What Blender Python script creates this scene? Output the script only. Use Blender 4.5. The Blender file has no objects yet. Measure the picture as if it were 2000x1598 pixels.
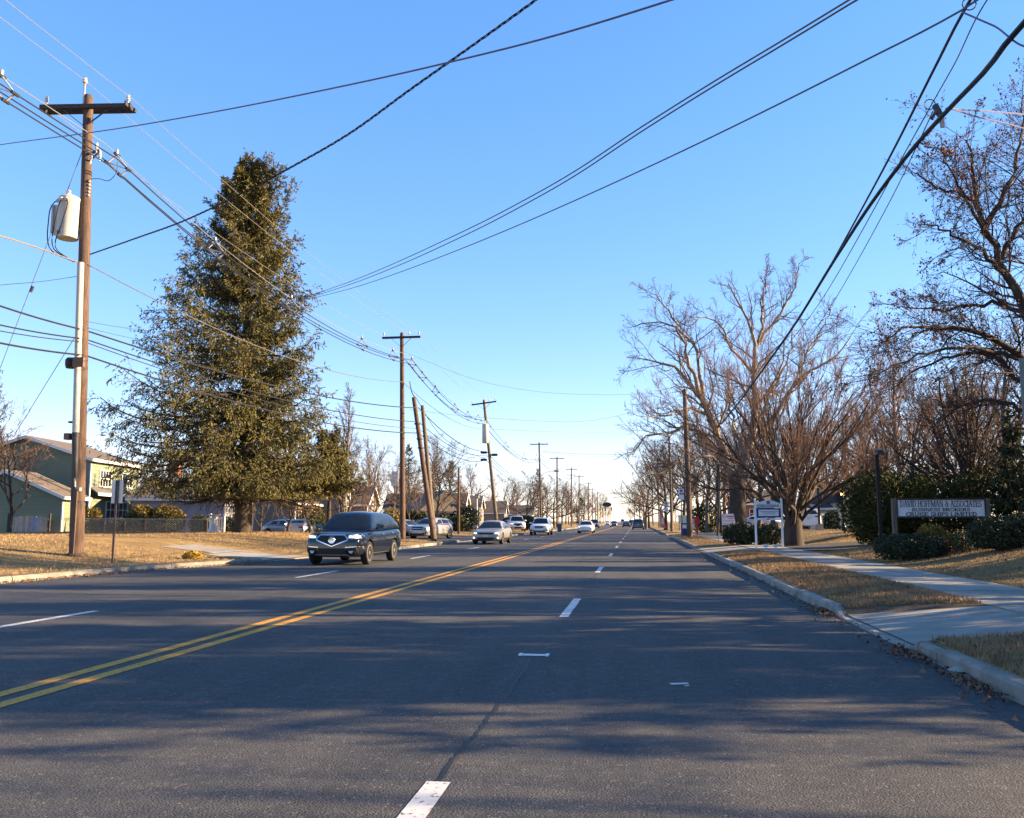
import bpy, bmesh, math, random
import numpy as np
from mathutils import Vector, Matrix
from mathutils.bvhtree import BVHTree

# ------------------------------------------------------------------ camera, sky, sun, exposure
SC = bpy.context.scene
COL = SC.collection
F, CX, CY, H = 1700.0, 1000.0, 799.0, 1.40          # focal length in photo pixels, centre, eye height
PHI = math.atan(219.0 / F)                             # pitch up
TH = math.atan(243.0 * math.cos(PHI) / F)              # turned left of the road direction (+Y)
cam = bpy.data.cameras.new('camera')
cam.sensor_width = 36.0
cam.lens = F / 2000.0 * 36.0
cam.clip_start, cam.clip_end = 0.05, 9000.0
cam_o = bpy.data.objects.new('camera', cam)
cam_o.location = (0, 0, H)
cam_o.rotation_euler = (math.pi / 2 + PHI, 0, TH)
COL.objects.link(cam_o)
SC.camera = cam_o

SUN_AZ, SUN_EL = math.radians(79.0), math.radians(18.5)   # azimuth from +Y towards +X
w = bpy.data.worlds.new('World'); SC.world = w; w.use_nodes = True
nt = w.node_tree; nt.nodes.clear()
wo = nt.nodes.new('ShaderNodeOutputWorld'); bg = nt.nodes.new('ShaderNodeBackground')
sky = nt.nodes.new('ShaderNodeTexSky'); sky.sky_type = 'NISHITA'; sky.sun_disc = False
sky.sun_elevation = SUN_EL; sky.sun_rotation = SUN_AZ
sky.air_density = 0.9; sky.dust_density = 0.05; sky.ozone_density = 2.8; sky.altitude = 0
hs = nt.nodes.new('ShaderNodeHueSaturation'); hs.inputs['Saturation'].default_value = 1.52
hs.inputs['Value'].default_value = 1.0
gm = nt.nodes.new('ShaderNodeGamma'); gm.inputs[1].default_value = 0.62
nt.links.new(sky.outputs[0], gm.inputs[0]); nt.links.new(gm.outputs[0], hs.inputs['Color']); tn = nt.nodes.new('ShaderNodeMix'); tn.data_type = 'RGBA'; tn.blend_type = 'MULTIPLY'; tn.inputs[0].default_value = 1.0; tn.inputs[7].default_value = (1.09, .94, 1.06, 1)
nt.links.new(hs.outputs[0], tn.inputs[6]); nt.links.new(tn.outputs[2], bg.inputs['Color'])
bg.inputs['Strength'].default_value = 0.11
nt.links.new(bg.outputs[0], wo.inputs['Surface'])
sl = bpy.data.lights.new('sun', 'SUN'); sl.energy = 4.2; sl.angle = math.radians(0.5); sl.color = (1.0, 0.72, 0.41)
so = bpy.data.objects.new('sun', sl)
sdir = Vector((math.sin(SUN_AZ) * math.cos(SUN_EL), math.cos(SUN_AZ) * math.cos(SUN_EL), math.sin(SUN_EL)))
so.rotation_euler = sdir.to_track_quat('Z', 'Y').to_euler(); so.location = (60, 10, 40)
COL.objects.link(so)
vs = SC.view_settings
vs.view_transform = 'Standard'; vs.look = 'None'; vs.gamma = 1.0; vs.use_curve_mapping = False
vs.exposure = 2.32
try:
    SC.cycles.use_denoising = True
    SC.cycles.max_bounces = 5; SC.cycles.diffuse_bounces = 3; SC.cycles.glossy_bounces = 3
    SC.cycles.transparent_max_bounces = 8
except Exception:
    pass

# ------------------------------------------------------------------ helpers
_fw = Vector((-math.sin(TH) * math.cos(PHI), math.cos(TH) * math.cos(PHI), math.sin(PHI)))
_rt = Vector((math.cos(TH), math.sin(TH), 0))
_up = _rt.cross(_fw)
def ray(px, py):
    return (_fw + _rt * ((px - CX) / F) + _up * ((CY - py) / F))
def at(px, py, Y):                      # the place seen at a photo pixel, Y metres down the road
    d = ray(px, py); t = Y / d.y
    return Vector((0, 0, H)) + d * t
def on(px, py, z=0.0):
    d = ray(px, py); t = (z - H) / d.z
    return Vector((0, 0, H)) + d * t

def sst(a, b, x):
    t = min(1.0, max(0.0, (x - a) / (b - a))); return t * t * (3 - 2 * t)
KR = 2.9                                # right kerb face
def kl(Y):                              # left kerb face
    return -14.2 + 1.6 * sst(22, 29, Y) + 0.9 * sst(34, 40, Y)
def rcut(Y):                            # 1 in a driveway mouth on the right, 0 elsewhere
    a = 1 - sst(0, .35, abs(Y - 11.95) - 1.65)
    b = 1 - sst(0, .6, abs(Y - 41) - 4.6)
    c = 1 - sst(0, .8, abs(Y - 83) - 6)
    return max(a, b, c)
def lcut(Y):
    a = 1 - sst(0, .5, abs(Y - 31.5) - 2.6)
    b = 1 - sst(0, .8, abs(Y - 66) - 7.5)
    c = 1 - sst(0, .8, abs(Y - 96) - 4)
    return max(a, b, c)
def gz(X, Y):
    if X >= KR:
        d = X - KR
        c = rcut(Y)
        if d < 2.1:
            base = .14 + .06 * sst(0, 2.1, d) + .035 * math.sin(math.pi * min(1, max(0, (d - .2) / 1.9)))
            return base * (1 - c) + c * (.02 + .17 * (d / 2.1))
        z = .20
        if d > 3.9:
            z += .58 * sst(3.9, 8.6, d) * (1 - .35 * sst(60, 110, Y)) * (1 - .75 * c * (1 - sst(4, 12, d) * 0.3))
        return z
    k = kl(Y)
    if X <= k:
        d = k - X
        c = lcut(Y)
        rise = .62 * sst(.2, 9.0, d) * (1 - .62 * sst(48, 60, Y))
        side = 1 - sst(0, 1.5, abs(Y - 66) - 7.5)
        z = (.14 if d > .02 else .0) + rise
        z = z * (1 - side) + side * (.02 + .10 * sst(0, 12, d) + .1 * sst(12, 40, d))
        if c > 0 and d < 3.0:
            z = z * (1 - c) + c * (.015 + (z - .015) * min(1, d / 3.0) ** 1.0)
        return z
    return 0.0
def hit(px, py, far=400.0):             # where the sight line of a photo pixel meets the ground
    d = ray(px, py); d = d / d.y; o = Vector((0, 0, H)); y = 2.0
    while y < far:
        p = o + d * y
        if p.z <= gz(p.x, p.y): return Vector((p.x, p.y, gz(p.x, p.y)))
        y += 0.05
    return o + d * far
def G(x, y, dz=0.0):
    return Vector((x, y, gz(x, y) + dz))

def prop(o, label=None, cat=None, group=None, kind=None):
    if label: o['label'] = label
    if cat: o['category'] = cat
    if group: o['group'] = group
    if kind: o['kind'] = kind
    return o
def thing(name, label, cat, loc=(0, 0, 0), rz=0.0, group=None):
    o = bpy.data.objects.new(name, None); o.empty_display_size = .2
    COL.objects.link(o); o.location = loc; o.rotation_euler = (0, 0, rz)
    return prop(o, label, cat, group)
def link(name, me, mat=None, parent=None):
    o = bpy.data.objects.new(name, me); COL.objects.link(o)
    if mat is not None:
        me.materials.clear()
        for m in (mat if isinstance(mat, (list, tuple)) else [mat]): me.materials.append(m)
    if parent is not None: o.parent = parent
    return o
def copy_tree(o, parent=None):
    c = o.copy(); COL.objects.link(c); c.parent = parent
    for ch in list(o.children): copy_tree(ch, c)
    return c

class MB:                               # collects faces, builds ONE mesh object
    def __init__(s): s.v = []; s.f = []; s.m = []; s.mi = 0
    def add(s, vs, fs):
        n = len(s.v); s.v += [tuple(v) for v in vs]
        for f in fs: s.f.append(tuple(n + i for i in f)); s.m.append(s.mi)
        return s
    def box(s, c, size, rz=0.0):
        x, y, z = size[0] / 2, size[1] / 2, size[2] / 2; cs, sn = math.cos(rz), math.sin(rz)
        vs = []
        for dz in (-z, z):
            for dx, dy in ((-x, -y), (x, -y), (x, y), (-x, y)):
                vs.append((c[0] + dx * cs - dy * sn, c[1] + dx * sn + dy * cs, c[2] + dz))
        return s.add(vs, [(3, 2, 1, 0), (4, 5, 6, 7), (0, 1, 5, 4), (1, 2, 6, 5), (2, 3, 7, 6), (3, 0, 4, 7)])
    def bar(s, a, b, wd, ht=None, up=(0, 0, 1)):
        a, b = Vector(a), Vector(b); ht = ht or wd; d = (b - a).normalized(); u = Vector(up)
        if abs(d.dot(u)) > .95: u = Vector((0, 1, 0))
        r = d.cross(u).normalized(); u = r.cross(d)
        vs = []
        for p in (a, b):
            for i, j in ((-1, -1), (1, -1), (1, 1), (-1, 1)): vs.append(p + r * (i * wd / 2) + u * (j * ht / 2))
        return s.add(vs, [(0, 1, 2, 3), (7, 6, 5, 4), (0, 4, 5, 1), (1, 5, 6, 2), (2, 6, 7, 3), (3, 7, 4, 0)])
    def tube(s, pts, r, k=6, cap=True):
        pts = [Vector(p) for p in pts]; n = len(pts); base = len(s.v); up = Vector((0, 0, 1))
        vs = []
        for i, p in enumerate(pts):
            t = (pts[min(n - 1, i + 1)] - pts[max(0, i - 1)]).normalized()
            ref = up if abs(t.z) < .9 else Vector((1, 0, 0))
            u = t.cross(ref).normalized(); v = u.cross(t)
            rr = r[i] if isinstance(r, (list, tuple)) else r
            for j in range(k):
                a = 2 * math.pi * j / k; vs.append(p + u * (rr * math.cos(a)) + v * (rr * math.sin(a)))
        fs = []
        for i in range(n - 1):
            for j in range(k):
                fs.append((i * k + j, i * k + (j + 1) % k, (i + 1) * k + (j + 1) % k, (i + 1) * k + j))
        if cap: fs.append(tuple(range(k - 1, -1, -1))); fs.append(tuple((n - 1) * k + j for j in range(k)))
        return s.add(vs, fs)
    def lathe(s, prof, c=(0, 0, 0), k=14, axis='z'):
        vs = []
        for (r, h) in prof:
            for j in range(k):
                a = 2 * math.pi * j / k; x, y = r * math.cos(a), r * math.sin(a)
                if axis == 'z': vs.append((c[0] + x, c[1] + y, c[2] + h))
                elif axis == 'x': vs.append((c[0] + h, c[1] + x, c[2] + y))
                else: vs.append((c[0] + y, c[1] + h, c[2] + x))
        n = len(prof); fs = []
        for i in range(n - 1):
            for j in range(k): fs.append((i * k + j, i * k + (j + 1) % k, (i + 1) * k + (j + 1) % k, (i + 1) * k + j))
        fs.append(tuple(range(k - 1, -1, -1))); fs.append(tuple((n - 1) * k + j for j in range(k)))
        return s.add(vs, fs)
    def prism(s, poly, axis, a, b):     # polygon in two axes extruded along the third
        n = len(poly); vs = []
        for t in (a, b):
            for (p, q) in poly:
                vs.append({'x': (t, p, q), 'y': (p, t, q), 'z': (p, q, t)}[axis])
        fs = [tuple(range(n - 1, -1, -1)), tuple(range(n, 2 * n))]
        for i in range(n): fs.append((i, (i + 1) % n, n + (i + 1) % n, n + i))
        return s.add(vs, fs)
    def mesh(s, name, smooth=False):
        me = bpy.data.meshes.new(name); me.from_pydata(s.v, [], s.f)
        if any(s.m): me.polygons.foreach_set('material_index', s.m)
        bm = bmesh.new(); bm.from_mesh(me); bmesh.ops.recalc_face_normals(bm, faces=bm.faces); bm.to_mesh(me); bm.free()
        if smooth:
            me.polygons.foreach_set('use_smooth', [True] * len(me.polygons))
            try: me.set_sharp_from_angle(angle=math.radians(40))
            except Exception: pass
        me.update(); return me
    def build(s, name, mat, parent=None, smooth=False):
        return link(name, s.mesh(name, smooth), mat, parent)

def np_mesh(name, V, Q=None, T=None, smooth=False, mi=None):
    me = bpy.data.meshes.new(name); V = np.asarray(V, np.float32).reshape(-1, 3)
    me.vertices.add(len(V)); me.vertices.foreach_set('co', V.ravel())
    parts, starts, n = [], [], 0
    if Q is not None and len(Q):
        Q = np.asarray(Q, np.int32); parts.append(Q.ravel()); starts.append(np.arange(len(Q)) * 4); n = len(Q) * 4
    if T is not None and len(T):
        T = np.asarray(T, np.int32); parts.append(T.ravel()); starts.append(n + np.arange(len(T)) * 3)
    L = np.concatenate(parts); S = np.concatenate(starts)
    me.loops.add(len(L)); me.loops.foreach_set('vertex_index', L.astype(np.int32))
    me.polygons.add(len(S)); me.polygons.foreach_set('loop_start', S.astype(np.int32))
    if smooth: me.polygons.foreach_set('use_smooth', np.ones(len(S), bool))
    me.update(calc_edges=True); me.validate(); return me

# ------------------------------------------------------------------ materials
def mat(name, col, rough=.8, var=.25, scale=6.0, bump=0.0, bscale=None, spec=.3, metal=0.0, col2=None, stretch=None,
        coat=0.0, emit=None, detail=6.0, objrand=0.0):
    m = bpy.data.materials.new(name); m.use_nodes = True; n = m.node_tree.nodes; l = m.node_tree.links
    b = n['Principled BSDF']; b.inputs['Roughness'].default_value = rough; b.inputs['Metallic'].default_value = metal
    b.inputs['Specular IOR Level'].default_value = spec
    if coat: b.inputs['Coat Weight'].default_value = coat; b.inputs['Coat Roughness'].default_value = .03
    tc = n.new('ShaderNodeTexCoord'); mp = n.new('ShaderNodeMapping'); l.new(tc.outputs['Object'], mp.inputs[0])
    if stretch: mp.inputs['Scale'].default_value = stretch
    nz = n.new('ShaderNodeTexNoise'); nz.inputs['Scale'].default_value = scale; nz.inputs['Detail'].default_value = detail
    nz.inputs['Roughness'].default_value = .65
    l.new(mp.outputs[0], nz.inputs['Vector'])
    rp = n.new('ShaderNodeValToRGB'); l.new(nz.outputs['Fac'], rp.inputs[0])
    c2 = col2 or tuple(min(1, c * (1 + var)) for c in col); c1 = col if col2 else tuple(c * (1 - var) for c in col)
    rp.color_ramp.elements[0].position = .32; rp.color_ramp.elements[1].position = .68
    rp.color_ramp.elements[0].color = (*c1, 1); rp.color_ramp.elements[1].color = (*c2, 1)
    out = rp.outputs[0]
    if objrand:
        oi = n.new('ShaderNodeObjectInfo'); mr = n.new('ShaderNodeMapRange'); l.new(oi.outputs['Random'], mr.inputs[0])
        mr.inputs[3].default_value = 1 - objrand; mr.inputs[4].default_value = 1 + objrand
        hv = n.new('ShaderNodeHueSaturation'); l.new(out, hv.inputs['Color']); l.new(mr.outputs[0], hv.inputs['Value']); out = hv.outputs[0]
    l.new(out, b.inputs['Base Color'])
    if bump:
        n2 = n.new('ShaderNodeTexNoise'); n2.inputs['Scale'].default_value = bscale or scale * 3; n2.inputs['Detail'].default_value = 5
        l.new(mp.outputs[0], n2.inputs['Vector'])
        bp = n.new('ShaderNodeBump'); bp.inputs['Strength'].default_value = bump; bp.inputs['Distance'].default_value = .02
        l.new(n2.outputs['Fac'], bp.inputs['Height']); l.new(bp.outputs[0], b.inputs['Normal'])
    if emit:
        b.inputs['Emission Color'].default_value = (*emit[:3], 1); b.inputs['Emission Strength'].default_value = emit[3]
    return m
M = {}
def mk(name, *a, **k): M[name] = mat(name, *a, **k); return M[name]
mk('wood_pole', (.048, .033, .028), .9, col2=(.165, .105, .074), scale=5, stretch=(7, 7, .22), bump=.8, bscale=16, objrand=.15)
mk('wood_dark', (.035, .03, .028), .85, col2=(.07, .06, .055), scale=3, stretch=(6, 6, 6), bump=.3)
mk('wood_grey', (.08, .066, .05), .9, col2=(.20, .165, .125), scale=5, stretch=(7, 7, .22), bump=.6, bscale=16, objrand=.12)
mk('wire', (.02, .021, .024), .6, var=.2)
mk('wire_bare', (.21, .20, .18), .6, var=.08)
mk('wire_grey', (.10, .105, .13), .6, var=.2)
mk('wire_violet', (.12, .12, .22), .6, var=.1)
mk('porcelain', (.55, .52, .48), .35, var=.1)
mk('steel', (.38, .38, .38), .45, var=.15, metal=.6)
mk('steel_dark', (.05, .05, .055), .5, var=.2, metal=.3)
mk('tank_grey', (.46, .455, .42), .45, var=.05, scale=2)
mk('plastic_white', (.40, .39, .35), .5, var=.06, scale=2)
mk('concrete', (.215, .20, .17), .9, col2=(.32, .295, .255), scale=2.2, bump=.25, bscale=60, objrand=.07)
mk('kerb', (.17, .15, .125), .9, col2=(.31, .285, .245), scale=3, bump=.35, bscale=40, objrand=.12)
mk('soil', (.05, .038, .026), .95, col2=(.10, .075, .05), scale=9, bump=.6)
mk('rust_post', (.11, .07, .05), .7, col2=(.20, .12, .09), scale=12)
mk('alu', (.42, .42, .42), .4, var=.06, metal=.7)
mk('black_paint', (.012, .012, .013), .4, var=.2)
mk('white_paint', (.76, .75, .72), .6, var=.05, scale=3)
mk('bark', (.085, .066, .052), .95, col2=(.17, .135, .105), scale=5, stretch=(1, 1, .35), bump=.8, bscale=14)
mk('bark_dark', (.030, .025, .021), .95, col2=(.075, .06, .05), scale=5, stretch=(1, 1, .35), bump=.8, bscale=14)
mk('twig', (.12, .085, .062), .9, var=.3, scale=2)
mk('twig_red', (.19, .115, .078), .9, var=.3, scale=1.5)
mk('twig_dark', (.075, .052, .042), .9, var=.3, scale=2)
mk('bark_pale', (.12, .095, .072), .9, col2=(.28, .24, .185), scale=2.2, bump=.4, bscale=9)
mk('leaf_brown', (.13, .05, .027), .8, col2=(.27, .115, .06), scale=1.2)
mk('needle', (.062, .060, .018), .75, col2=(.155, .130, .036), scale=1.3)
mk('needle_dark', (.022, .032, .014), .75, col2=(.055, .065, .024), scale=1.5)
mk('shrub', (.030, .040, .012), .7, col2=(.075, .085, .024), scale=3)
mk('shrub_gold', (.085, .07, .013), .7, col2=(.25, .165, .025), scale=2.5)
mk('yellow_leaf', (.34, .20, .02), .8, col2=(.55, .36, .05), scale=4)
mk('shrub_dark', (.018, .026, .014), .7, col2=(.042, .055, .024), scale=3)
mk('hedge', (.018, .025, .009), .9, col2=(.066, .07, .02), scale=.8, spec=.1)
mk('leaf_litter', (.10, .05, .028), .85, col2=(.24, .12, .065), scale=9)
# ------------------------------------------------------------------ ground materials
def asphalt(name, base, dark):
    m = bpy.data.materials.new(name); m.use_nodes = True; n = m.node_tree.nodes; l = m.node_tree.links
    b = n['Principled BSDF']; b.inputs['Roughness'].default_value = .82; b.inputs['Specular IOR Level'].default_value = .35
    tc = n.new('ShaderNodeTexCoord')
    def noise(sc, det, stretch=None):
        x = n.new('ShaderNodeTexNoise'); x.inputs['Scale'].default_value = sc; x.inputs['Detail'].default_value = det
        if stretch:
            mp = n.new('ShaderNodeMapping'); mp.inputs['Scale'].default_value = stretch
            l.new(tc.outputs['Object'], mp.inputs[0]); l.new(mp.outputs[0], x.inputs['Vector'])
        else: l.new(tc.outputs['Object'], x.inputs['Vector'])
        return x
    big = noise(1.1, 5, (1.6, .12, 1)); mid = noise(9, 6); fine = noise(75, 3)
    vo = n.new('ShaderNodeTexVoronoi'); vo.inputs['Scale'].default_value = 55; l.new(tc.outputs['Object'], vo.inputs['Vector'])
    r1 = n.new('ShaderNodeValToRGB'); l.new(big.outputs['Fac'], r1.inputs[0])
    r1.color_ramp.elements[0].position = .3; r1.color_ramp.elements[1].position = .72
    r1.color_ramp.elements[0].color = (*dark, 1); r1.color_ramp.elements[1].color = (*base, 1)
    def mul(a, fac_out, lo, hi):
        mr = n.new('ShaderNodeMapRange'); l.new(fac_out, mr.inputs[0]); mr.inputs[1].default_value = .3; mr.inputs[2].default_value = .7
        mr.inputs[3].default_value = lo; mr.inputs[4].default_value = hi
        hv = n.new('ShaderNodeHueSaturation'); l.new(a, hv.inputs['Color']); l.new(mr.outputs[0], hv.inputs['Value']); return hv.outputs[0]
    c = mul(r1.outputs[0], mid.outputs['Fac'], .8, 1.2)
    c = mul(c, fine.outputs['Fac'], .55, 1.5)
    r2 = n.new('ShaderNodeValToRGB'); l.new(vo.outputs['Color'], r2.inputs[0])      # pale stones in the aggregate
    r2.color_ramp.elements[0].position = .80; r2.color_ramp.elements[1].position = .92
    r2.color_ramp.elements[0].color = (0, 0, 0, 1); r2.color_ramp.elements[1].color = (1, 1, 1, 1)
    mx = n.new('ShaderNodeMix'); mx.data_type = 'RGBA'; l.new(r2.outputs[0], mx.inputs[0]); l.new(c, mx.inputs[6])
    mx.inputs[7].default_value = (base[0] * 1.9, base[1] * 1.85, base[2] * 1.75, 1)
    l.new(mx.outputs[2], b.inputs['Base Color'])
    bp = n.new('ShaderNodeBump'); bp.inputs['Strength'].default_value = .9; bp.inputs['Distance'].default_value = .012
    l.new(fine.outputs['Fac'], bp.inputs['Height']); l.new(bp.outputs[0], b.inputs['Normal'])
    return m
M['asphalt'] = asphalt('asphalt', (.066, .064, .062), (.040, .041, .043))
M['asphalt_drive'] = asphalt('asphalt_drive', (.065, .061, .057), (.045, .042, .040))

def lawn_mat(name, straw, brown, soil):
    m = bpy.data.materials.new(name); m.use_nodes = True; n = m.node_tree.nodes; l = m.node_tree.links
    b = n['Principled BSDF']; b.inputs['Roughness'].default_value = .95; b.inputs['Specular IOR Level'].default_value = .1
    tc = n.new('ShaderNodeTexCoord')
    def noise(sc, det):
        x = n.new('ShaderNodeTexNoise'); x.inputs['Scale'].default_value = sc; x.inputs['Detail'].default_value = det
        x.inputs['Roughness'].default_value = .7
        l.new(tc.outputs['Object'], x.inputs['Vector']); return x
    a, c2, f = noise(.45, 6), noise(3.2, 6), noise(38, 4)
    r = n.new('ShaderNodeValToRGB'); l.new(a.outputs['Fac'], r.inputs[0]); e = r.color_ramp
    e.elements[0].position = .34; e.elements[1].position = .60
    e.elements[0].color = (*brown, 1); e.elements[1].color = (*straw, 1)
    r2 = n.new('ShaderNodeValToRGB'); l.new(c2.outputs['Fac'], r2.inputs[0]); r2.color_ramp.elements[0].position = .30; r2.color_ramp.elements[1].position = .46
    mx = n.new('ShaderNodeMix'); mx.data_type = 'RGBA'; l.new(r2.outputs[0], mx.inputs[0]); mx.inputs[6].default_value = (*soil, 1); l.new(r.outputs[0], mx.inputs[7])
    mr = n.new('ShaderNodeMapRange'); l.new(f.outputs['Fac'], mr.inputs[0]); mr.inputs[1].default_value = .3; mr.inputs[2].default_value = .7
    mr.inputs[3].default_value = .55; mr.inputs[4].default_value = 1.4
    hv = n.new('ShaderNodeHueSaturation'); l.new(mx.outputs[2], hv.inputs['Color']); l.new(mr.outputs[0], hv.inputs['Value'])
    l.new(hv.outputs[0], b.inputs['Base Color'])
    bp = n.new('ShaderNodeBump'); bp.inputs['Strength'].default_value = 1.0; bp.inputs['Distance'].default_value = .05
    l.new(f.outputs['Fac'], bp.inputs['Height']); l.new(bp.outputs[0], b.inputs['Normal'])
    return m
M['lawn'] = lawn_mat('dry_lawn', (.36, .25, .105), (.20, .135, .072), (.075, .054, .036))
M['straw'] = mat('straw_blades', (.15, .098, .055), .9, col2=(.38, .26, .14), scale=2.2)

def paint_mat(name, col):
    m = mat(name, col, .7, var=.10, scale=7)
    n = m.node_tree.nodes; l = m.node_tree.links; b = n['Principled BSDF']
    tc = n.new('ShaderNodeTexCoord'); nz = n.new('ShaderNodeTexNoise'); nz.inputs['Scale'].default_value = 26; nz.inputs['Detail'].default_value = 7
    l.new(tc.outputs['Object'], nz.inputs['Vector'])
    r = n.new('ShaderNodeValToRGB'); l.new(nz.outputs['Fac'], r.inputs[0]); r.color_ramp.elements[0].position = .33; r.color_ramp.elements[1].position = .42
    src = b.inputs['Base Color'].links[0].from_socket
    mx = n.new('ShaderNodeMix'); mx.data_type = 'RGBA'; l.new(r.outputs[0], mx.inputs[0]); mx.inputs[6].default_value = (.10, .095, .09, 1); l.new(src, mx.inputs[7])
    l.new(mx.outputs[2], b.inputs['Base Color']); return m
M['mark_white'] = paint_mat('white_road_paint', (.56, .55, .52))
M['mark_yellow'] = paint_mat('yellow_road_paint', (.58, .27, .028))

# ------------------------------------------------------------------ ground, road, verges
def grid(name, us, vs, f, m, parent=None, kind='structure'):
    us, vs = list(us), list(vs); V = [f(u, v) for v in vs for u in us]; nu = len(us)
    Q = [(j * nu + i, j * nu + i + 1, (j + 1) * nu + i + 1, (j + 1) * nu + i) for j in range(len(vs) - 1) for i in range(nu - 1)]
    o = link(name, np_mesh(name, V, Q=Q, smooth=True), m, parent)
    if kind: o['kind'] = kind
    return o
YS = sorted(set([round(-40 + i, 2) for i in range(0, 40, 2)] + [round(i * .3, 2) for i in range(0, 200)] + [round(60 + i * 1.0, 2) for i in range(0, 70)] + [130 + i * 8 for i in range(0, 40)] + [480, 600, 800, 1100, 1500]))
b = MB(); b.add([(-6000, -6000, -.45), (6000, -6000, -.45), (6000, 6000, -.45), (-6000, 6000, -.45)], [(0, 1, 2, 3)])
prop(b.build('ground', M['lawn']), kind='structure')
grid('road', [0, .15, .3, .5, .7, .85, 1], YS, lambda u, y: (kl(y) * (1 - u) + KR * u + (.03 if u == 1 else 0) - (.03 if u == 0 else 0), y, 0.0), M['asphalt'])
DR = [.12, .3, .6, .9, 1.2, 1.5, 1.8, 2.1, 2.16, 2.3, 3.0, 3.85, 4.0, 4.4, 5, 5.6, 6.2, 6.9, 7.6, 8.4, 9.5, 12, 18, 30, 60, 140, 400, 900]
grid('lawn', DR, YS, lambda d, y: (KR + d, y, gz(KR + d, y) - (.05 if 2.12 < d < 3.9 or (d < 2.12 and rcut(y) > .97) else 0)), M['lawn'])
DL = [.12, .3, .6, 1, 1.5, 2, 2.6, 3.2, 4, 5, 6, 7, 8, 9, 10, 12, 15, 20, 28, 40, 60, 100, 200, 450, 900]
grid('lawn', DL, YS, lambda d, y: (kl(y) - d, y, gz(kl(y) - d, y)), M['lawn'])

# kerbs: one stone per section, each a piece of its own
def kerb_stone(side, y0, y1, parent, rng):
    n = max(3, int((y1 - y0) / (.12 if y0 < 60 else .5)) + 1) if y0 < 149 else 40; prof = []
    jx, jz = rng.uniform(-.012, .012), rng.uniform(-.012, .008)
    V, Fs = [], []
    for i in range(n):
        y = y0 + (y1 - y0) * i / (n - 1)
        c = rcut(y) if side > 0 else lcut(y)
        h = (.145 + jz) * (1 - c) + .022 * c
        x0 = KR if side > 0 else kl(y)
        r = min(.03, h * .35)
        for (dx, z) in ((0.0, -.08), (.004, 0.0), (.014, h - r), (.014 + r, h), (.165, h), (.175, h - .01), (.18, -.08)):
            V.append((x0 + side * (dx + jx), y, z))
    k = 7
    for i in range(n - 1):
        for j in range(k - 1): Fs.append((i * k + j, i * k + j + 1, (i + 1) * k + j + 1, (i + 1) * k + j))
    Fs.append(tuple(range(k))); Fs.append(tuple((n - 1) * k + j for j in range(k)))
    q = MB(); q.add(V, Fs); q.build('kerb_stone', M['kerb'], parent)
rng = random.Random(3)
for side, lab in ((1, 'right'), (-1, 'left')):
    ke = thing('kerb', None, None); ke['kind'] = 'structure'
    bl = [9.92, 10.3, 13.62, 13.98, 35.8, 46.2, 76.2, 89.8] if side > 0 else [28.4, 34.6, 57.7, 74.3, 91.2, 100.8]
    y = -12.0
    while y < 150:
        st = 3.05 if y < 60 else 5.0
        e = y + st
        for q in bl:
            if y + .25 < q < e + .3: e = q; break
        kerb_stone(side, y + .008, e - .008, ke, rng); y = e
    kerb_stone(side, 150, 420, ke, rng)

# pavement of concrete slabs on the right
pv = thing('pavement', None, None); pv['kind'] = 'structure'
y = -8.2
while y < 118:
    q = MB(); y1 = y + 3.5; jz = rng.uniform(-.006, .006); V = []
    g = .012
    for yy in (y + g, y + 1.75, y1 - g):
        for x in (5.0, 6.8):
            V.append((x + rng.uniform(-.012, .012), yy, gz(x, yy) + .012 + jz))
    for i in range(6): V.append((V[i][0], V[i][1], V[i][2] - .12))
    q.add(V, [(0, 1, 3, 2), (2, 3, 5, 4), (0, 2, 8, 6), (2, 4, 10, 8), (1, 7, 9, 3), (3, 9, 11, 5), (0, 6, 7, 1), (4, 5, 11, 10)])
    q.build('paving_slab', M['concrete'], pv); y = y1
def sheet(name, x0, x1, y0, y1, m, dz, parent=None, nx=10, ny=8, flare=0.0, kind=None):
    us = [i / nx for i in range(nx + 1)]; vs_ = [i / ny for i in range(ny + 1)]
    def f(u, v):
        x = x0 + (x1 - x0) * u; a = flare * max(0, 1 - u * 2.5)
        yy = (y0 - a) + (y1 - y0 + 2 * a) * v
        return (x, yy, gz(x, yy) + dz)
    return grid(name, us, vs_, f, m, parent, kind)
ap = thing('driveway_apron', None, None); ap['kind'] = 'structure'
sheet('paving_slab', 3.04, 4.985, 10.26, 13.64, M['concrete'], .004, ap, flare=.0)
sheet('paving_slab', 3.04, 4.985, 36.4, 45.6, M['concrete'], .006, ap, flare=.35)
sheet('driveway', 6.83, 40, 36.9, 45.1, M['asphalt_drive'], .03, nx=24, kind='structure')
sheet('driveway', 6.83, 12.0, 10.3, 13.6, M['concrete'], .03, nx=16, kind='structure')
sheet('driveway', 3.1, 30, 77.0, 89.0, M['asphalt_drive'], .02, nx=24, kind='structure')
for y0, y1 in ((9.86, 10.30), (13.60, 14.06)): sheet('soil_edge', 3.05, 4.99, y0, y1, M['soil'], .008, nx=16, ny=10, kind='structure')
ap = thing('driveway_apron', None, None); ap['kind'] = 'structure'
sheet('paving_slab', -12.9, -15.2, 29.6, 33.2, M['concrete'], .014, ap, flare=.7)
sheet('paving_slab', -15.23, -17.4, 30.2, 32.8, M['concrete'], .016, ap)
sheet('side_street', -11.95, -90, 58.6, 73.4, M['asphalt_drive'], .03, nx=40, ny=14, flare=1.2, kind='structure')
sheet('driveway', -11.95, -40, 92.2, 99.8, M['asphalt_drive'], .03, nx=24, kind='structure')

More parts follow.
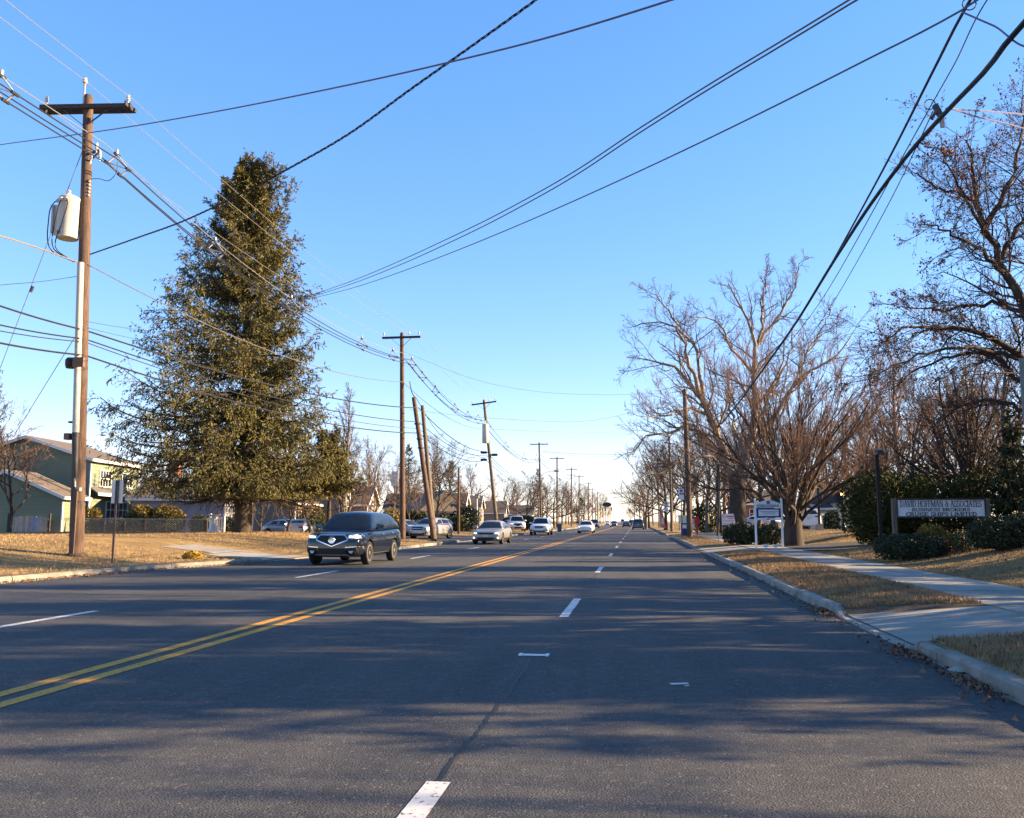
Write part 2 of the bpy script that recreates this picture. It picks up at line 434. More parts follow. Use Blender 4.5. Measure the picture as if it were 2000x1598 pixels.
# road markings, paint 4 mm above the asphalt
mk_ = thing('road_marking', None, None); mk_['kind'] = 'structure'
def strip(name, x, wd, y0, y1, m, z=.004, n=1, wob=0.0, parent=mk_):
    V, Q = [], []
    for i in range(n + 1):
        y = y0 + (y1 - y0) * i / n; w0 = wd * (1 + rng.uniform(-wob, wob)); o = rng.uniform(-wob, wob) * wd
        V += [(x - w0 / 2 + o, y, z), (x + w0 / 2 + o, y, z)]
    for i in range(n): Q.append((2 * i, 2 * i + 1, 2 * i + 3, 2 * i + 2))
    return link(name, np_mesh(name, V, Q=Q), m, parent)
for k in range(-1, 24):
    strip('lane_dash', -1.085, .135, 13.07 + 11.3 * k, 16.12 + 11.3 * k, M['mark_white'], n=6, wob=.03)
    strip('lane_dash', -8.43, .14, 9.85 + 11.25 * k, 12.9 + 11.25 * k, M['mark_white'], n=4, wob=.03)
for x in (-4.85, -5.15): strip('centre_line', x, .145, -20, 420, M['mark_yellow'], n=160, wob=.015)
M['tar'] = mat('tar_seam', (.014, .014, .015), .6, var=.3, scale=8)
s_ = MB(); V = []                                     # the open paving joint that runs under the lane dashes
n = 420
for i in range(n + 1):
    y = 4.8 + i * .05; o = .018 * math.sin(y * 1.1) + .008 * math.sin(y * 5.3 + 1) + rng.uniform(-.008, .008); wd = .007 + .011 * rng.random()
    V += [(-1.085 + o - wd, y, .003), (-1.085 + o + wd, y, .003)]
o = link('joint_crack', np_mesh('joint_crack', V, Q=[(2 * i, 2 * i + 1, 2 * i + 3, 2 * i + 2) for i in range(n)]), M['tar'], mk_)
p = on(1043, 1281); q = MB()
q.box((p.x, p.y, .010), (.30, .05, .012)); q.box((p.x - .14, p.y, .012), (.035, .10, .016)); q.box((p.x + .14, p.y, .012), (.035, .10, .016))
prop(q.build('road_stud_casing', M['white_paint']), 'small white metal stud casing on the lane joint in the near lane', 'road stud')
p = on(1327, 1337); q = MB(); q.box((p.x, p.y, .006), (.16, .06, .006), .3); q.box((p.x + .06, p.y - .09, .006), (.04, .03, .006), .7)
prop(q.build('litter_scrap', M['alu']), 'flat pale scrap of litter lying in the near right lane', 'litter')
p = on(1876, 1318); q = MB(); q.lathe([(.02, 0), (.09, .01), (.11, .04), (.06, .07), (.01, .08)], (p.x, p.y, 0), 9); q.box((p.x + .13, p.y - .05, .02), (.12, .05, .03), .5)
prop(q.build('litter_lump', M['concrete']), 'pale crumpled lump of litter in the gutter by the near right kerb', 'litter')

# dry grass blades and fallen leaves
nr = np.random.default_rng(5)
def blades(name, pts, hmin, hmax, wd, m, lean=.7):
    N = len(pts); P = np.asarray(pts); a = nr.uniform(0, 2 * np.pi, N); h = nr.uniform(hmin, hmax, N)
    dx = np.cos(a) * wd; dy = np.sin(a) * wd; la = nr.uniform(0, 2 * np.pi, N); ll = nr.uniform(.1, lean, N) * h
    A = P + np.stack([dx, dy, np.zeros(N) - .01], 1); B = P - np.stack([dx, dy, np.zeros(N) + .01], 1)
    C = P + np.stack([np.cos(la) * ll, np.sin(la) * ll, h], 1)
    V = np.stack([A, B, C], 1).reshape(-1, 3); T = np.arange(3 * N).reshape(-1, 3)
    return prop(link(name, np_mesh(name, V, T=T), m), kind='stuff')
def scatter(x0, x1, y0, y1, N, ok=lambda x, y: True, bias=1.0):
    out = []
    while len(out) < N:
        x = x0 + (x1 - x0) * nr.random(); y = y0 + (y1 - y0) * nr.random() ** bias
        if ok(x, y): out.append((x, y, gz(x, y)))
    return out
inr = lambda x, y: rcut(y) < .35
blades('grass', scatter(3.08, 4.98, 4.0, 10.2, 26000, inr) + scatter(3.1, 4.98, 13.5, 36.4, 52000, inr, 1.6) + scatter(3.1, 4.98, 45.8, 76, 9000, inr)
       + scatter(2.98 + .1, 3.12, 13.6, 36, 1500, inr), .03, .085, .007, M['straw'])
blades('grass', scatter(6.82, 13, 8, 36.6, 60000, lambda x, y: not (10.2 < y < 13.7 and x < 12), 1.2) + scatter(6.85, 22, 45.4, 76, 14000), .025, .06, .008, M['straw'])
blades('grass', [p for p in scatter(-34, -13, 12, 57, 70000, lambda x, y: x < kl(y) - .2 and not (28.8 < y < 34.2 and x > -23.2))], .03, .08, .011, M['straw'])
def leaves(name, pts, s0, s1, m):
    N = len(pts); P = np.asarray(pts); a = nr.uniform(0, 2 * np.pi, N); s = nr.uniform(s0, s1, N); V = np.zeros((N, 4, 3))
    for j, (u, v) in enumerate(((-1, 0), (0, -.55), (1, 0), (0, .55))):
        V[:, j, 0] = P[:, 0] + s * (u * np.cos(a) - v * np.sin(a)); V[:, j, 1] = P[:, 1] + s * (u * np.sin(a) + v * np.cos(a))
        V[:, j, 2] = P[:, 2] + .015 + nr.uniform(0, .05, N) * (1 if j % 2 else .3)
    return prop(link(name, np_mesh(name, V.reshape(-1, 3), Q=np.arange(4 * N).reshape(-1, 4)), m), kind='stuff')
leaves('leaf_litter', scatter(6.9, 15, 8, 36, 1500) + scatter(9.5, 16, 17, 27, 1800) + scatter(3.1, 5, 4, 36, 900, inr), .02, .055, M['leaf_litter'])
leaves('leaf_litter', [(kl(y) + abs(nr.normal(0, .28)) + .02, y, .004) for y in nr.uniform(13, 29, 1100)]
       + [(KR - abs(nr.normal(0, .18)) - .01, y, .004) for y in nr.uniform(5, 46, 420)]
       + [(KR - abs(nr.normal(0, .12)) - .01, y, .004) for y in np.concatenate([nr.normal(9.9, .3, 170), nr.normal(14.2, .35, 200), nr.normal(8.2, .4, 120)])], .012, .04, M['leaf_litter'])
# ------------------------------------------------------------------ houses
def siding(name, col, course=.13, var=.06):
    m = mat(name, col, .65, var=var, scale=1.5); n = m.node_tree.nodes; l = m.node_tree.links; b = n['Principled BSDF']
    tc = n.new('ShaderNodeTexCoord'); sx = n.new('ShaderNodeSeparateXYZ'); l.new(tc.outputs['Object'], sx.inputs[0])
    a = n.new('ShaderNodeMath'); a.operation = 'DIVIDE'; l.new(sx.outputs['Z'], a.inputs[0]); a.inputs[1].default_value = course
    f = n.new('ShaderNodeMath'); f.operation = 'FRACT'; l.new(a.outputs[0], f.inputs[0])
    bp = n.new('ShaderNodeBump'); bp.inputs['Strength'].default_value = 1; bp.inputs['Distance'].default_value = .02; bp.invert = True
    l.new(f.outputs[0], bp.inputs['Height']); l.new(bp.outputs[0], b.inputs['Normal']); return m
def shingle(name, c1, c2): return mat(name, c1, .9, col2=c2, scale=5, stretch=(1, 1, 3), bump=.4, bscale=12)
M['sid_green_lit'] = siding('siding_green_sunlit', (.50, .395, .085)); M['sid_green'] = siding('siding_green', (.165, .195, .135), .25)  # same green house: the front siding has yellow sunlight mixed into its colour
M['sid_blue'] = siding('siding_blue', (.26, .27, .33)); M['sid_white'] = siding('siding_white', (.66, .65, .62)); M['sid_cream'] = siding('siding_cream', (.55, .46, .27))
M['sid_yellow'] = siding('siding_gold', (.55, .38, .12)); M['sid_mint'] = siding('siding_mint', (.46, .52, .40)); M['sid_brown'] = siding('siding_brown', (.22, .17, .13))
M['roof_brown'] = shingle('roof_brown', (.085, .068, .055), (.165, .135, .11)); M['roof_grey'] = shingle('roof_grey', (.075, .07, .07), (.14, .13, .125)); M['roof_dark'] = shingle('roof_dark', (.035, .04, .05), (.075, .08, .09))
M['glass'] = mat('window_glass', (.02, .023, .028), .05, var=.1, spec=.8); M['trim'] = mat('white_trim', (.72, .71, .68), .55, var=.05)
M['brick'] = mat('red_brick', (.21, .075, .045), .9, col2=(.34, .14, .08), scale=9, bump=.4); M['shutter'] = mat('green_shutter', (.05, .075, .06), .6)
def window(parent, face, u, z, w, h, nx=2, nz=2, W=None, D=None):
    """face 'f' front (+x plane x=0, u along y), 'n' near gable (y=0 plane, u along -x), 'r' far."""
    fr, pn = MB(), MB(); t = .07
    def bx(mb, a, zc, da, dz, th, off):
        if face == 'f': mb.box((off, a, zc), (th, da, dz))
        else: mb.box((-a, -off, zc), (da, th, dz))
    bx(fr, u, z + h / 2, w + 2 * t, t, .09, .03); bx(fr, u, z - h / 2, w + 2 * t, t, .11, .035)
    for s in (-1, 1): bx(fr, u + s * (w / 2 + t / 2), z, t, h - t, .088, .03)
    for i in range(1, nx): bx(fr, u - w / 2 + w * i / nx, z, .05, h - t, .05, .032)
    for j in range(1, nz): bx(fr, u, z - h / 2 + h * j / nz, w, .045, .056, .033)
    bx(pn, u, z, w - .002, h - t - .002, .02, .018)
    f = fr.build('window', M['trim'], parent); pn.build('pane', M['glass'], f)
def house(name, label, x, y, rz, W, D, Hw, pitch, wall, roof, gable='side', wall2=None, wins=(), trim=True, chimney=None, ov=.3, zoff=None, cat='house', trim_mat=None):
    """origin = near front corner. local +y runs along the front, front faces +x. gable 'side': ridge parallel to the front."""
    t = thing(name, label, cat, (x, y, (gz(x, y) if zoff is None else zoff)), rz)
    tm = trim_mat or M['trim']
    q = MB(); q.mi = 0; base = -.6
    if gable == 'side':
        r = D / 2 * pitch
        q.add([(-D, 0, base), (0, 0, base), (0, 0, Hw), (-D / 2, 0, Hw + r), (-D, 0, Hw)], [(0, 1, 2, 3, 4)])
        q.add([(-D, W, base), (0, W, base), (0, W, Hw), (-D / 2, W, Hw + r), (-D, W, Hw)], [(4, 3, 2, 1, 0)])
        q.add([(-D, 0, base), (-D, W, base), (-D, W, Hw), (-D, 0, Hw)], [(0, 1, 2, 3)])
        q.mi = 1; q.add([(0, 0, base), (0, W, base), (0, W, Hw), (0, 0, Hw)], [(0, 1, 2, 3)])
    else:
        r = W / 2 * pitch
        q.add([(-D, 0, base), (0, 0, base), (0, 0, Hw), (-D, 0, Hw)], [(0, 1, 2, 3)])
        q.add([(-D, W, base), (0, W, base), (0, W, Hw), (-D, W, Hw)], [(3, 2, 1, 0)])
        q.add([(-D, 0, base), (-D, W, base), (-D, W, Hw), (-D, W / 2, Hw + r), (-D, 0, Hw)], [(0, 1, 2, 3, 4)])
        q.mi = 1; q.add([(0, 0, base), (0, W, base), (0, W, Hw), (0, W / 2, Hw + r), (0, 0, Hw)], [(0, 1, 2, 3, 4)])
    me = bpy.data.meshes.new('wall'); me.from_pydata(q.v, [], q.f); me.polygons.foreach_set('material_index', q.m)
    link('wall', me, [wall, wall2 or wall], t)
    q = MB(); th = .14; tr = MB(); fs = []
    if gable == 'side':
        for s in (0, 1):                                     # two roof slabs
            x0, x1 = (ov, -D / 2) if s == 0 else (-D - ov, -D / 2); z0 = Hw - ov * pitch; z1 = Hw + r
            q.add([(x0, -ov, z0 + .02), (x0, W + ov, z0 + .02), (x1, W + ov, z1 + .02), (x1, -ov, z1 + .02), (x0, -ov, z0 + th), (x0, W + ov, z0 + th), (x1, W + ov, z1 + th), (x1, -ov, z1 + th)],
                  [(0, 1, 2, 3), (7, 6, 5, 4), (0, 4, 5, 1), (3, 2, 6, 7), (0, 3, 7, 4), (1, 5, 6, 2)])
            for yy in (-ov - .025, W + ov + .025): tr.bar((x0, yy, z0 + .03), (x1, yy, z1 + .03), .04, .20)
        tr.box((ov + .03, W / 2, Hw - ov * pitch + .04), (.06, W + 2 * ov, .20))
    else:
        for s in (0, 1):
            y0, y1 = (-ov, W / 2) if s == 0 else (W + ov, W / 2); z0 = Hw - ov * pitch; z1 = Hw + r
            q.add([(ov, y0, z0 + .02), (-D - ov, y0, z0 + .02), (-D - ov, y1, z1 + .02), (ov, y1, z1 + .02), (ov, y0, z0 + th), (-D - ov, y0, z0 + th), (-D - ov, y1, z1 + th), (ov, y1, z1 + th)],
                  [(0, 1, 2, 3), (7, 6, 5, 4), (0, 4, 5, 1), (3, 2, 6, 7), (0, 3, 7, 4), (1, 5, 6, 2)])
            tr.bar((ov + .025, y0, z0 + .03), (ov + .025, y1, z1 + .03), .04, .22)
        tr.box((-D / 2, -ov - .03, Hw - ov * pitch + .04), (D + 2 * ov, .06, .18))
    ro = q.build('roof', roof, t)
    if chimney:
        c = MB(); cx_, cy_, ch = chimney; c.box((cx_, cy_, ch - 1.2), (.7, .7, 2.4)); c.box((cx_, cy_, ch + .05), (.82, .82, .14)); c.build('chimney', M['brick'], ro)
    if trim:
        tr.box((.02, .06, Hw / 2 - .3), (.08, .14, Hw - .1)); tr.box((.02, W - .06, Hw / 2 - .3), (.08, .14, Hw - .1)); tr.build('trim', tm, t)
    for wn in wins: window(t, *wn)
    return t
RZ = math.radians(8.8)
# the green house: two storeys, a lower wing towards the viewer, sunlight on the front put into its siding colour
p = at(170, 1018, 55.0); gx, gy = p.x, p.y
hg = house('green_house', 'two storey green sided house, front tinted yellow for sunlight, behind the big pole', gx, gy, RZ, 8.1, 8.8, 4.95, .34, M['sid_green'], M['roof_brown'], 'side', M['sid_green_lit'],
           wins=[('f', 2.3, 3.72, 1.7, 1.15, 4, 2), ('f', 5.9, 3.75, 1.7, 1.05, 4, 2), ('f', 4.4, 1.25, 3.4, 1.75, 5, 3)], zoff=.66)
q = MB(); q.add([(.55, .1, 2.55), (.55, 8.0, 2.55), (0.02, 8.0, 2.95), (.02, .1, 2.95), (.55, .1, 2.67), (.55, 8.0, 2.67), (.02, 8.0, 3.08), (.02, .1, 3.08)], [(0, 1, 2, 3), (7, 6, 5, 4), (0, 4, 5, 1), (0, 3, 7, 4), (1, 5, 6, 2), (3, 2, 6, 7)])
q.build('porch_roof', M['roof_grey'], hg)
q = MB(); q.box((.59, 4.05, 2.57), (.06, 7.9, .2)); q.box((.35, 7.75, 1.2), (.22, .22, 2.6)); q.build('porch_trim', M['trim'], hg)
q = MB(); q.box((.06, 7.3, 1.4), (.12, 1.0, 2.4)); q.box((.1, 4.4, .1), (.25, 3.7, .8)); q.build('brick_panel', M['brick'], hg)
p = at(119, 1018, 50.0)
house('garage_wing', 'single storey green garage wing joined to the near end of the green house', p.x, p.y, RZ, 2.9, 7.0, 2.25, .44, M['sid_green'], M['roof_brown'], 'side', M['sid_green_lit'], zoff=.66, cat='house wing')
p = at(437, 1018, 57)
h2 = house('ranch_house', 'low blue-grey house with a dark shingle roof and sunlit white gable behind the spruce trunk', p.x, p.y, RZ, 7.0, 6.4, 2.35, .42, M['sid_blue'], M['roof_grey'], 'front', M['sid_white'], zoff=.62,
      wins=[('f', 2.2, 1.35, 1.2, 1.1), ('f', 5.0, 1.35, 1.2, 1.1)], chimney=(-5.4, 5.0, 5.2))
q = MB(); q.tube([(.05, .12, 2.3), (.10, .12, 2.1), (.08, .10, -.2)], .055, 5); q.build('downspout', M['trim'], h2)
p = at(510, 1018, 72)
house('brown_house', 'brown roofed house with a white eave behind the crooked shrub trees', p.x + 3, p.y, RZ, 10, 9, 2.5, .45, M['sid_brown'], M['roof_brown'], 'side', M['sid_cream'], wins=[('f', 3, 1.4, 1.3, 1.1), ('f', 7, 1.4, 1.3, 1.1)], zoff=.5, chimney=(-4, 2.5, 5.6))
p = at(662, 1018, 84)
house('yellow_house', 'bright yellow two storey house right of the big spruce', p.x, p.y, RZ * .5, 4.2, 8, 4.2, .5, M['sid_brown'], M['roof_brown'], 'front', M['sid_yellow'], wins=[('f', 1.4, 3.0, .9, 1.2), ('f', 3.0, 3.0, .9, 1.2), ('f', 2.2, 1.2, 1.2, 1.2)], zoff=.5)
p = at(716, 1018, 88)
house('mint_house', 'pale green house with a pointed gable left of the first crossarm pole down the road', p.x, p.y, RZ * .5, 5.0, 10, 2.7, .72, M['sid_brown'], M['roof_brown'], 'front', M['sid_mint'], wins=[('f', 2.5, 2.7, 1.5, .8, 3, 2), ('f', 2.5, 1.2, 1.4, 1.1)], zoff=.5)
p = at(830, 1018, 98)
h5 = house('long_brown_house', 'long low house with a broad brown roof behind the leaning poles', p.x, p.y, math.radians(-62), 4.0, 11.0, 2.2, .0, M['sid_brown'], M['roof_brown'], 'side', M['sid_cream'], zoff=.4, trim=False)
bpy.data.objects.remove(h5.children[1]); 
q = MB(); q.add([(.4, -1, 2.1), (.4, 4.6, 2.1), (-11.4, 4.6, 2.1), (-11.4, -1, 2.1), (-.4, 2.6, 4.6), (-10.6, 2.6, 4.6)], [(3, 0, 4, 5), (0, 1, 4), (1, 2, 5, 4), (2, 3, 5), (0, 3, 2, 1)]); q.build('roof', M['roof_brown'], h5)
window(h5, 'n', 5.6, 1.3, 1.1, 1.0); window(h5, 'n', 9.0, 1.3, 1.1, 1.0)
p = at(905, 1018, 118)
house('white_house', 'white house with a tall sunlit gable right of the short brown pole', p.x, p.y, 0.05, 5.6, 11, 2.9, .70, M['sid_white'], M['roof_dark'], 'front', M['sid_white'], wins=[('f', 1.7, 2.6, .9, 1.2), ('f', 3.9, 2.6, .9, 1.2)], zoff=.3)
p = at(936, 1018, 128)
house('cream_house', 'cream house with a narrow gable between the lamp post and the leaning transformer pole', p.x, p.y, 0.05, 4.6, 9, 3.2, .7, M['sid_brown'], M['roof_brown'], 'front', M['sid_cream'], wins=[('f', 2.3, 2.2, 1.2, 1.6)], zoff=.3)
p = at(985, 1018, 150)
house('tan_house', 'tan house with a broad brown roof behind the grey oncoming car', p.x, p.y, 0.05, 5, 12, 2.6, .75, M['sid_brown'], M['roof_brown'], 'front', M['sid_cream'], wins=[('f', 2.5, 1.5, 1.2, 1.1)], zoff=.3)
p = at(1040, 1018, 185)
house('small_white_house', 'small white house beyond the dark tree left of the white oncoming car', p.x, p.y, 0.05, 6, 9, 2.6, .6, M['sid_white'], M['roof_brown'], 'front', M['sid_white'], wins=[('f', 3, 1.5, 1.2, 1.1)], zoff=.3)
# right side houses
p = at(1663, 1018, 92)
hw = house('white_cottage', 'small white cottage with a dark blue-grey roof behind the parked white car on the right', p.x, p.y, math.radians(180 - 14), 6.0, 8.0, 2.75, .55, M['sid_white'], M['roof_dark'], 'side', M['sid_white'], zoff=.5)
hw.rotation_euler[2] = math.radians(-90); hw.location = (at(1590, 1018, 92).x, 92, .35)
for (px0, px1, Y, lab) in ():
    pass
p = at(1640, 1018, 88)
hc = house('white_cottage_wing', 'white gabled cottage wing with a cream side wall behind the lantern lamp', p.x, p.y, math.radians(-74), 2.6, 6, 2.5, .95, M['sid_cream'], M['roof_dark'], 'front', M['sid_white'], zoff=.35, wins=[('f', 1.3, 1.3, .8, 1.1)], cat='house wing')
p = at(1700, 1018, 87)
q = MB(); q.box((0, 0, 1.2), (4.2, 4, 3.2)); hx = thing('cream_annex', 'cream annex wall with a green shuttered window right of the lantern lamp', 'house wing', (at(1671, 1018, 89).x, 90, .35)); q.build('wall', M['sid_cream'], hx)
q = MB(); q.add([(-2.3, -2.3, 2.8), (2.3, -2.3, 2.8), (2.3, 2.3, 2.8), (-2.3, 2.3, 2.8), (-2.3, 0, 3.9), (2.3, 0, 3.9)], [(0, 1, 5, 4), (2, 3, 4, 5), (0, 4, 3), (1, 2, 5), (0, 3, 2, 1)]); q.build('roof', M['roof_dark'], hx)
q = MB(); q.box((.9, -2.03, 1.5), (1.1, .05, 1.4)); w_ = q.build('window', M['trim'], hx); q = MB(); q.box((.9, -2.06, 1.5), (.95, .03, 1.25)); q.build('pane', M['glass'], w_)
q = MB(); q.box((.1, -2.04, 1.5), (.35, .06, 1.4)); q.build('shutter', M['shutter'], hx); q = MB(); q.box((1.7, -2.04, 1.5), (.35, .06, 1.4)); q.build('shutter', M['shutter'], hx)
p = at(1505, 1018, 110)
house('far_red_house', 'reddish house half hidden in the wood left of the dental sign', at(1435, 1018, 120).x, 120, math.radians(-90), 5, 9, 3.5, .4, M['brick'], M['roof_brown'], 'side', M['sid_cream'], wins=[('f', 2.5, 2.2, 1.0, 1.2)], zoff=.2)

# ------------------------------------------------------------------ fences, gate, flared post
def chain_fence(x0, y0, x1, y1, label):
    n = 9; t = thing('wire_fence', label, 'fence', (x0, y0, gz(x0, y0))); a = Vector((0, 0, 0)); bv = Vector((x1 - x0, y1 - y0, gz(x1, y1) - gz(x0, y0)))
    for i in range(n):
        p = a.lerp(bv, i / (n - 1)); q = MB(); q.tube([p + Vector((0, 0, -.1)), p + Vector((0, 0, .85))], .022, 6); q.build('post', M['rust_post'], t)
    q = MB(); q.tube([a + Vector((0, 0, .84)), bv + Vector((0, 0, .84))], .016, 5); q.build('rail', M['steel'], t)
    q = MB(); d = bv.normalized(); ln = bv.length; st = .15; k = 0
    i = -.85
    while i < ln:
        for s in (1, -1):
            u0, u1 = (i, i + .8) if s > 0 else (i + .8, i); c0, c1 = max(0, min(ln, u0)), max(0, min(ln, u1))
            if abs(c1 - c0) > .05:
                z0 = .03 + .8 * abs(c0 - u0) / .8; z1 = .83 - .8 * abs(c1 - u1) / .8
                q.bar(d * c0 + Vector((0, 0, z0)), d * c1 + Vector((0, 0, z1)), .007)
        i += st
    prop(q.build('wire_mesh', M['steel'], t), kind='stuff')
pa, pb = at(85, 1018, 50.5), at(405, 1018, 51.5)
chain_fence(pa.x, pa.y, pb.x, pb.y, 'low chain-link fence running from the big pole to the white flared post')
t = thing('board_fence', 'short weathered grey and blue board fence at the left edge', 'fence', (at(58, 1018, 49.5).x, 49.5, gz(at(58, 1018, 49.5).x, 49.5)))
M['board_a'] = mat('board_grey', (.36, .31, .27), .9, var=.25, scale=5, stretch=(4, 4, .6), objrand=.2); M['board_b'] = mat('board_blue', (.25, .27, .36), .9, var=.25, scale=5, stretch=(4, 4, .6), objrand=.1)
for i in range(14):
    q = MB(); q.box((-1.3 + i * .185, 0, .42), (.165, .03, 1.04 - (.03 if i % 3 else 0) - (.05 if i > 9 else 0))); q.build('board', M['board_b'] if i in (8, 9, 10) else M['board_a'], t)
q = MB(); q.box((-.1, .04, .2), (2.6, .04, .09)); q.box((-.1, .04, .75), (2.6, .04, .09)); q.build('rail', M['board_a'], t)
for x in (-1.45, 1.33): q = MB(); q.box((x, .02, .5), (.10, .10, 1.25)); q.build('post', M['wood_dark'], t)
x, y = at(418, 1018, 50).x, 50.0
t = thing('flared_post', 'white flared stone post with a flat cap in front of the white gate', 'garden ornament', (x, y, gz(x, y)))
q = MB(); q.lathe([(.40, -.05), (.40, .06), (.33, .12), (.21, .45), (.17, .70), (.20, .78), (.16, .84)], k=12); q.build('shaft', M['white_paint'], t, smooth=True)
q = MB(); q.box((0, 0, .87), (.42, .42, .06)); q.lathe([(.12, .90), (.30, 1.02), (.36, 1.04), (.36, 1.08)], k=12); q.build('cap', M['white_paint'], t)
x, y = at(424, 1018, 52).x, 52.0
t = thing('garden_gate', 'white picket gate behind the white flared post', 'gate', (x, y, gz(x, y)))
for i in range(5): q = MB(); q.box((-.30 + i * .15, 0, .52), (.08, .03, 1.0)); q.build('picket', M['white_paint'], t)
q = MB(); q.box((0, .03, .3), (.85, .04, .08)); q.box((0, .03, .9), (.85, .04, .10)); q.build('rail', M['white_paint'], t)
for s in (-1, 1): q = MB(); q.box((s * .46, .02, .58), (.11, .11, 1.25)); q.build('post', M['white_paint'], t)
# ------------------------------------------------------------------ trees
def np_tubes(P, R, k):
    N, S, _ = P.shape
    T = np.gradient(P, axis=1); T /= np.linalg.norm(T, axis=2, keepdims=True) + 1e-9
    ref = np.where(np.abs(T[..., 2:3]) < .9, np.array([0, 0, 1.0]), np.array([1.0, 0, 0]))
    U = np.cross(T, ref); U /= np.linalg.norm(U, axis=2, keepdims=True) + 1e-9; W = np.cross(U, T)
    a = np.arange(k) * 2 * np.pi / k
    V = P[:, :, None, :] + R[:, :, None, None] * (np.cos(a)[None, None, :, None] * U[:, :, None, :] + np.sin(a)[None, None, :, None] * W[:, :, None, :])
    base = (np.arange(N)[:, None, None] * S + np.arange(S - 1)[None, :, None]) * k
    j = np.arange(k)[None, None, :]; j2 = (j + 1) % k
    Q = np.stack([base + j, base + j2, base + k + j2, base + k + j], -1).reshape(-1, 4)
    return V.reshape(-1, 3), Q
def unit(a): return a / (np.linalg.norm(a, axis=-1, keepdims=True) + 1e-9)
def resample(pts, S):
    pts = np.asarray([tuple(p) for p in pts], float)
    if len(pts) == 2: t = np.linspace(0, 1, S)[:, None]; return pts[0] * (1 - t) + pts[1] * t
    # smooth curve through the points
    ext = np.vstack([2 * pts[0] - pts[1], pts, 2 * pts[-1] - pts[-2]]); out = []
    for i in range(len(pts) - 1):
        p0, p1, p2, p3 = ext[i], ext[i + 1], ext[i + 2], ext[i + 3]
        d0, d1, d2 = [max(1e-6, np.linalg.norm(v)) for v in (p1 - p0, p2 - p1, p3 - p2)]      # chord lengths keep uneven points from kinking
        m1 = d1 * ((p1 - p0) / d0 - (p2 - p0) / (d0 + d1) + (p2 - p1) / d1); m2 = d1 * ((p2 - p1) / d1 - (p3 - p1) / (d1 + d2) + (p3 - p2) / d2)
        for t in np.linspace(0, 1, 13)[:-1]:
            out.append((2 * t ** 3 - 3 * t * t + 1) * p1 + (t ** 3 - 2 * t * t + t) * m1 + (3 * t * t - 2 * t ** 3) * p2 + (t ** 3 - t * t) * m2)
    out.append(pts[-1]); out = np.asarray(out)
    d = np.concatenate([[0], np.cumsum(np.linalg.norm(np.diff(out, axis=0), axis=1))])
    q = np.linspace(0, d[-1], S)
    return np.stack([np.interp(q, d, out[:, c]) for c in range(3)], 1)
def sprout(g, P, R, n, ln, ang, S, t0=.2, wan=.25, up=.1, rr=.55, rmin=.008, tip=.35, taper=.6, jit=.35, abslen=None):
    """children of every branch in P (N,S0,3), R (N,S0)"""
    N, S0, _ = P.shape
    pl = np.linalg.norm(np.diff(P, axis=1), axis=2).sum(1)
    t = t0 + (1 - t0) * (np.arange(n)[None, :] + g.uniform(0, 1, (N, n))) / n
    t = np.clip(t, 0, .995)
    f = t * (S0 - 1); i = f.astype(int); fr = (f - i)[..., None]; b = np.arange(N)[:, None]
    p = P[b, i] * (1 - fr) + P[b, i + 1] * fr; tg = unit(P[b, i + 1] - P[b, i]); r = R[b, i] * (1 - fr[..., 0]) + R[b, i + 1] * fr[..., 0]
    rv = g.normal(0, 1, (N, n, 3)); pr = unit(np.cross(tg, rv))
    an = g.normal(ang, ang * .28, (N, n))[..., None]
    ua = up[:, None] if isinstance(up, np.ndarray) else up; uf = np.repeat(up, n) if isinstance(up, np.ndarray) else up
    d = tg * np.cos(an) + pr * np.sin(an); d[..., 2] += ua; d = unit(d)
    L = (pl[:, None] * ln if abslen is None else abslen) * (1 - taper * (t - t0) / (1 - t0)) * g.uniform(1 - jit, 1 + jit, (N, n))
    p = p.reshape(-1, 3); d = d.reshape(-1, 3); L = L.reshape(-1); r0 = np.maximum(r.reshape(-1) * rr, rmin)
    pts = [p]
    for s in range(S - 1):
        d = d + g.normal(0, wan, d.shape); d[:, 2] += uf * .5; d = unit(d); p = p + d * (L / (S - 1))[:, None]; pts.append(p)
    Pn = np.stack(pts, 1); Rn = r0[:, None] * np.linspace(1, tip, S)[None, :]
    return Pn, np.maximum(Rn, rmin * .6)
def tree_mesh(groups):
    Vs, Qs, n = [], [], 0
    for (P, R, k) in groups:
        V, Q = np_tubes(P, R, k); Vs.append(V); Qs.append(Q + n); n += len(V)
    return np.vstack(Vs), np.vstack(Qs)
def leaf_quads(g, pts, size, flat=.5, asp=.6):
    N = len(pts); a = unit(g.normal(0, 1, (N, 3))); b = unit(np.cross(a, g.normal(0, 1, (N, 3)))); s = g.uniform(.6, 1.3, N)[:, None] * size
    V = np.stack([pts - a * s, pts - b * s * asp, pts + a * s, pts + b * s * asp], 1).reshape(-1, 3)
    return V, np.arange(4 * N).reshape(-1, 4)
def limbs(lst, S):
    P = np.stack([resample(p, S) for p, r0, r1 in lst]); R = np.stack([np.linspace(r0, r1, S) for p, r0, r1 in lst]); return P, R
TREES = {}
def make_tree(name, label, cat, base, trunk, crown, bark, twig, leaf=None, leafmat=None, group=None, rz=0.0, limb=None, limbmat=None):
    base = Vector(base); t = thing(name, label, cat, base, rz, group); off = np.array(base)
    if limb: V, Q = tree_mesh(limb); link('limbs', np_mesh('limbs', V - off, Q=Q, smooth=True), limbmat, t)
    V, Q = tree_mesh(trunk); link('trunk', np_mesh('trunk', V - off, Q=Q, smooth=True), bark, t)
    V, Q = tree_mesh(crown); link('crown', np_mesh('crown', V - off, Q=Q), twig, t)
    if leaf is not None:
        V, Q = leaf; prop(link('leaves', np_mesh('leaves', V - off, Q=Q), leafmat, t), kind='stuff')
    return t

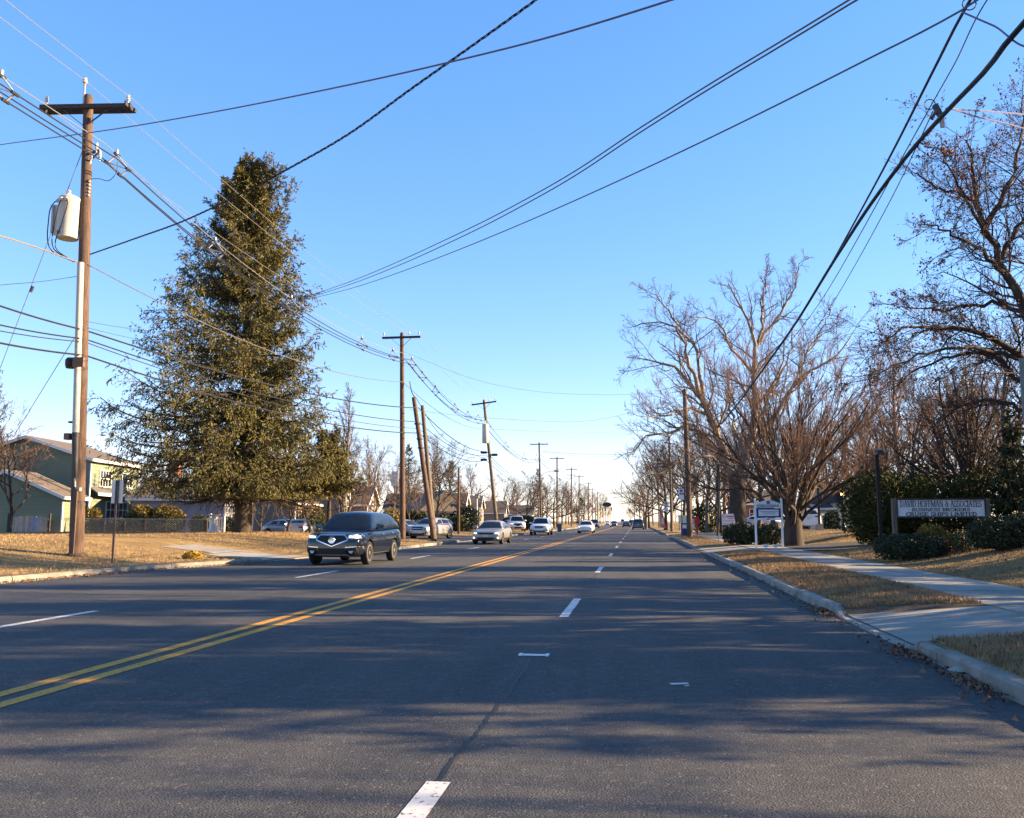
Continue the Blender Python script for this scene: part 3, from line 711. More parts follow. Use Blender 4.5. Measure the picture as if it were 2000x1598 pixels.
# -- generic bare trees (five meshes, reused for the rows behind)
def generic(seed, h, spread, nl, t_frac=.25, ang=.6, dens=1.0, leafy=0, wan=.16):
    g = np.random.default_rng(seed)
    tp = [(0, 0, -.3), (g.normal(0, .1), g.normal(0, .1), h * t_frac), (g.normal(0, .3), g.normal(0, .3), h * .55), (g.normal(0, .5), g.normal(0, .5), h * .86)]
    P0 = resample(tp, 14)[None]; R0 = (h * .021 * np.array([1.35, 1.05] + list(np.linspace(.95, .12, 12))))[None]
    P1, R1 = sprout(g, P0, R0, nl, .62 * spread, ang, 9, t0=t_frac, wan=wan, up=.16, rr=.55, taper=.55, rmin=.03)
    P2, R2 = sprout(g, P1, R1, max(4, int(8 * dens)), .50, .65, 6, t0=.18, wan=wan * 1.3, up=.10, rr=.5, rmin=.018)
    P3, R3 = sprout(g, P2, R2, max(4, int(7 * dens)), .52, .65, 4, t0=.15, wan=wan * 1.5, up=.06, rr=.55, rmin=.012)
    P4, R4 = sprout(g, P3, R3, 4, .55, .6, 3, t0=.2, wan=.25, up=.04, rr=.6, rmin=.009)
    lf = None
    if leafy:
        pts = P4[:, -1]; pts = pts[g.random(len(pts)) < leafy]; lf = leaf_quads(g, pts + g.normal(0, .08, pts.shape), .07)
    return [(P0, R0, 9), (P1, R1, 5)], [(P2, R2, 4), (P3, R3, 3), (P4, R4, 3)], lf
def proto(key, gen, bark, twig, leafmat=None):
    tr, cr, lf = gen; me = []
    V, Q = tree_mesh(tr); a = np_mesh('trunk', V, Q=Q, smooth=True); a.materials.append(bark)
    V, Q = tree_mesh(cr); b = np_mesh('crown', V, Q=Q); b.materials.append(twig)
    c = None
    if lf is not None: c = np_mesh('leaves', lf[0], Q=lf[1]); c.materials.append(leafmat)
    TREES[key] = (a, b, c)
def plant(key, x, y, label, cat='tree', s=1.0, rz=None, group=None, name='bare_tree', z=None, sz=None):
    rz = nr.uniform(0, 6.28) if rz is None else rz
    t = thing(name, label, cat, (x, y, (gz(x, y) if z is None else z) - .02), rz, group); t.scale = (s, s, sz or s)
    a, b, c = TREES[key]
    link('trunk', a, None, t); link('crown', b, None, t)
    if c is not None: prop(link('leaves', c, None, t), kind='stuff')
    return t
proto('A', generic(11, 12, 1.0, 14, .22, .62), M['bark'], M['twig'])
proto('B', generic(12, 12, 1.25, 13, .18, .80), M['bark_dark'], M['twig_dark'])
proto('C', generic(13, 12, .80, 17, .15, .48, dens=.9), M['bark'], M['twig_red'])
proto('D', generic(14, 6, 1.35, 11, .16, .95, dens=.8, wan=.22), M['bark_dark'], M['twig_red'])
proto('E', generic(15, 13, .55, 20, .10, .34, dens=.8, wan=.09), M['bark'], M['twig'])

# -- the spreading pale-limbed tree behind the tall right pole
g = np.random.default_rng(21); YT = 72.0
def L(px, d0, d1, r0, r1, Y=YT):
    n = len(px); return ([at(x, y, Y + d0 + (d1 - d0) * i / (n - 1)) for i, (x, y) in enumerate(px)], r0, r1)
bp_ = at(1441, 1044, YT)
trk = [L([(1441, 1050), (1441, 1000), (1440, 960), (1436, 925)], 0, 0, .72, .58)]
main = [L([(1436, 940), (1415, 890), (1390, 820), (1352, 755), (1310, 715), (1265, 703), (1225, 700)], 0, -3, .52, .03),
        L([(1440, 935), (1462, 880), (1472, 800), (1473, 735), (1476, 680), (1470, 650), (1440, 590), (1425, 555)], 0, 2, .55, .06),
        L([(1366, 770), (1345, 700), (1330, 650), (1308, 610), (1280, 575)], -2, -5, .26, .05),
        L([(1372, 790), (1368, 720), (1350, 670), (1322, 640), (1275, 628), (1238, 640)], -1, 4, .24, .05),
        L([(1476, 678), (1490, 640), (1488, 600), (1496, 560), (1498, 518)], 2, 0, .20, .04),
        L([(1480, 672), (1505, 640), (1535, 600), (1555, 560), (1562, 515)], 2, 5, .22, .04),
        L([(1472, 730), (1445, 700), (1420, 668), (1412, 640), (1385, 622), (1350, 636)], 1, -3, .20, .04),
        L([(1465, 870), (1520, 800), (1560, 740), (1600, 715), (1640, 690), (1665, 650)], 1, 4, .34, .05),
        L([(1545, 765), (1570, 700), (1600, 650), (1625, 605)], 3, 6, .2, .04),
        L([(1425, 905), (1380, 860), (1345, 830), (1320, 840), (1290, 850), (1260, 855), (1235, 885)], 0, -5, .30, .05),
        L([(1400, 845), (1370, 800), (1330, 800), (1290, 815), (1255, 815)], 0, -6, .24, .05),
        L([(1432, 925), (1400, 900), (1360, 895), (1320, 905), (1280, 925), (1262, 930)], 0, -4, .22, .04),
        L([(1455, 890), (1430, 820), (1420, 760), (1425, 720)], 0, 6, .26, .05),
        L([(1470, 850), (1500, 780), (1540, 700), (1550, 640)], 0, 8, .24, .05)]
P0, R0 = limbs(trk, 12); P1, R1 = limbs(main, 16); R1 = R1 * .72
P1[:, 2:] += g.normal(0, .10, P1[:, 2:].shape)
P2, R2 = sprout(g, P1, R1, 15, .30, .75, 8, t0=.25, wan=.2, up=.10, rr=.42, rmin=.026, taper=.4)
P3, R3 = sprout(g, P2, R2, 8, .46, .75, 6, t0=.12, wan=.24, up=.06, rr=.55, rmin=.015)
P4, R4 = sprout(g, P3, R3, 6, .55, .70, 4, t0=.15, wan=.25, up=.05, rr=.65, rmin=.010)
make_tree('spreading_tree', 'tall bare spreading tree with pale crooked upper limbs behind the tall right pole', 'tree', bp_,
          [(P0, R0, 12)], [(P2, R2, 4), (P3, R3, 3), (P4, R4, 3)], M['bark_dark'], M['twig'], limb=[(P1, R1, 7)], limbmat=M['bark_pale'])

# -- the vase-shaped tree beside the dental sign
g = np.random.default_rng(33); YZ = 43.5
bz = at(1548, 1043, YZ); bz.z = gz(bz.x, bz.y) - .1
hz = 9.9
tr = [([bz + Vector((0, 0, -.2)), bz + Vector((.02, 0, .7)), bz + Vector((.05, 0, 1.25)), bz + Vector((.1, 0, 1.7))], .56, .36)]
st = []
for i in range(19):
    az = 2 * math.pi * (i * .381966); inc = math.radians(6 + 64 * ((i + .5) / 19) ** .8)
    Ln = min(6.5 + g.uniform(-.7, .7), (4.7 + g.uniform(-.5, .4)) / math.sin(inc))
    d = Vector((math.sin(inc) * math.cos(az), math.sin(inc) * math.sin(az), math.cos(inc)))
    p0 = bz + Vector((d.x * .22, d.y * .22, 1.0 + .8 * g.random())); e = lambda k: Vector(g.normal(0, k, 3))
    st.append(([p0, p0 + Vector((d.x * .75, d.y * .75, d.z * 1.05 + .12)) * Ln * .22 + e(.06), p0 + Vector((d.x * .85, d.y * .85, d.z + .08)) * Ln * .45 + e(.14), p0 + Vector((d.x * .98, d.y * .98, d.z + .05)) * Ln * .72 + e(.2), p0 + Vector((d.x * 1.12, d.y * 1.12, d.z * .92 + .08)) * Ln + e(.2)], .125 - .04 * g.random(), .014))
P0, R0 = limbs(tr, 8); P1, R1 = limbs(st, 16); P1[:, 2:] += g.normal(0, .03, P1[:, 2:].shape)
Pa, Ra = sprout(g, P1, R1, 5, .66, .33, 10, t0=.10, wan=.10, up=.14, rr=.62, rmin=.02, taper=.35, tip=.2)
P1b = np.concatenate([P1[:, ::1][:, np.linspace(0, 15, 10).astype(int)], Pa]); R1b = np.concatenate([R1[:, np.linspace(0, 15, 10).astype(int)], Ra])
P2, R2 = sprout(g, P1b, R1b, 8, .36, .40, 7, t0=.18, wan=.13, up=.12, rr=.5, rmin=.011, taper=.3)
P3, R3 = sprout(g, P2, R2, 8, .50, .46, 4, t0=.15, wan=.16, up=.10, rr=.6, rmin=.008)
P4, R4 = sprout(g, P3, R3, 3, .55, .42, 3, t0=.2, wan=.16, up=.08, rr=.7, rmin=.006)
make_tree('vase_tree', 'bare vase-shaped tree fanning out from a short thick trunk beside the dental sign', 'tree', bz,
          [(P0, R0, 12), (P1, R1, 6), (Pa, Ra, 5)], [(P2, R2, 4), (P3, R3, 3), (P4, R4, 3)], M['bark_dark'], M['twig_red'])

# -- the brown-leaved tree leaning in from the right edge
g = np.random.default_rng(44); YO = 27.0
bo = at(2085, 1060, YO + 1); bo.z = gz(bo.x, bo.y) - .2
def LO(px, d0, d1, r0, r1): return L(px, d0, d1, r0, r1, YO)
tr = [([bo, at(2080, 900, YO + 1), at(2070, 760, YO + 1), at(2055, 640, YO + 1)], .42, .30)]
main = [LO([(2060, 740), (2000, 705), (1960, 672), (1900, 648), (1840, 640), (1780, 640), (1720, 668)], 1, -1.5, .17, .022),
        LO([(2058, 700), (2010, 620), (1972, 545), (1938, 470), (1915, 410), (1900, 340), (1890, 270)], 1, -.5, .24, .03),
        LO([(1970, 542), (1925, 500), (1890, 470), (1850, 450), (1800, 440)], .5, -1.5, .10, .02),
        LO([(2005, 612), (1950, 597), (1890, 600), (1830, 606), (1760, 600)], .5, 2.5, .10, .02),
        LO([(1925, 440), (1960, 380), (1985, 320), (1995, 250), (2000, 200)], 0, 1, .12, .02),
        LO([(2050, 640), (2060, 500), (2040, 380), (2030, 260), (2040, 180)], 1, 3, .24, .03),
        LO([(1955, 505), (1990, 440), (2030, 400), (2070, 350)], .5, 1.5, .11, .02),
        LO([(2060, 760), (1985, 740), (1935, 695), (1880, 690), (1800, 720), (1740, 760)], 1, 3, .12, .02),
        LO([(2000, 705), (1950, 690), (1880, 678), (1800, 690), (1740, 720), (1700, 740)], .6, -2, .09, .018),
        LO([(1915, 412), (1880, 380), (1840, 370), (1800, 350), (1775, 330)], 0, 1, .09, .018),
        LO([(1945, 480), (1890, 400), (1850, 330), (1840, 290)], 0, -2, .08, .018),
        LO([(2070, 820), (2000, 800), (1930, 780), (1870, 800), (1810, 840)], 1, 2.5, .11, .02),
        LO([(2055, 640), (2130, 540), (2180, 420), (2200, 300)], 1, 0, .2, .03), LO([(2060, 700), (2140, 640), (2230, 590)], 1, 3, .16, .03),
        LO([(2050, 640), (2080, 500), (2110, 350), (2130, 220)], 1, 5, .2, .03)]
P0, R0 = limbs(tr, 10); P1, R1 = limbs(main, 16); R1 = R1 * .78; P1[:, 2:] += g.normal(0, .04, P1[:, 2:].shape)
P2, R2 = sprout(g, P1, R1, 22, .34, .8, 7, t0=.10, wan=.16, up=.06, rr=.30, rmin=.011, taper=.3)
P3, R3 = sprout(g, P2, R2, 9, .50, .75, 5, t0=.12, wan=.2, up=.04, rr=.6, rmin=.0065)
P4, R4 = sprout(g, P3, R3, 5, .50, .75, 3, t0=.2, wan=.22, up=.03, rr=.65, rmin=.0045)
lp = P4[:, 1:].reshape(-1, 3); cl = np.sin(lp[:, 0] * 1.7 + lp[:, 2] * 2.1) + np.sin(lp[:, 1] * 1.9 - lp[:, 2] * 1.3) + g.normal(0, .8, len(lp))
lp = lp[cl > .3]; lf = leaf_quads(g, lp + g.normal(0, .05, lp.shape), .042, asp=.55)
make_tree('brown_leaved_tree', 'large tree with clinging brown leaves reaching in from the right edge', 'tree', bo,
          [(P0, R0, 12), (P1, R1, 7)], [(P2, R2, 4), (P3, R3, 3), (P4, R4, 3)], M['bark_dark'], M['twig_dark'], lf, M['leaf_brown'])

# -- the many-stemmed tree rising behind the long sign
g = np.random.default_rng(55); YM = 40.0
bm_ = at(1893, 1000, YM); bm_.z = gz(bm_.x, bm_.y)
st = []
for top, dd in (((1800, 790), 0), ((1770, 830), 1.5), ((1830, 740), -1), ((1860, 720), 1), ((1885, 700), -.5), ((1905, 710), 1), ((1925, 720), -1), ((1950, 760), .5), ((1975, 800), -1), ((1990, 850), 1), ((1745, 880), 0), ((1912, 760), 2)):
    tx = at(top[0], top[1], YM + dd * 1.2); mid = bm_ * .55 + tx * .45; mid.z += .9
    st.append(([bm_, bm_ + Vector(((tx.x - bm_.x) * .08, dd * .1, 1.1)), mid, tx], .15, .025))
P1, R1 = limbs(st, 12); P1[:, 2:] += g.normal(0, .05, P1[:, 2:].shape)
P2, R2 = sprout(g, P1, R1, 11, .34, .55, 7, t0=.25, wan=.15, up=.10, rr=.5, rmin=.02)
P3, R3 = sprout(g, P2, R2, 7, .48, .6, 4, t0=.15, wan=.22, up=.06, rr=.6, rmin=.012)
P4, R4 = sprout(g, P3, R3, 4, .5, .6, 3, t0=.2, wan=.22, up=.05, rr=.7, rmin=.009)
lp = P4[:, -1]; lp = lp[g.random(len(lp)) < .10]; lf = leaf_quads(g, lp, .05)
make_tree('many_stemmed_tree', 'dark many-stemmed tree rising from the hedge behind the long white sign', 'tree', bm_,
          [(P1, R1, 7)], [(P2, R2, 4), (P3, R3, 3), (P4, R4, 3)], M['bark_dark'], M['twig_dark'], lf, M['leaf_brown'])

# -- the big spruce
def spruce(name, label, base, Ht, prof, nb, seed, trunk_r, bare=1.6, dense=1.0, needle='needle', leaders=(), zmin=.25, whorl=.62, lean=0.0, p3=2, hang=-.10, wj=.07):
    g = np.random.default_rng(seed); base = Vector(base)
    t = thing(name, label, 'tree', base)
    hp = np.array([p[0] for p in prof]); lp_ = np.array([p[1] for p in prof]); rp_ = np.array([p[2] for p in prof])
    tp = resample([(0, 0, -.3), (.05, 0, Ht * .3), (lean * .6, .1, Ht * .65), (lean, 0, Ht * .97)], 18)[None]
    tr = (trunk_r * np.concatenate([[1.3, 1.05], np.linspace(.95, .05, 16)]))[None]
    hs_ = bare + (Ht * .985 - bare) * ((np.arange(nb) + g.uniform(0, 1, nb)) / nb) ** 1.3
    hs_ = np.where(g.random(nb) < .9, np.floor(hs_ / whorl) * whorl + g.normal(0, wj, nb) + whorl * .5, hs_)
    az = np.arange(nb) * 2.39996 + g.uniform(-.4, .4, nb); cx = np.cos(az)          # cx>0: towards the right
    hf = hs_ / Ht; u = np.clip(.5 + .72 * cx, 0, 1); Ln = np.zeros(nb)
    rise = np.interp(hf, [0, .3, .5, .7, .85, .95], [.06, .08, .22, .38, .7, 1.2])[:, None]
    net = rise[:, 0] - (.60 * (1 - hf) + .05) + .30 + .12 * np.minimum(1, hf * 1.6)          # how far the tip rises per metre of bough
    for _ in range(5):
        ht = hs_ + np.maximum(0, net) * Ln; Ln = .5 * Ln + .5 * (np.interp(ht, hp, lp_) * (1 - u) + np.interp(ht, hp, rp_) * u)
    Ln = np.maximum(.15, Ln * g.uniform(.74, 1.10, nb))
    S = 9; k = np.linspace(0, 1, S)
    dirx, diry = np.cos(az), np.sin(az)
    zc = hs_[:, None] + Ln[:, None] * (rise * k - (.60 * (1 - hf[:, None]) + .05) * k ** 1.25 + (.30 + .12 * np.minimum(1, hf[:, None] * 1.6)) * k ** 3.4)
    P1 = np.stack([lean * hf[:, None] + dirx[:, None] * Ln[:, None] * k, diry[:, None] * Ln[:, None] * k, zc], -1)
    P1[:, 1:] += g.normal(0, .06, P1[:, 1:].shape)
    P1[:, 2:, 2] = np.maximum(P1[:, 2:, 2], .55)
    R1 = (.022 + .011 * Ln)[:, None] * np.linspace(1, .18, S)[None]
    ex = []
    for (dx, dz0, dz1) in leaders: ex.append(([(lean * .9, 0, dz0), (dx * .6, .1, dz0 + (dz1 - dz0) * .35), (dx, .1, dz1)], .06, .015))
    if ex:
        Pe, Re = limbs(ex, S); P1 = np.vstack([P1, Pe]); R1 = np.vstack([R1, Re])
    P2, R2 = sprout(g, P1, R1, int((25 if p3 > 2 else 18) * dense), .25, .80, 5, t0=.06, wan=.12, up=np.concatenate([np.interp(hf, [0, .55, .8, 1], [hang, hang * .6, .05, .30]), np.full(len(ex), .30)]) if p3 > 2 else hang, rr=.4, rmin=.008, taper=.30)
    P3, R3 = sprout(g, P2, R2, p3, .42, .9, 3, t0=.08, wan=.10, up=np.repeat(np.concatenate([np.interp(hf, [0, .5, .8, 1], [-.42, -.30, -.05, .12]), np.full(len(ex), .15)]), len(P2) // len(P1)) if p3 > 2 else -.3, rr=.6, rmin=.006, taper=.2)
    V, Q = tree_mesh([(tp, tr, 12)]); link('trunk', np_mesh('trunk', V, Q=Q, smooth=True), M['bark_dark'], t)
    V, Q = tree_mesh([(P1, R1, 4), (P2, R2, 3)]); link('branches', np_mesh('branches', V, Q=Q), M['bark_dark'], t)
    # hanging and forward-pointing needle sprays
    def sprays(P, n, lo, hi, wd, hang, rnd=.30):
        N, S_, _ = P.shape
        tt = g.uniform(.12, 1, (N, n)); f = tt * (S_ - 1) * .999; i = f.astype(int); fr = (f - i)[..., None]; b = np.arange(N)[:, None]
        p = (P[b, i] * (1 - fr) + P[b, i + 1] * fr).reshape(-1, 3); tg = unit((P[b, i + 1] - P[b, i])).reshape(-1, 3)
        d = unit(tg * g.uniform(.2, 1.0, (len(p), 1)) + g.normal(0, rnd, p.shape) + np.array([0, 0, -1.0]) * hang * g.uniform(.3, 1.3, (len(p), 1)))
        ln = g.uniform(lo, hi, (len(p), 1)); sd = unit(np.cross(d, g.normal(0, 1, p.shape))) * (wd * g.uniform(.7, 1.3, (len(p), 1)))
        V = np.stack([p, p + d * ln * .4 + sd, p + d * ln, p + d * ln * .4 - sd], 1).reshape(-1, 3)
        return V, np.arange(len(p) * 4).reshape(-1, 4)
    big = np.repeat([1.0], 1)
    V1, Q1 = sprays(P1, int(40 * dense), .09, .24, .024, .55); V2, Q2 = sprays(P2, int(9 * dense), .08, .25, .024, .8); V4, Q4 = sprays(P3, max(3, int(6 * dense)), .09, .24, .025, .22, .20)
    V3, Q3 = sprays(P2, int(6 * dense), .08, .17, .024, -.15)
    V = np.vstack([V1, V2, V3, V4]); Q = np.vstack([Q1, Q2 + len(V1), Q3 + len(V1) + len(V2), Q4 + len(V1) + len(V2) + len(V3)])
    V[:, 2] = np.maximum(V[:, 2], zmin)
    link('foliage', np_mesh('foliage', V, Q=Q), M[needle], t)
    return t
YSP = 46.0; sb = at(473, 1044, YSP); SPX = sb.x; sb.z = gz(sb.x, sb.y)
mp_ = YSP * (1 / F)                                              # metres per photo pixel there
cl_ = 463
def hh(py): return at(463, py, YSP).z - sb.z
prof = [(hh(995), 3.2, 5.6), (hh(960), 5.0, 5.8), (hh(920), 6.6, 6.0), (hh(880), 7.3, 5.7), (hh(820), 7.3, 5.2), (hh(745), 7.7, 4.8), (hh(700), 6.8, 4.6),
        (hh(640), 6.0, 4.3), (hh(590), 5.4, 4.0), (hh(545), 4.2, 3.5), (hh(500), 4.3, 3.9), (hh(460), 3.6, 3.3), (hh(425), 2.3, 2.2), (hh(385), 1.8, 1.4), (hh(350), .85, .8), (hh(315), .3, .3)]
prof = [(a, b - .35, c - .35) if a < hh(430) else (a, b, c) for a, b, c in prof]
spruce('spruce_tree', 'tall dark spruce with drooping branches standing on the left lawn', sb, hh(340), prof, 215, 7, .46, bare=hh(950), dense=1.0, zmin=1.8, lean=-.55, whorl=1.05, p3=7, hang=-.17, wj=.12,
       leaders=((-.45, hh(410), hh(310)), (.55, hh(410), hh(318)), (.05, hh(390), hh(322)), (-1.0, hh(420), hh(344)), (-2.0, hh(460), hh(362)), (1.4, hh(420), hh(336)), (2.1, hh(460), hh(374)), (1.0, hh(400), hh(338))))
p = at(640, 1042, 50); spruce('spruce_tree', 'smaller drooping evergreen to the right of the big spruce, lower branches hanging over the lawn', (p.x, p.y, gz(p.x, p.y)), 5.6,
       [(1.8, 2.3, 2.2), (3.2, 2.5, 2.0), (4.4, 1.8, 1.5), (5.6, .7, .7)], 60, 8, .16, bare=2.5, dense=.9, zmin=1.5)
TREES['spruce'] = None
def conifer(px, py, Y, Ht, rad, label, seed, needle='needle_dark', nb=60, dense=.6):
    p = at(px, py, Y); return spruce('evergreen_tree', label, (p.x, p.y, gz(p.x, p.y)), Ht, [(0, rad, rad), (Ht * .5, rad * .72, rad * .72), (Ht, .2, .2)], nb, seed, .15, bare=.9, dense=dense, needle=needle)
conifer(796, 1030, 112, 11, 4.2, 'dark conical evergreen rising behind the brown roof left of the leaning poles', 61, nb=70)
conifer(880, 1030, 120, 9.5, 3.6, 'dark evergreen with a ragged top behind the bare yard tree', 62)
conifer(1051, 1030, 190, 12.5, 5.2, 'rounded evergreen beyond the white house gables', 63)
conifer(1135, 1030, 260, 8, 5, 'low dark evergreen behind the far left poles', 64)
conifer(-36, 1040, 62, 13.5, 3.4, 'yellowish evergreen at the left edge behind the pole', 65, needle='needle')
for (px, Y, Ht, rad, sd, lab) in ((1992, 36, 4.6, 1.5, 71, 'dark evergreen at the right edge behind the long sign'), (2075, 34, 5.5, 2.0, 72, 'dark evergreen just beyond the right edge')):
    conifer(px, 1040, Y, Ht, rad, lab, sd, nb=50, dense=.6)
# ------------------------------------------------------------------ planted trees, rows, shrubs
def pl(key, px, Y, label, s=1.0, dz=0, **k):
    p = at(px, 1018, Y); return plant(key, p.x, p.y, label, s=s, **k)
# left side, near to far
pl('D', 18, 47, 'low wiry bare tree in front of the green house at the left edge', s=.95, rz=1.0)
pl('E', -25, 52, 'bare tree reaching in at the left edge above the green house', s=.80, rz=2.0)
pl('E', 672, 74, 'tall slender bare tree with upright stems to the right of the spruce', s=1.02, rz=.4)
pl('E', 720, 92, 'second upright bare tree, just left of the first crossarm pole down the road', s=.78, rz=2.4)
pl('D', 512, 58, 'crooked bare shrub tree beside the spruce trunk', s=.75)
pl('D', 560, 60, 'reddish bare shrub tree between the spruce and the parked silver car', s=.8)
pl('D', 608, 62, 'small bare tree above the parked silver car', s=.9)
pl('D', 668, 70, 'bare tree with bent pale limbs in front of the yellow house', s=.9)
pl('D', 728, 78, 'bare tree in front of the pale green gable', s=.85)
pl('A', 853, 86, 'bare yard tree with a forked trunk right of the leaning poles', s=.62, rz=.3)
pl('D', 800, 90, 'reddish bare bush tree behind the leaning poles', s=.9)
pl('C', 900, 110, 'reddish bare tree behind the short brown pole', s=.55)
pl('B', 1030, 128, 'dark wide bare tree by the parked cars left of the white car', s=.62, rz=.8)
pl('B', 1082, 160, 'dark bare tree behind the fifth pole on the left', s=.70)
for i, (px, Y, k, s) in enumerate([(640, 100, 'A', 1.0), (560, 100, 'C', .8), (690, 120, 'A', 1.05), (735, 118, 'A', .95), (770, 130, 'B', .85), (812, 125, 'A', .8), (845, 118, 'A', 1.05), (880, 140, 'B', 1.0), (920, 150, 'A', .9),
        (610, 90, 'C', .75), (300, 100, 'A', .75), (345, 105, 'C', .8), (520, 95, 'A', .7), (960, 170, 'C', .75), (985, 160, 'B', .7), (1010, 180, 'A', .75), (1040, 200, 'C', .9), (1068, 210, 'A', .85), (-60, 75, 'A', .9),
        (1000, 230, 'A', 1.0), (1098, 230, 'B', .9), (1112, 250, 'C', .85), (1128, 260, 'A', .9), (1140, 300, 'B', 1.0), (1105, 300, 'A', 1.1), (1152, 340, 'C', 1.1), (1163, 380, 'A', 1.1), (1172, 430, 'B', 1.1), (1060, 260, 'B', 1.0)]):
    pl(k, px, Y, 'bare brown tree in the row behind the houses on the left', s=s, group='bare trees behind the left houses')
# right side
pl('A', 1382, 96, 'bare tree with a dark trunk behind the tall right pole', s=.95, rz=.2)
pl('B', 1408, 86, 'leaning dark-trunked bare tree beside the small white board', s=.9, rz=1.3)
pl('C', 1752, 56, 'slim dark bare tree behind the dark lamp post', s=.95, rz=.6)
pl('A', 1690, 66, 'bare tree above the small white house', s=.75)
pl('B', 1795, 52, 'dark slim bare tree rising behind the hedge left of the many-stemmed tree', s=.7)
pl('A', 1985, 48, 'bare tree tangled behind the brown-leaved tree at the right edge', s=.95)
for i, (px, Y, k, s) in enumerate([(1250, 300, 'B', 1.1), (1258, 240, 'A', 1.05), (1268, 190, 'B', 1.05), (1262, 160, 'A', .95), (1290, 170, 'B', 1.2), (1312, 150, 'A', 1.15), (1335, 135, 'B', 1.1), (1300, 120, 'B', .95), (1352, 118, 'A', 1.05), (1365, 150, 'C', 1.2),
        (1420, 120, 'C', 1.1), (1452, 110, 'A', 1.1), (1480, 100, 'C', 1.0), (1510, 95, 'A', 1.0), (1450, 150, 'B', 1.2), (1540, 100, 'C', 1.0), (1585, 95, 'A', .9), (1622, 90, 'C', .9), (1660, 90, 'A', 1.0), (1700, 80, 'C', .95), (1735, 85, 'A', 1.0), (1770, 80, 'B', .95),
        (1810, 75, 'A', .9), (1850, 70, 'C', .95), (1890, 75, 'A', 1.0), (1925, 65, 'B', .9), (1965, 70, 'C', 1.0), (2010, 65, 'A', 1.0), (1400, 170, 'A', 1.2), (1240, 420, 'A', 1.1), (1256, 500, 'B', 1.2), (1230, 560, 'A', .8)]):
    pl(k, px, Y, 'bare brown tree in the wood behind the right verge', s=s, group='bare trees behind the right verge')
# far tree line that closes the road
for i in range(26):
    x = -150 + i * 11 + nr.uniform(-4, 4); y = 620 + nr.uniform(-40, 120)
    if abs(x + 1) < 9: continue
    plant('ABC'[i % 3], x, y, 'far bare tree in the line that closes the end of the road', s=nr.uniform(.8, 1.25), group='far trees at the end of the road')
for i in range(30):
    x = -70 - i * 9 + nr.uniform(-4, 4); y = 150 + i * 12 + nr.uniform(-20, 20)
    plant('CAB'[i % 3], x, y, 'bare tree in the wood far behind the left houses', s=nr.uniform(.9, 1.2), group='far bare trees on the left')
for i in range(24):
    x = 30 + i * 4.0 + nr.uniform(-3, 3); y = 260 - i * 4 + nr.uniform(-14, 14)
    plant('CAB'[i % 3], x, y, 'bare tree in the wood far behind the right verge', s=nr.uniform(.9, 1.2), group='far bare trees on the right')
# trees along the right side of the road that stand beside and behind the viewer
for (x, y, k, s) in [(15, 16.5, 'B', .9), (19, 13, 'A', .95), (23, 20, 'A', .9), (17, 24, 'A', .8), (24, 7.0, 'B', .8), (15, 4.0, 'A', .55)]:
    plant(k, x, y, 'bare tree beside the road on the right, outside the picture', s=s, group='bare roadside trees beyond the right edge')
ev = spruce('evergreen_tree', 'unseen dense evergreen on the right beyond the picture, added to shade the road', (13.5, 10.2, gz(13.5, 10.2)), 8.5, [(0, 2.6, 2.6), (4.2, 2.2, 2.2), (8.5, .4, .4)], 80, 91, .2, bare=.6, dense=.95, needle='needle_dark'); ev['group'] = 'evergreens beyond the right edge'  # unseen evergreens, added to throw dense shade over the near road
for (x, y, k) in [(14.5, 14.3, 1.06), (17, 18.6, 1.12), (19.5, 23.5, 1.18), (22, 31, 1.18), (19, 12.5, 1.06)]:
    e2 = copy_tree(ev); e2.location = (x, y, gz(x, y)); e2.rotation_euler = (0, 0, x * 1.7); e2.scale = (k, k, k)

def leaf_blob(name, label, cat, base, parts, n, size, m, seed, group=None, mat2=None, stem=True, asp=.55, top=None):
    """leaf-sized faces spread through lumpy ellipsoids: parts = [(cx,cy,cz, rx,ry,rz)] local"""
    g = np.random.default_rng(seed); t = thing(name, label, cat, base, 0, group)
    vol = np.array([p[3] * p[4] + p[4] * p[5] + p[3] * p[5] for p in parts]); cnt = (n * vol / vol.sum()).astype(int); Vs = []
    for p, c in zip(parts, cnt):
        d = unit(g.normal(0, 1, (c, 3))); lum = 1 + .13 * np.sin(d[:, 0] * 5 + seed) * np.sin(d[:, 1] * 6 + d[:, 2] * 4 + seed * 2)
        r = (g.random(c) ** .28)[:, None] * lum[:, None]; q = np.array(p[:3]) + d * r * np.array(p[3:]); Vs.append(q)
    pts = np.vstack(Vs); pts = pts[pts[:, 2] > .02]; V, Q = leaf_quads(g, pts, size, asp=asp)
    me = np_mesh('foliage', V, Q=Q); o = link('foliage', me, [m] + ([mat2] if mat2 else []), t)
    if mat2:
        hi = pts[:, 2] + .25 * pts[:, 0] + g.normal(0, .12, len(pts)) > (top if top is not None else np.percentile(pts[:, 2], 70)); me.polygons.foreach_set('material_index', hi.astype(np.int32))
    if stem:
        q = MB()
        for p in parts:
            for k in range(4):
                a = k * 1.57 + seed; q.tube([(p[0] * .7, p[1] * .7, -.05), (p[0] + .3 * p[3] * math.cos(a), p[1] + .3 * p[4] * math.sin(a), p[2]), (p[0] + .6 * p[3] * math.cos(a), p[1] + .6 * p[4] * math.sin(a), p[2] + .6 * p[5])], [.03, .02, .008], 4)
        q.build('stem', M['bark_dark'], t)
    return t
def blob_px(px, py, Y, *a, **k):
    p = at(px, py, Y); return (p.x, p.y, gz(p.x, p.y))
B_ = lambda px, Y: (lambda p: (p.x, p.y, gz(p.x, p.y)))(at(px, 1018, Y))
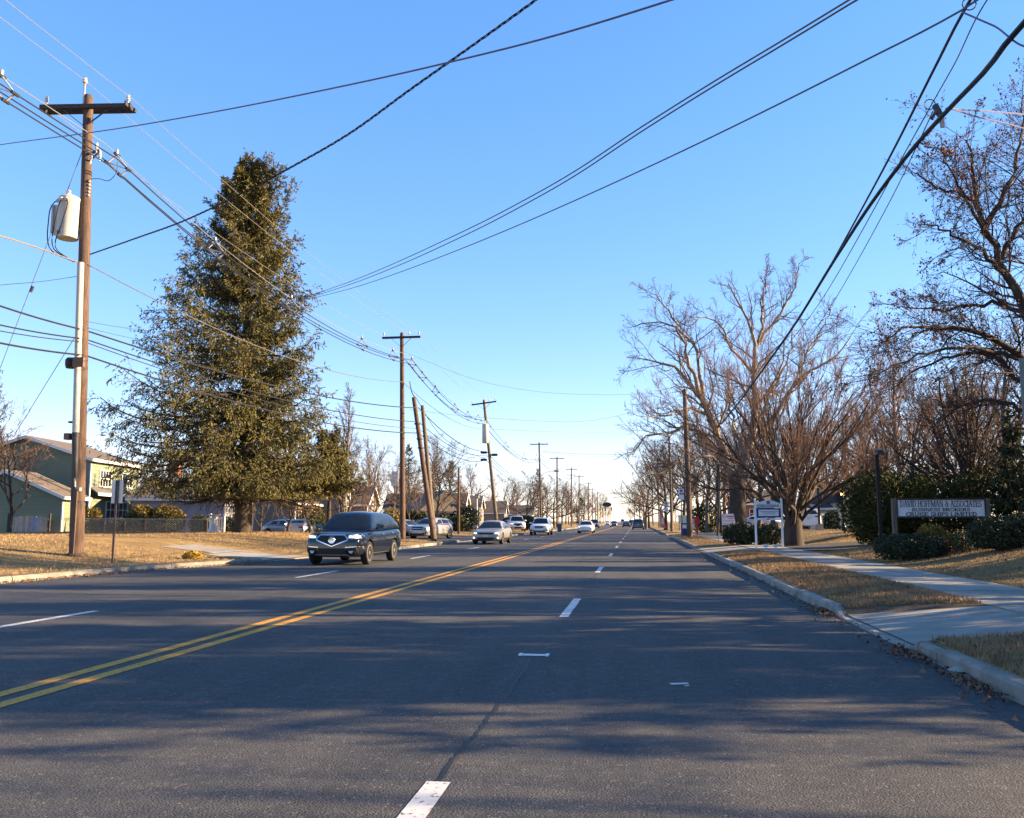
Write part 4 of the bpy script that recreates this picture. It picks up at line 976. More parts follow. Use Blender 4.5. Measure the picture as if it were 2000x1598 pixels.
# trimmed evergreens by the left houses
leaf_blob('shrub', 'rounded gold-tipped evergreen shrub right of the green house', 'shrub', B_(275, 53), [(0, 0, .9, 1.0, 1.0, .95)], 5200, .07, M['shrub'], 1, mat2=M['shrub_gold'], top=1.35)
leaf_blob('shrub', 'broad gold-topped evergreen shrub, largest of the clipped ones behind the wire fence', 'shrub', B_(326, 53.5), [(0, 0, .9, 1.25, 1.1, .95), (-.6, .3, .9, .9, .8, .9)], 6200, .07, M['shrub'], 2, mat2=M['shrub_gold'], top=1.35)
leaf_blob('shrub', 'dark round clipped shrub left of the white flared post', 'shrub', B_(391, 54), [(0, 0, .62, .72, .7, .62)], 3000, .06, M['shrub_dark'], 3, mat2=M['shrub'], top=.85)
leaf_blob('shrub', 'dark clipped shrub left of the spruce trunk', 'shrub', B_(443, 54), [(0, 0, .55, .62, .6, .6)], 2400, .06, M['shrub_dark'], 4)
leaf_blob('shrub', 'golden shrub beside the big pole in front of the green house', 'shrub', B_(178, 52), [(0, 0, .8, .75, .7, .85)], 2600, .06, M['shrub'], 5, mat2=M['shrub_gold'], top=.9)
leaf_blob('shrub', 'dark low shrub under the bay window', 'shrub', B_(232, 54), [(0, 0, .5, .8, .6, .55)], 2000, .06, M['shrub_dark'], 6)
leaf_blob('shrub', 'small green shrub at the left edge by the pale fence panels', 'shrub', B_(2, 50), [(0, 0, .45, .7, .6, .5)], 2000, .06, M['shrub'], 7)
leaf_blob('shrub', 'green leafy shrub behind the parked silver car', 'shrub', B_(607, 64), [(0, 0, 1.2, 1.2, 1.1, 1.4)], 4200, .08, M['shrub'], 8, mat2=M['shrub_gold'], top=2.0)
leaf_blob('shrub', 'large round clipped shrub beside the short brown pole', 'shrub', B_(911, 92), [(0, 0, 1.35, 1.5, 1.4, 1.5)], 4200, .10, M['shrub_dark'], 9)
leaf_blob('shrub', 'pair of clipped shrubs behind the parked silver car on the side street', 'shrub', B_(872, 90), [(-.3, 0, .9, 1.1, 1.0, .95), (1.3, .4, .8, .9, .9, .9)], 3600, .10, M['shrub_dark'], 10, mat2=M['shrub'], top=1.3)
leaf_blob('shrub', 'clipped evergreen bush in front of the brown roofed house', 'shrub', B_(808, 92), [(0, 0, 1.7, 1.5, 1.1, .55)], 2400, .10, M['shrub_dark'], 12)
leaf_blob('shrub', 'squared shrub beside the white car', 'shrub', B_(1030, 118), [(0, 0, 1.0, 1.1, 1.0, 1.0)], 1800, .12, M['shrub_dark'], 13)
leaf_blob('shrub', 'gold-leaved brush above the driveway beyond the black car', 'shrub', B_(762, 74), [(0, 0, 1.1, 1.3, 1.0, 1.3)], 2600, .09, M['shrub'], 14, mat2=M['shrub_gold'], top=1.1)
p = hit(376, 1092); leaf_blob('plant_clump', 'small yellow plant clump on the verge by the left driveway', 'plant', p, [(0, 0, .10, .36, .2, .16)], 520, .05, M['yellow_leaf'], 15, stem=False)
# right
leaf_blob('hedge', 'tall dark hedge behind the long white sign', 'hedge', B_(1850, 37), [(-2.6, 0, 1.5, 1.6, 1.0, 1.6), (-.6, .3, 1.35, 1.6, 1.0, 1.5), (1.5, .2, 1.45, 1.7, 1.0, 1.6), (3.4, 0, 1.6, 1.7, 1.1, 1.7), (5.4, -.2, 1.7, 1.8, 1.2, 1.9)], 34000, .085, M['hedge'], 16, asp=.35)
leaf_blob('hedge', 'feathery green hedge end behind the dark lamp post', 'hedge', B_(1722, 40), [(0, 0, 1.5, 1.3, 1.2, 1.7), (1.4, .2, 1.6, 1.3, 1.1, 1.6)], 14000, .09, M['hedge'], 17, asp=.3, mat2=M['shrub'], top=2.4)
leaf_blob('shrub', 'low dark spreading shrub under the left end of the long sign', 'shrub', B_(1772, 27.0), [(-.2, 0, .35, .8, .5, .42), (.5, -.1, .32, .6, .5, .40)], 9000, .038, M['shrub_dark'], 18)
leaf_blob('shrub', 'olive gold shrub under the middle of the long sign', 'shrub', B_(1818, 27.4), [(0, 0, .42, .5, .42, .5)], 4200, .038, M['shrub'], 19, mat2=M['shrub_gold'], top=.5)
leaf_blob('shrub', 'small round twiggy shrub below the word LIMITED', 'shrub', B_(1878, 26.6), [(0, 0, .36, .34, .32, .30)], 1500, .032, M['shrub'], 20)
leaf_blob('shrub', 'small reddish twiggy shrub left of the round twiggy shrub', 'shrub', B_(1846, 27), [(0, 0, .25, .25, .25, .26)], 500, .03, M['leaf_brown'], 21)
leaf_blob('shrub', 'big dark shrub at the right edge below the long sign', 'shrub', B_(1965, 25.5), [(-.35, 0, .42, .7, .6, .48), (.6, .1, .5, .9, .7, .55)], 11000, .04, M['shrub_dark'], 22)
leaf_blob('shrub', 'low dark clipped hedge between the small white board and the dental sign', 'hedge', B_(1470, 46), [(-.7, 0, .5, .9, .7, .6), (.6, .1, .5, 1.0, .7, .55)], 6000, .06, M['shrub_dark'], 23)
leaf_blob('shrub', 'pointed dark evergreen shrub left of the parked white car', 'shrub', B_(1566, 80), [(0, 0, 1.2, .8, .8, 1.5)], 1600, .1, M['shrub_dark'], 24)
leaf_blob('shrub', 'rounded dark shrub right of the parked white car', 'shrub', B_(1623, 80), [(0, 0, .9, .8, .8, 1.0)], 1400, .1, M['shrub_dark'], 25)
leaf_blob('shrub', 'bright green shrub behind the tall right pole', 'shrub', B_(1376, 98), [(0, 0, 1.5, 1.6, 1.3, 1.7)], 3000, .12, M['shrub'], 26)
# ------------------------------------------------------------------ utility poles and overhead wires
def leanpt(a, b, z):
    t = (z - a.z) / (b.z - a.z); return a.lerp(b, t)
def pole(label, base, top, r0, r1, wood='wood_pole', cat='utility pole', name='utility_pole', group=None):
    base, top = Vector(base), Vector(top); t = thing(name, label, cat, base, 0, group); d = top - base
    q = MB(); q.tube([d * -.02, d * .25, d * .5, d * .75, d * .985, d], [r0, r0 * .75 + r1 * .25, (r0 + r1) / 2, r0 * .25 + r1 * .75, r1, r1 * .85], 12); q.build('shaft', M[wood], t, smooth=True)
    t['_top'] = 0; return t, d
def insulator(parent, c, h=.22, r=.07, m='porcelain'):
    q = MB(); q.lathe([(.02, -.12), (.02, 0), (r * .7, .02), (r, .05), (r * .6, .09), (r * .95, .12), (r * .55, .17), (r * .7, .20), (.02, h)], c, 8); return q.build('insulator', M[m], parent, smooth=True)
def crossarm(t, z, half, d, double=False, ang=0.0, off=.16, tilt=0.0, pins=(-1, .55, 1), brace=True, sz=.12):
    c = d * (z / d.z); ca, sa = math.cos(ang), math.sin(ang)
    def P(u, v, w): return (c.x + u * ca - v * sa, c.y + u * sa + v * ca, z + w + u * tilt)
    for s in ((-1, 1) if double else (-1,)):
        q = MB(); q.bar(P(-half, s * off, 0), P(half, s * off, 0), sz, sz * 1.15); q.build('crossarm', M['wood_dark'], t)
    if brace:
        for s in (-1, 1):
            q = MB(); q.bar(P(s * half * .52, -off * .9, -.06), P(s * .08, -off * .8, -.62), .05, .02); q.build('brace', M['steel_dark'], t)
    for u in pins:
        insulator(t, P(u * (half - .10), -off, .16))
    return c
def arc(a, b, sag, n=16):
    a, b = Vector(a), Vector(b); return [a.lerp(b, i / n) - Vector((0, 0, sag * 4 * (i / n) * (1 - i / n))) for i in range(n + 1)]
def wire(pts, r, label, m='wire', cat='cable', name='overhead_wire', group=None, k=5, twist=0):
    q = MB()
    if twist:
        P = resample(pts, 340); T = np.gradient(P, axis=0); T = unit(T); U = unit(np.cross(T, [0, 0, 1.0])); W = np.cross(U, T); L = np.concatenate([[0], np.cumsum(np.linalg.norm(np.diff(P, axis=0), axis=1))])
        for j in range(3):
            a = L / twist * 2 * np.pi + j * 2.094; q.tube([Vector(v) for v in P + r * (np.cos(a)[:, None] * U + np.sin(a)[:, None] * W)], r * .75, 4)
    else: q.tube(pts, r, k)
    return prop(q.build(name, M[m], None, smooth=True), label, cat, group)
def run(anch, sags, r, label, m='wire', **k):
    pts = []
    for i in range(len(anch) - 1):
        s = arc(anch[i], anch[i + 1], sags[i] if i < len(sags) else sags[-1], 14); pts += s if i == 0 else s[1:]
    return wire(pts, r, label, m, **k)
def curve_px(lst, S=40):
    if len([p for p in lst if isinstance(p, Vector) or not -70 < p[0] < 2060]): S = 170
    return [Vector(v) for v in resample([p if isinstance(p, Vector) else at(*p) for p in lst], S)]

YA = 25.0
bA = at(148, 1103, YA); bA.z = gz(bA.x, bA.y); tA = at(173, 187, YA + .1)
A, dA = pole('tall wooden utility pole with a grey transformer and double crossarm, nearest on the left', bA, tA, .215, .15)
def onA(z): return leanpt(bA, tA, z)
ang = math.radians(6)
armz = at(172, 210, YA).z - bA.z
crossarm(A, armz, 1.52, dA, double=True, ang=ang, off=.17, pins=(-.93, 1))
topc = dA
q = MB(); q.tube([topc + Vector((-.08, -.12, -.5)), topc + Vector((-.08, -.12, .36))], .035, 6); q.build('pin', M['steel'], A)
insulator(A, topc + Vector((-.08, -.12, .36)), .2, .09)
for s in (-1, 1): q = MB(); q.box((dA * (armz / dA.z) + Vector((s * 1.46, -.02, 0))), (.05, .42, .16)); q.build('arm_block', M['steel_dark'], A)
# spacer bracket on the road side
zb = at(205, 298, YA).z - bA.z; cb = dA * (zb / dA.z)
q = MB(); q.bar(cb, cb + Vector((.62, -.25, .02)), .06); q.bar(cb + Vector((0, 0, -.35)), cb + Vector((.55, -.2, -.02)), .045); q.build('bracket', M['steel_dark'], A)
for (u, w_) in ((.52, .12), (.66, -.18), (.34, -.22)): insulator(A, cb + Vector((u, -.28, w_ - .1)), .26, .06)
# bands round the shaft
for z in [at(172, y, YA).z - bA.z for y in (285, 312, 322, 332, 640, 900, 955, 980)]:
    c = dA * (z / dA.z); rr = .205 - .07 * z / dA.z + .012; q = MB(); q.lathe([(rr - .02, -.03), (rr, -.03), (rr, .03), (rr - .02, .03)], c, 14); q.build('band', M['steel_dark'], A)
# transformer
tz0, tz1 = at(148, 470, YA).z - bA.z, at(148, 390, YA).z - bA.z; tc_ = dA * ((tz0 + tz1) / 2 / dA.z) + Vector((-.42, -.24, 0)); hh_ = (tz1 - tz0) / 2
q = MB(); q.lathe([(.30, -hh_), (.325, -hh_ + .02), (.325, hh_ - .12), (.335, hh_ - .10), (.335, hh_ - .04), (.30, hh_), (.16, hh_ + .07), (.02, hh_ + .08)], tc_, 20); tk = q.build('transformer_tank', M['tank_grey'], A, smooth=True)
q = MB(); q.lathe([(.05, 0), (.085, .03), (.06, .06), (.085, .10), (.06, .13), (.075, .17), (.03, .20)], tc_ + Vector((-.03, -.05, hh_ + .05)), 9); q.build('bushing', M['porcelain'], tk, smooth=True)
for i, (u, v) in enumerate(((-.25, -.22), (-.05, -.34), (.12, -.33))):
    q = MB(); q.lathe([(.05, 0), (.06, .02), (.04, .05), (.06, .08), (.03, .12)], tc_ + Vector((u, v, hh_ - .22)), 8); q.build('bushing', M['porcelain'], tk, smooth=True)
q = MB(); q.box(tc_ + Vector((-.42, .05, -.02)), (.22, .10, 1.0)); q.build('side_cabinet', M['tank_grey'], tk)
q = MB(); q.box(tc_ + Vector((-.55, -.02, .0)), (.06, .08, .95)); q.build('arrester', M['plastic_white'], tk)
q = MB(); q.box(tc_ + Vector((-.08, -.325, -hh_ + .14)), (.11, .03, .10)); q.build('rating_plate', M['shutter'], tk)
q = MB(); q.bar(tc_ + Vector((.25, .12, .3)), dA * ((tz1 - .2) / dA.z), .07); q.bar(tc_ + Vector((.25, .12, -.3)), dA * ((tz0 + .2) / dA.z), .07); q.build('mount', M['steel'], tk)
q = MB()
for (u, v, du) in ((-.25, -.22, -.1), (-.05, -.34, .02), (.12, -.33, .1)):
    a0 = tc_ + Vector((u, v, hh_ - .12)); a3 = dA * ((at(160, 512, YA).z - bA.z) / dA.z) + Vector((-.28, -.12, .0))
    q.tube([Vector(v_) for v_ in resample([a0, a0 + Vector((du, -.08, -.15)), a0 + Vector((du - .15, -.06, -.8)), tc_ + Vector((-.38 + du, -.12, -hh_ - .35)), a3], 18)], .018, 5)
q.build('lead_wire', M['wire'], A)
# riser conduits
zc0, zc1 = .05, at(160, 505, YA).z - bA.z
def side(z, u, v=-.12): return dA * (z / dA.z) + Vector((u, v, 0))
z1_ = at(150, 848, YA).z - bA.z
q = MB(); q.tube([side(z1_, .05, -.27), side(zc1 - .2, .04, -.235)], .105, 10); q.build('riser_conduit', M['plastic_white'], A, smooth=True)
q = MB(); q.tube([side(z1_ - 1.5, .05, -.20), side(z1_ - .6, .05, -.26), side(z1_ + .02, .05, -.27)], [.05, .10, .115], 10); q.build('conduit_boot', M['steel_dark'], A, smooth=True)
q = MB(); q.box(side(z1_ - .1, -.20, -.26), (.18, .2, .2)); q.box(side(z1_ + .35, -.12, -.28), (.1, .1, .06)); q.build('pole_step_bracket', M['rust_post'], A)
zm = at(150, 712, YA).z - bA.z
q = MB(); q.box(side(zm, .18, -.40), (.36, .10, .30)); q.build('splice_box', M['rust_post'], A)
q = MB(); q.lathe([(.14, -.16), (.17, -.05), (.17, .1), (.12, .17)], side(zm, -.18, -.26), 10); q.build('coil', M['wire'], A)
zu = at(150, 955, YA).z - bA.z
q = MB(); q.box(side(zu / 2, .05, -.235), (.12, .06, zu)); q.build('wood_moulding', M['wood_pole'], A)
q = MB(); q.tube([side(zu + .05, .06, -.24), side(zu + .8, .02, -.23)], .03, 5); q.box(side(zu - .02, .14, -.2), (.16, .1, .1)); q.build('ground_strap', M['plastic_white'], A)
q = MB(); q.lathe([(.33, -.06), (.31, .05), (.22, .10)], (0, 0, 0), 12); q.build('footing', M['soil'], A)
g0 = side(at(162, 385, YA).z - bA.z + .1, .16, -.08)
for k in range(5): q = MB(); q.lathe([(.02, 0), (.05, .02), (.035, .05), (.02, .08)], g0 + Vector((0, 0, .12 * k - .1)), 7); q.build('insulator', M['porcelain'], A)
q = MB(); q.tube([Vector(v) for v in resample([g0 + Vector((0, 0, .5)), g0 + Vector((.35, -.02, .48)), g0 + Vector((.7, -.05, .38)), g0 + Vector((.95, -.06, .62)), g0 + Vector((.98, -.06, 1.0))], 16)], .012, 5); q.build('jumper_wire', M['wire'], A)
# guy wire
gw = [onA(at(165, 290, YA).z), at(62, 565, YA - .5), at(0, 735, YA - 1.2)]
wire([onA(at(160, 285, YA).z) + Vector((-.12, 0, 0)), at(0, 720, 26)], .012, 'thin grey guy wire slanting down left from the tall transformer pole', 'wire_grey', name='guy_wire')
p = at(62, 565, 25.6); q = MB(); q.tube([p + Vector((.04, 0, .10)), p - Vector((.04, 0, .10))], .05, 8); prop(q.build('guy_insulator', M['steel_dark']), 'small dark strain insulator on the guy wire left of the transformer', 'insulator')
wire([onA(at(165, 640, YA).z) + Vector((-.15, .1, 0)), at(28, 850, 30)], .012, 'second thin grey guy wire slanting down to the green house roof', 'wire_grey', name='guy_wire')

# poles down the left side
PB = {}
def roadpole(key, px, pytop, pyarm, Y, half, label, pxb=None, r=.17, pins=(-1, .45, 1), wood='wood_pole', tilt=0.0, second=None):
    X0 = at(pxb if pxb else px, 1018, Y).x; b = Vector((X0, Y, gz(X0, Y))); tp = at(px, pytop, Y)
    t, d = pole(label, b, tp, r, r * .68, wood); PB[key] = (b, tp, t, d)
    if pyarm: crossarm(t, at(px, pyarm, Y).z - b.z, half, d, pins=pins, tilt=tilt)
    if second: crossarm(t, at(px, second, Y).z - b.z, half * .8, d, pins=(-1, 1))
    return t, d
tB, dB = roadpole('B', 785, 650, 660, 56, 1.32, 'wooden pole with a single crossarm, second along the left road side', pxb=787, r=.20)
tC, dC = roadpole('C', 945, 781, 788, 87, 1.28, 'leaning wooden pole carrying a pale transformer on the left road side', pxb=972, r=.20, tilt=.12, wood='wood_grey')
tD, dD = roadpole('D', 1053, 864, 868, 135, 1.45, 'wooden pole with a crossarm and street lamp arm beyond the leaning transformer pole', pxb=1057, r=.19)
for key, px, pt, pa_, Y, lab, sec in (('E', 1088, 892, 896, 166, 'fifth crossarm pole along the left road side', None), ('F', 1116, 913, 917, 200, 'sixth crossarm pole along the left road side, with a second lower arm', 928),
                                 ('G', 1131, 927, 931, 232, 'seventh crossarm pole along the left road side', None), ('H', 1149, 941, 944, 275, 'eighth crossarm pole along the left road side', None), ('I', 1157, 953, 956, 320, 'ninth crossarm pole along the left road side', None),
                                 ('J', 1167, 960, 963, 380, 'tenth crossarm pole along the left road side', None), ('K', 1172, 965, 967, 430, 'eleventh crossarm pole along the left road side', None), ('N', 1183, 970, 973, 480, 'farthest crossarm pole on the left, with two arms', 977)):
    roadpole(key, px, pt, pa_, Y, 1.35 if Y < 300 else 1.9, lab, r=.19, second=sec)
# transformer on C
c = dC * ((at(952, 848, 87).z - PB['C'][0].z) / dC.z) + Vector((-.15, -.3, 0)); q = MB(); q.lathe([(.30, -.95), (.34, -.9), (.34, .9), (.30, .98), (.05, 1.05)], c, 12); q.build('transformer_tank', M['tank_grey'], tC, smooth=True)
q = MB(); q.lathe([(.05, 0), (.08, .05), (.05, .1), (.03, .4)], c + Vector((0, 0, 1.0)), 6); q.build('bushing', M['porcelain'], tC)
c = dC * ((at(948, 884, 87).z - PB['C'][0].z) / dC.z)
for s, dz in ((-1, 0), (-1, -.75), (1, -.25)): q = MB(); q.lathe([(.08, -.33), (.13, -.25), (.13, .25), (.08, .33)], c + Vector((s * .55, -.1, dz)), 8, 'x'); q.build('splice_case', M['wire'], tC)
# lamp arm on D
a0 = dD * ((at(1057, 930, 135).z - PB['D'][0].z) / dD.z); q = MB(); q.tube([Vector(v) for v in resample([a0, a0 + Vector((.9, 0, .55)), a0 + Vector((2.3, 0, .8))], 8)], .04, 5); q.build('lamp_arm', M['alu'], tD)
q = MB(); q.lathe([(.05, 0), (.16, .1), (.2, .45), (.12, .8), (.03, .85)], a0 + Vector((2.2, 0, .78)), 8, 'x'); q.build('lamp_head', M['alu'], tD)
# the pair of leaning stub poles
b = Vector((at(848, 1018, 55.2).x, 55.2, 0)); b.z = gz(b.x, b.y); LP1, dL1 = pole('leaning bare stub pole, left and taller of the leaning pair', b, at(808, 776, 55.6), .19, .14)
b2 = Vector((at(849, 1018, 57.0).x, 57.0, 0)); b2.z = gz(b2.x, b2.y); LP2, dL2 = pole('leaning greenish stub pole, right and shorter of the leaning pair', b2, at(825, 792, 57.2), .17, .13, 'wood_grey')
for z in (6.6, 6.0, 7.6): c = dL1 * (z / dL1.z); q = MB(); q.lathe([(.18, -.04), (.215, -.04), (.215, .04), (.18, .04)], c, 12); q.build('band', M['steel_dark'], LP1)
b = at(895, 1018, 78); roadpole('S', 896, 913, None, 78, 1, 'short thin brown pole left of the grey oncoming car', r=.13)
# poles on the right
RP = {}
for key, px, pt, Y, lab, r, wd in (('R1', 1337, 760, 68, 'tall dark wooden pole on the right verge, nearest of its row', .22, 'wood_pole'), ('R2', 1307, 852, 102, 'pale slender pole, second on the right verge', .17, 'wood_grey'), ('R3', 1285, 902, 158, 'pale slender pole, third on the right verge', .16, 'wood_grey'),
                                   ('R4', 1273, 932, 215, 'pale slender pole, fourth on the right verge', .16, 'wood_grey'), ('R5', 1265, 955, 290, 'thin pale pole, fifth on the right verge', .15, 'wood_grey')):
    X0 = 4.0; b = Vector((X0, Y, gz(X0, Y))); t, d = pole(lab, b, at(px, pt, Y), r, r * .72, wd); RP[key] = (b, at(px, pt, Y), t, d)
t, d = RP['R1'][2], RP['R1'][3]
for py in (858, 868, 905): q = MB(); z = at(1340, py, 68).z - RP['R1'][0].z; c = d * (z / d.z); q.lathe([(.17, -.05), (.205, -.05), (.205, .05), (.17, .05)], c, 12); q.build('band', M['steel_dark'], t)
b = Vector((at(1500, 1018, 80).x, 80, 0)); b.z = gz(b.x, b.y)
X0 = at(1401, 1018, 74).x; pole('slim sunlit pole behind the small white board', (X0, 74, gz(X0, 74)), at(1406, 925, 74), .12, .10, 'wood_grey', 'pole', 'slim_pole')
# pole near the viewer on the right, with the sign back that shows at the edge
X0 = 4.7; RV = Vector((4.45, 9.0, gz(4.45, 9.0))); 
t, d = pole('wooden pole just beyond the right edge that carries the near cables', (4.15, 8.3, gz(4.15, 8.3)), (4.15, 8.3, 12.4), .18, .13)

pole('wooden pole beside the road behind the viewer on the right', (6.1, -9.0, gz(6.1, -9.0)), (6.1, -9.0, 11.4), .19, .14)
pole('wooden pole beside the road behind the viewer on the left', (-16.6, -8.0, gz(-16.6, -8.0)), (-16.6, -8.0, 15.2), .21, .15)
# wires on the left run
def anch(keys, py_list, du=0.0, dv=-.1):
    return None
def apx(k, px, py): return at(px, py, {'A': YA, 'B': 56, 'C': 87, 'D': 135, 'E': 166, 'F': 200, 'G': 232, 'H': 275, 'I': 320, 'J': 380, 'K': 430}[k])
XB = -8.0
def back(v, dz=.6): return Vector((v.x - .5, XB, v.z + dz))
tail = [(1088, 892), (1116, 913), (1131, 927), (1149, 941), (1157, 953), (1167, 960), (1172, 965)]; tk_ = 'EFGHIJK'
def tailpts(du, dv): return [at(px, py, {'E': 166, 'F': 200, 'G': 232, 'H': 275, 'I': 320, 'J': 380, 'K': 430}[k]) + Vector((du, 0, dv)) for (px, py), k in zip(tail, tk_)]
a = apx('A', 166, 157); run([back(a), a, apx('B', 804, 655), apx('C', 941, 777), apx('D', 1060, 866)] + tailpts(.6, .1), [.4, .5, .7, .9], .009, 'topmost pale bare wire over the pin of the transformer pole', 'wire_bare')
a = apx('A', 262, 196); run([back(a), a, apx('B', 824, 655), apx('C', 967, 780), apx('D', 1071, 865)] + tailpts(1.2, .1), [.4, .5, .7, .9], .009, 'pale bare wire on the road end of the crossarms', 'wire_bare')
a = apx('A', 82, 200); run([back(a), a, apx('B', 748, 655), apx('C', 919, 789), apx('D', 1038, 866)] + tailpts(-1.2, .1), [.4, .6, .7, .9], .009, 'pale bare wire on the house end of the crossarms', 'wire_bare')
SPB = {}
for i, (pa_, pb_, pc_, pd_, lab) in enumerate((((205, 280), (798, 692), (944, 812), (1056, 886), 'messenger wire above the spacer cables on the left poles'), ((228, 310), (806, 704), (950, 822), (1059, 896), 'right one of the three spacer cables on the left poles'),
                                            ((186, 296), (792, 703), (938, 820), (1053, 895), 'left one of the three spacer cables on the left poles'), ((212, 322), (799, 710), (944, 828), (1056, 900), 'lowest of the three spacer cables on the left poles'))):
    a = apx('A', *pa_); A0 = back(a, .9); B1, C1, D1 = apx('B', *pb_), apx('C', *pc_), apx('D', *pd_); SPB[i] = (A0, a, B1, C1, D1)
    run([A0, a, B1, C1, D1] + tailpts(.4 + (0, .3, -.3, 0)[i], -1.9 - (0, .3, .3, .5)[i]), [.5, 1.25, 1.0, 1.6, 1.0], .013 if i == 0 else .022, lab, 'wire_bare' if i == 0 else 'wire')
def spacer(ix, t, label):
    P = []
    for i in range(4):
        a, b = SPB[i][ix], SPB[i][ix + 1]; sg = [.5, 1.25, 1.0, 1.6][ix]; v = a.lerp(b, t) - Vector((0, 0, sg * 4 * t * (1 - t))); P.append(v)
    c = (P[0] + P[1] + P[2] + P[3]) / 4; o = thing('cable_spacer', label, 'cable spacer', c, 0, 'diamond spacers on the left cables'); q = MB(); L_ = [v - c for v in P]
    for i, j in ((0, 1), (0, 2), (1, 3), (2, 3), (1, 2)): q.bar(L_[i], L_[j], .035)
    q.build('frame', M['porcelain'], o)
    for v in L_: q = MB(); q.tube([v + Vector((0, -.14, .0)), v + Vector((0, .14, .0))], .05, 6); q.build('clamp', M['steel_dark'], o)
    q = MB(); q.box(L_[0] + Vector((0, 0, .09)), (.05, .08, .16)); q.build('latch', M['porcelain'], o)
ORD = ('first', 'second', 'third', 'fourth', 'fifth', 'sixth')
for ix, ts in ((1, (.02, .22, .44, .73, .90)), (2, (.03, .13, .27, .52, .72, .90)), (3, (.05, .3, .62, .9)), (0, (.86,))):
    for n_, t_ in enumerate(ts):
        spacer(ix, t_, ('diamond spacer on the cables left of the transformer pole' if ix == 0 else ORD[n_] + ' diamond spacer on the cables going right from the ' + {1: 'transformer pole', 2: 'second crossarm pole', 3: 'leaning transformer pole'}[ix]))
a = apx('A', 172, 517); wire(curve_px([Vector((-16.4, -7.0, 9.0)), (-300, 390, 17.6), (0, 461, 21.6), (90, 490, 23.6), (165, 517, YA)], 14), .018, 'pale twisted secondary cable entering from the left edge to the transformer pole', 'wire_bare', twist=.5)
run([a, apx('B', 787, 746), apx('C', 952, 838), at(1057, 905, 135)], [.9, .9, 1.2], .020, 'secondary cable sagging from below the transformer past the spruce', 'wire_grey')
wire(curve_px([Vector((-16.4, -7.0, 7.4)), (-300, 600, 17.8), (0, 557, 22), (80, 550, 23.5), (150, 540, YA)], 10), .009, 'thin dark drop wire left of the transformer pole', 'wire')
# communication cables
for (ya, yb, yc, l0, r, sg, lab) in ((645, 797, 882, 590, .030, .55, 'thick upper communication cable strung low across the spruce'), (662, 824, 889, 632, .024, .55, 'second communication cable below the thick upper one'), (668, 837, 893, 645, .016, .6, 'thin communication cable, third of those across the spruce'), (694, 846, 899, 668, .030, .60, 'lowest thick communication cable across the spruce')):
    a = apx('A', 165, ya); L0 = at(-40, l0 - 6, 20.5); Bx = at(818, yb, 56.0); Cx = apx('C', 950, yc)
    run([Vector((L0.x, L0.y - 26, L0.z + .9)), L0, a, Bx, Cx, at(1057, 945, 135), at(1088, 960, 166)], [.1, .05, sg, .75, 1.2, .8], r, lab, 'wire')
wire(arc(apx('A', 170, 628), at(420, 640, 50), .3), .008, 'thin wire running level from the transformer pole into the spruce', 'wire')
wire(arc(apx('A', 170, 640), at(430, 672, 50), .3), .008, 'second thin wire running into the spruce below the level one', 'wire')
wire(curve_px([(800, 745, 56), (806, 770, 55.8), (812, 778, 55.6)], 8), .03, 'short dark jumper between the second pole and the leaning stub pole', 'wire')
wire(curve_px([(812, 776, 55.6), (850, 838, 64), (900, 878, 76), (948, 896, 87)], 20), .02, 'dark cable from the top of the leaning stub pole to the leaning transformer pole', 'wire')
# crossings over the road: each hangs in the upright plane between its two supports
def span_px(A, B, lst, S=170):
    out = []
    for p in lst:
        if isinstance(p, Vector): out.append(p); continue
        d = ray(*p); nx, ny = B[1] - A[1], -(B[0] - A[0]); t = (A[0] * nx + A[1] * ny) / (d.x * nx + d.y * ny); out.append(Vector((0, 0, H)) + d * t)
    return [Vector(v) for v in resample(out, S)]
PR = (4.05, 8.3)
wire(span_px((tA.x, YA), PR, [(176, 497), (270, 464), (358, 432), (460, 384), (570, 326), (690, 256), (800, 176), (930, 84), (1052, -4), (1200, -116), Vector((PR[0], PR[1], 11.2))], 200), .015, 'twisted black service cable rising from the transformer pole across the sky to the top edge', 'wire', twist=.75)
sp = at(560, 594, 47)
for k, (dx, lab) in enumerate(((0, 'upper of the paired cables'), (9, 'lower of the paired cables'))):
    wire(span_px((sp.x, 47), PR, [(570, 590 + dx * .2), (592, 582 + dx * .3), (720, 536 + dx * .7), (850, 478 + dx), (1000, 404 + dx), (1130, 330 + dx), (1250, 250 + dx), (1400, 156 + dx), (1540, 72 + dx), (1665, -4 + dx), (1790, -80 + dx), Vector((PR[0], PR[1], 8.1 - .1 * k))]), .013, lab + ' rising from the spruce across the sky to the top edge', 'wire_grey')
wire(span_px((sp.x, 47), PR, [(572, 594), (592, 588), (720, 553), (850, 506), (960, 462), (1100, 402), (1250, 334), (1400, 263), (1560, 184), (1700, 113), (1830, 47), (1882, 18), Vector((PR[0], PR[1], 6.9))]), .012, 'single cable crossing the sky from the spruce to the near right cable', 'wire_grey')
wire(span_px((-51, 45), PR, [Vector((-51, 45, 14.6)), (-60, 292), (0, 283), (300, 240), (600, 183), (860, 126), (1090, 68), (1330, -6), (1500, -62), Vector((PR[0], PR[1], 7.9))]), .015, 'long pale violet line crossing the whole sky, a windscreen reflection built as a cable', 'wire_violet')  # a reflection in the windscreen, modelled as a thin violet wire
pole('wooden pole in the yards far out beyond the left edge', (-51, 45.2, gz(-51, 45.2)), (-51, 45.2, 15.4), .2, .14)
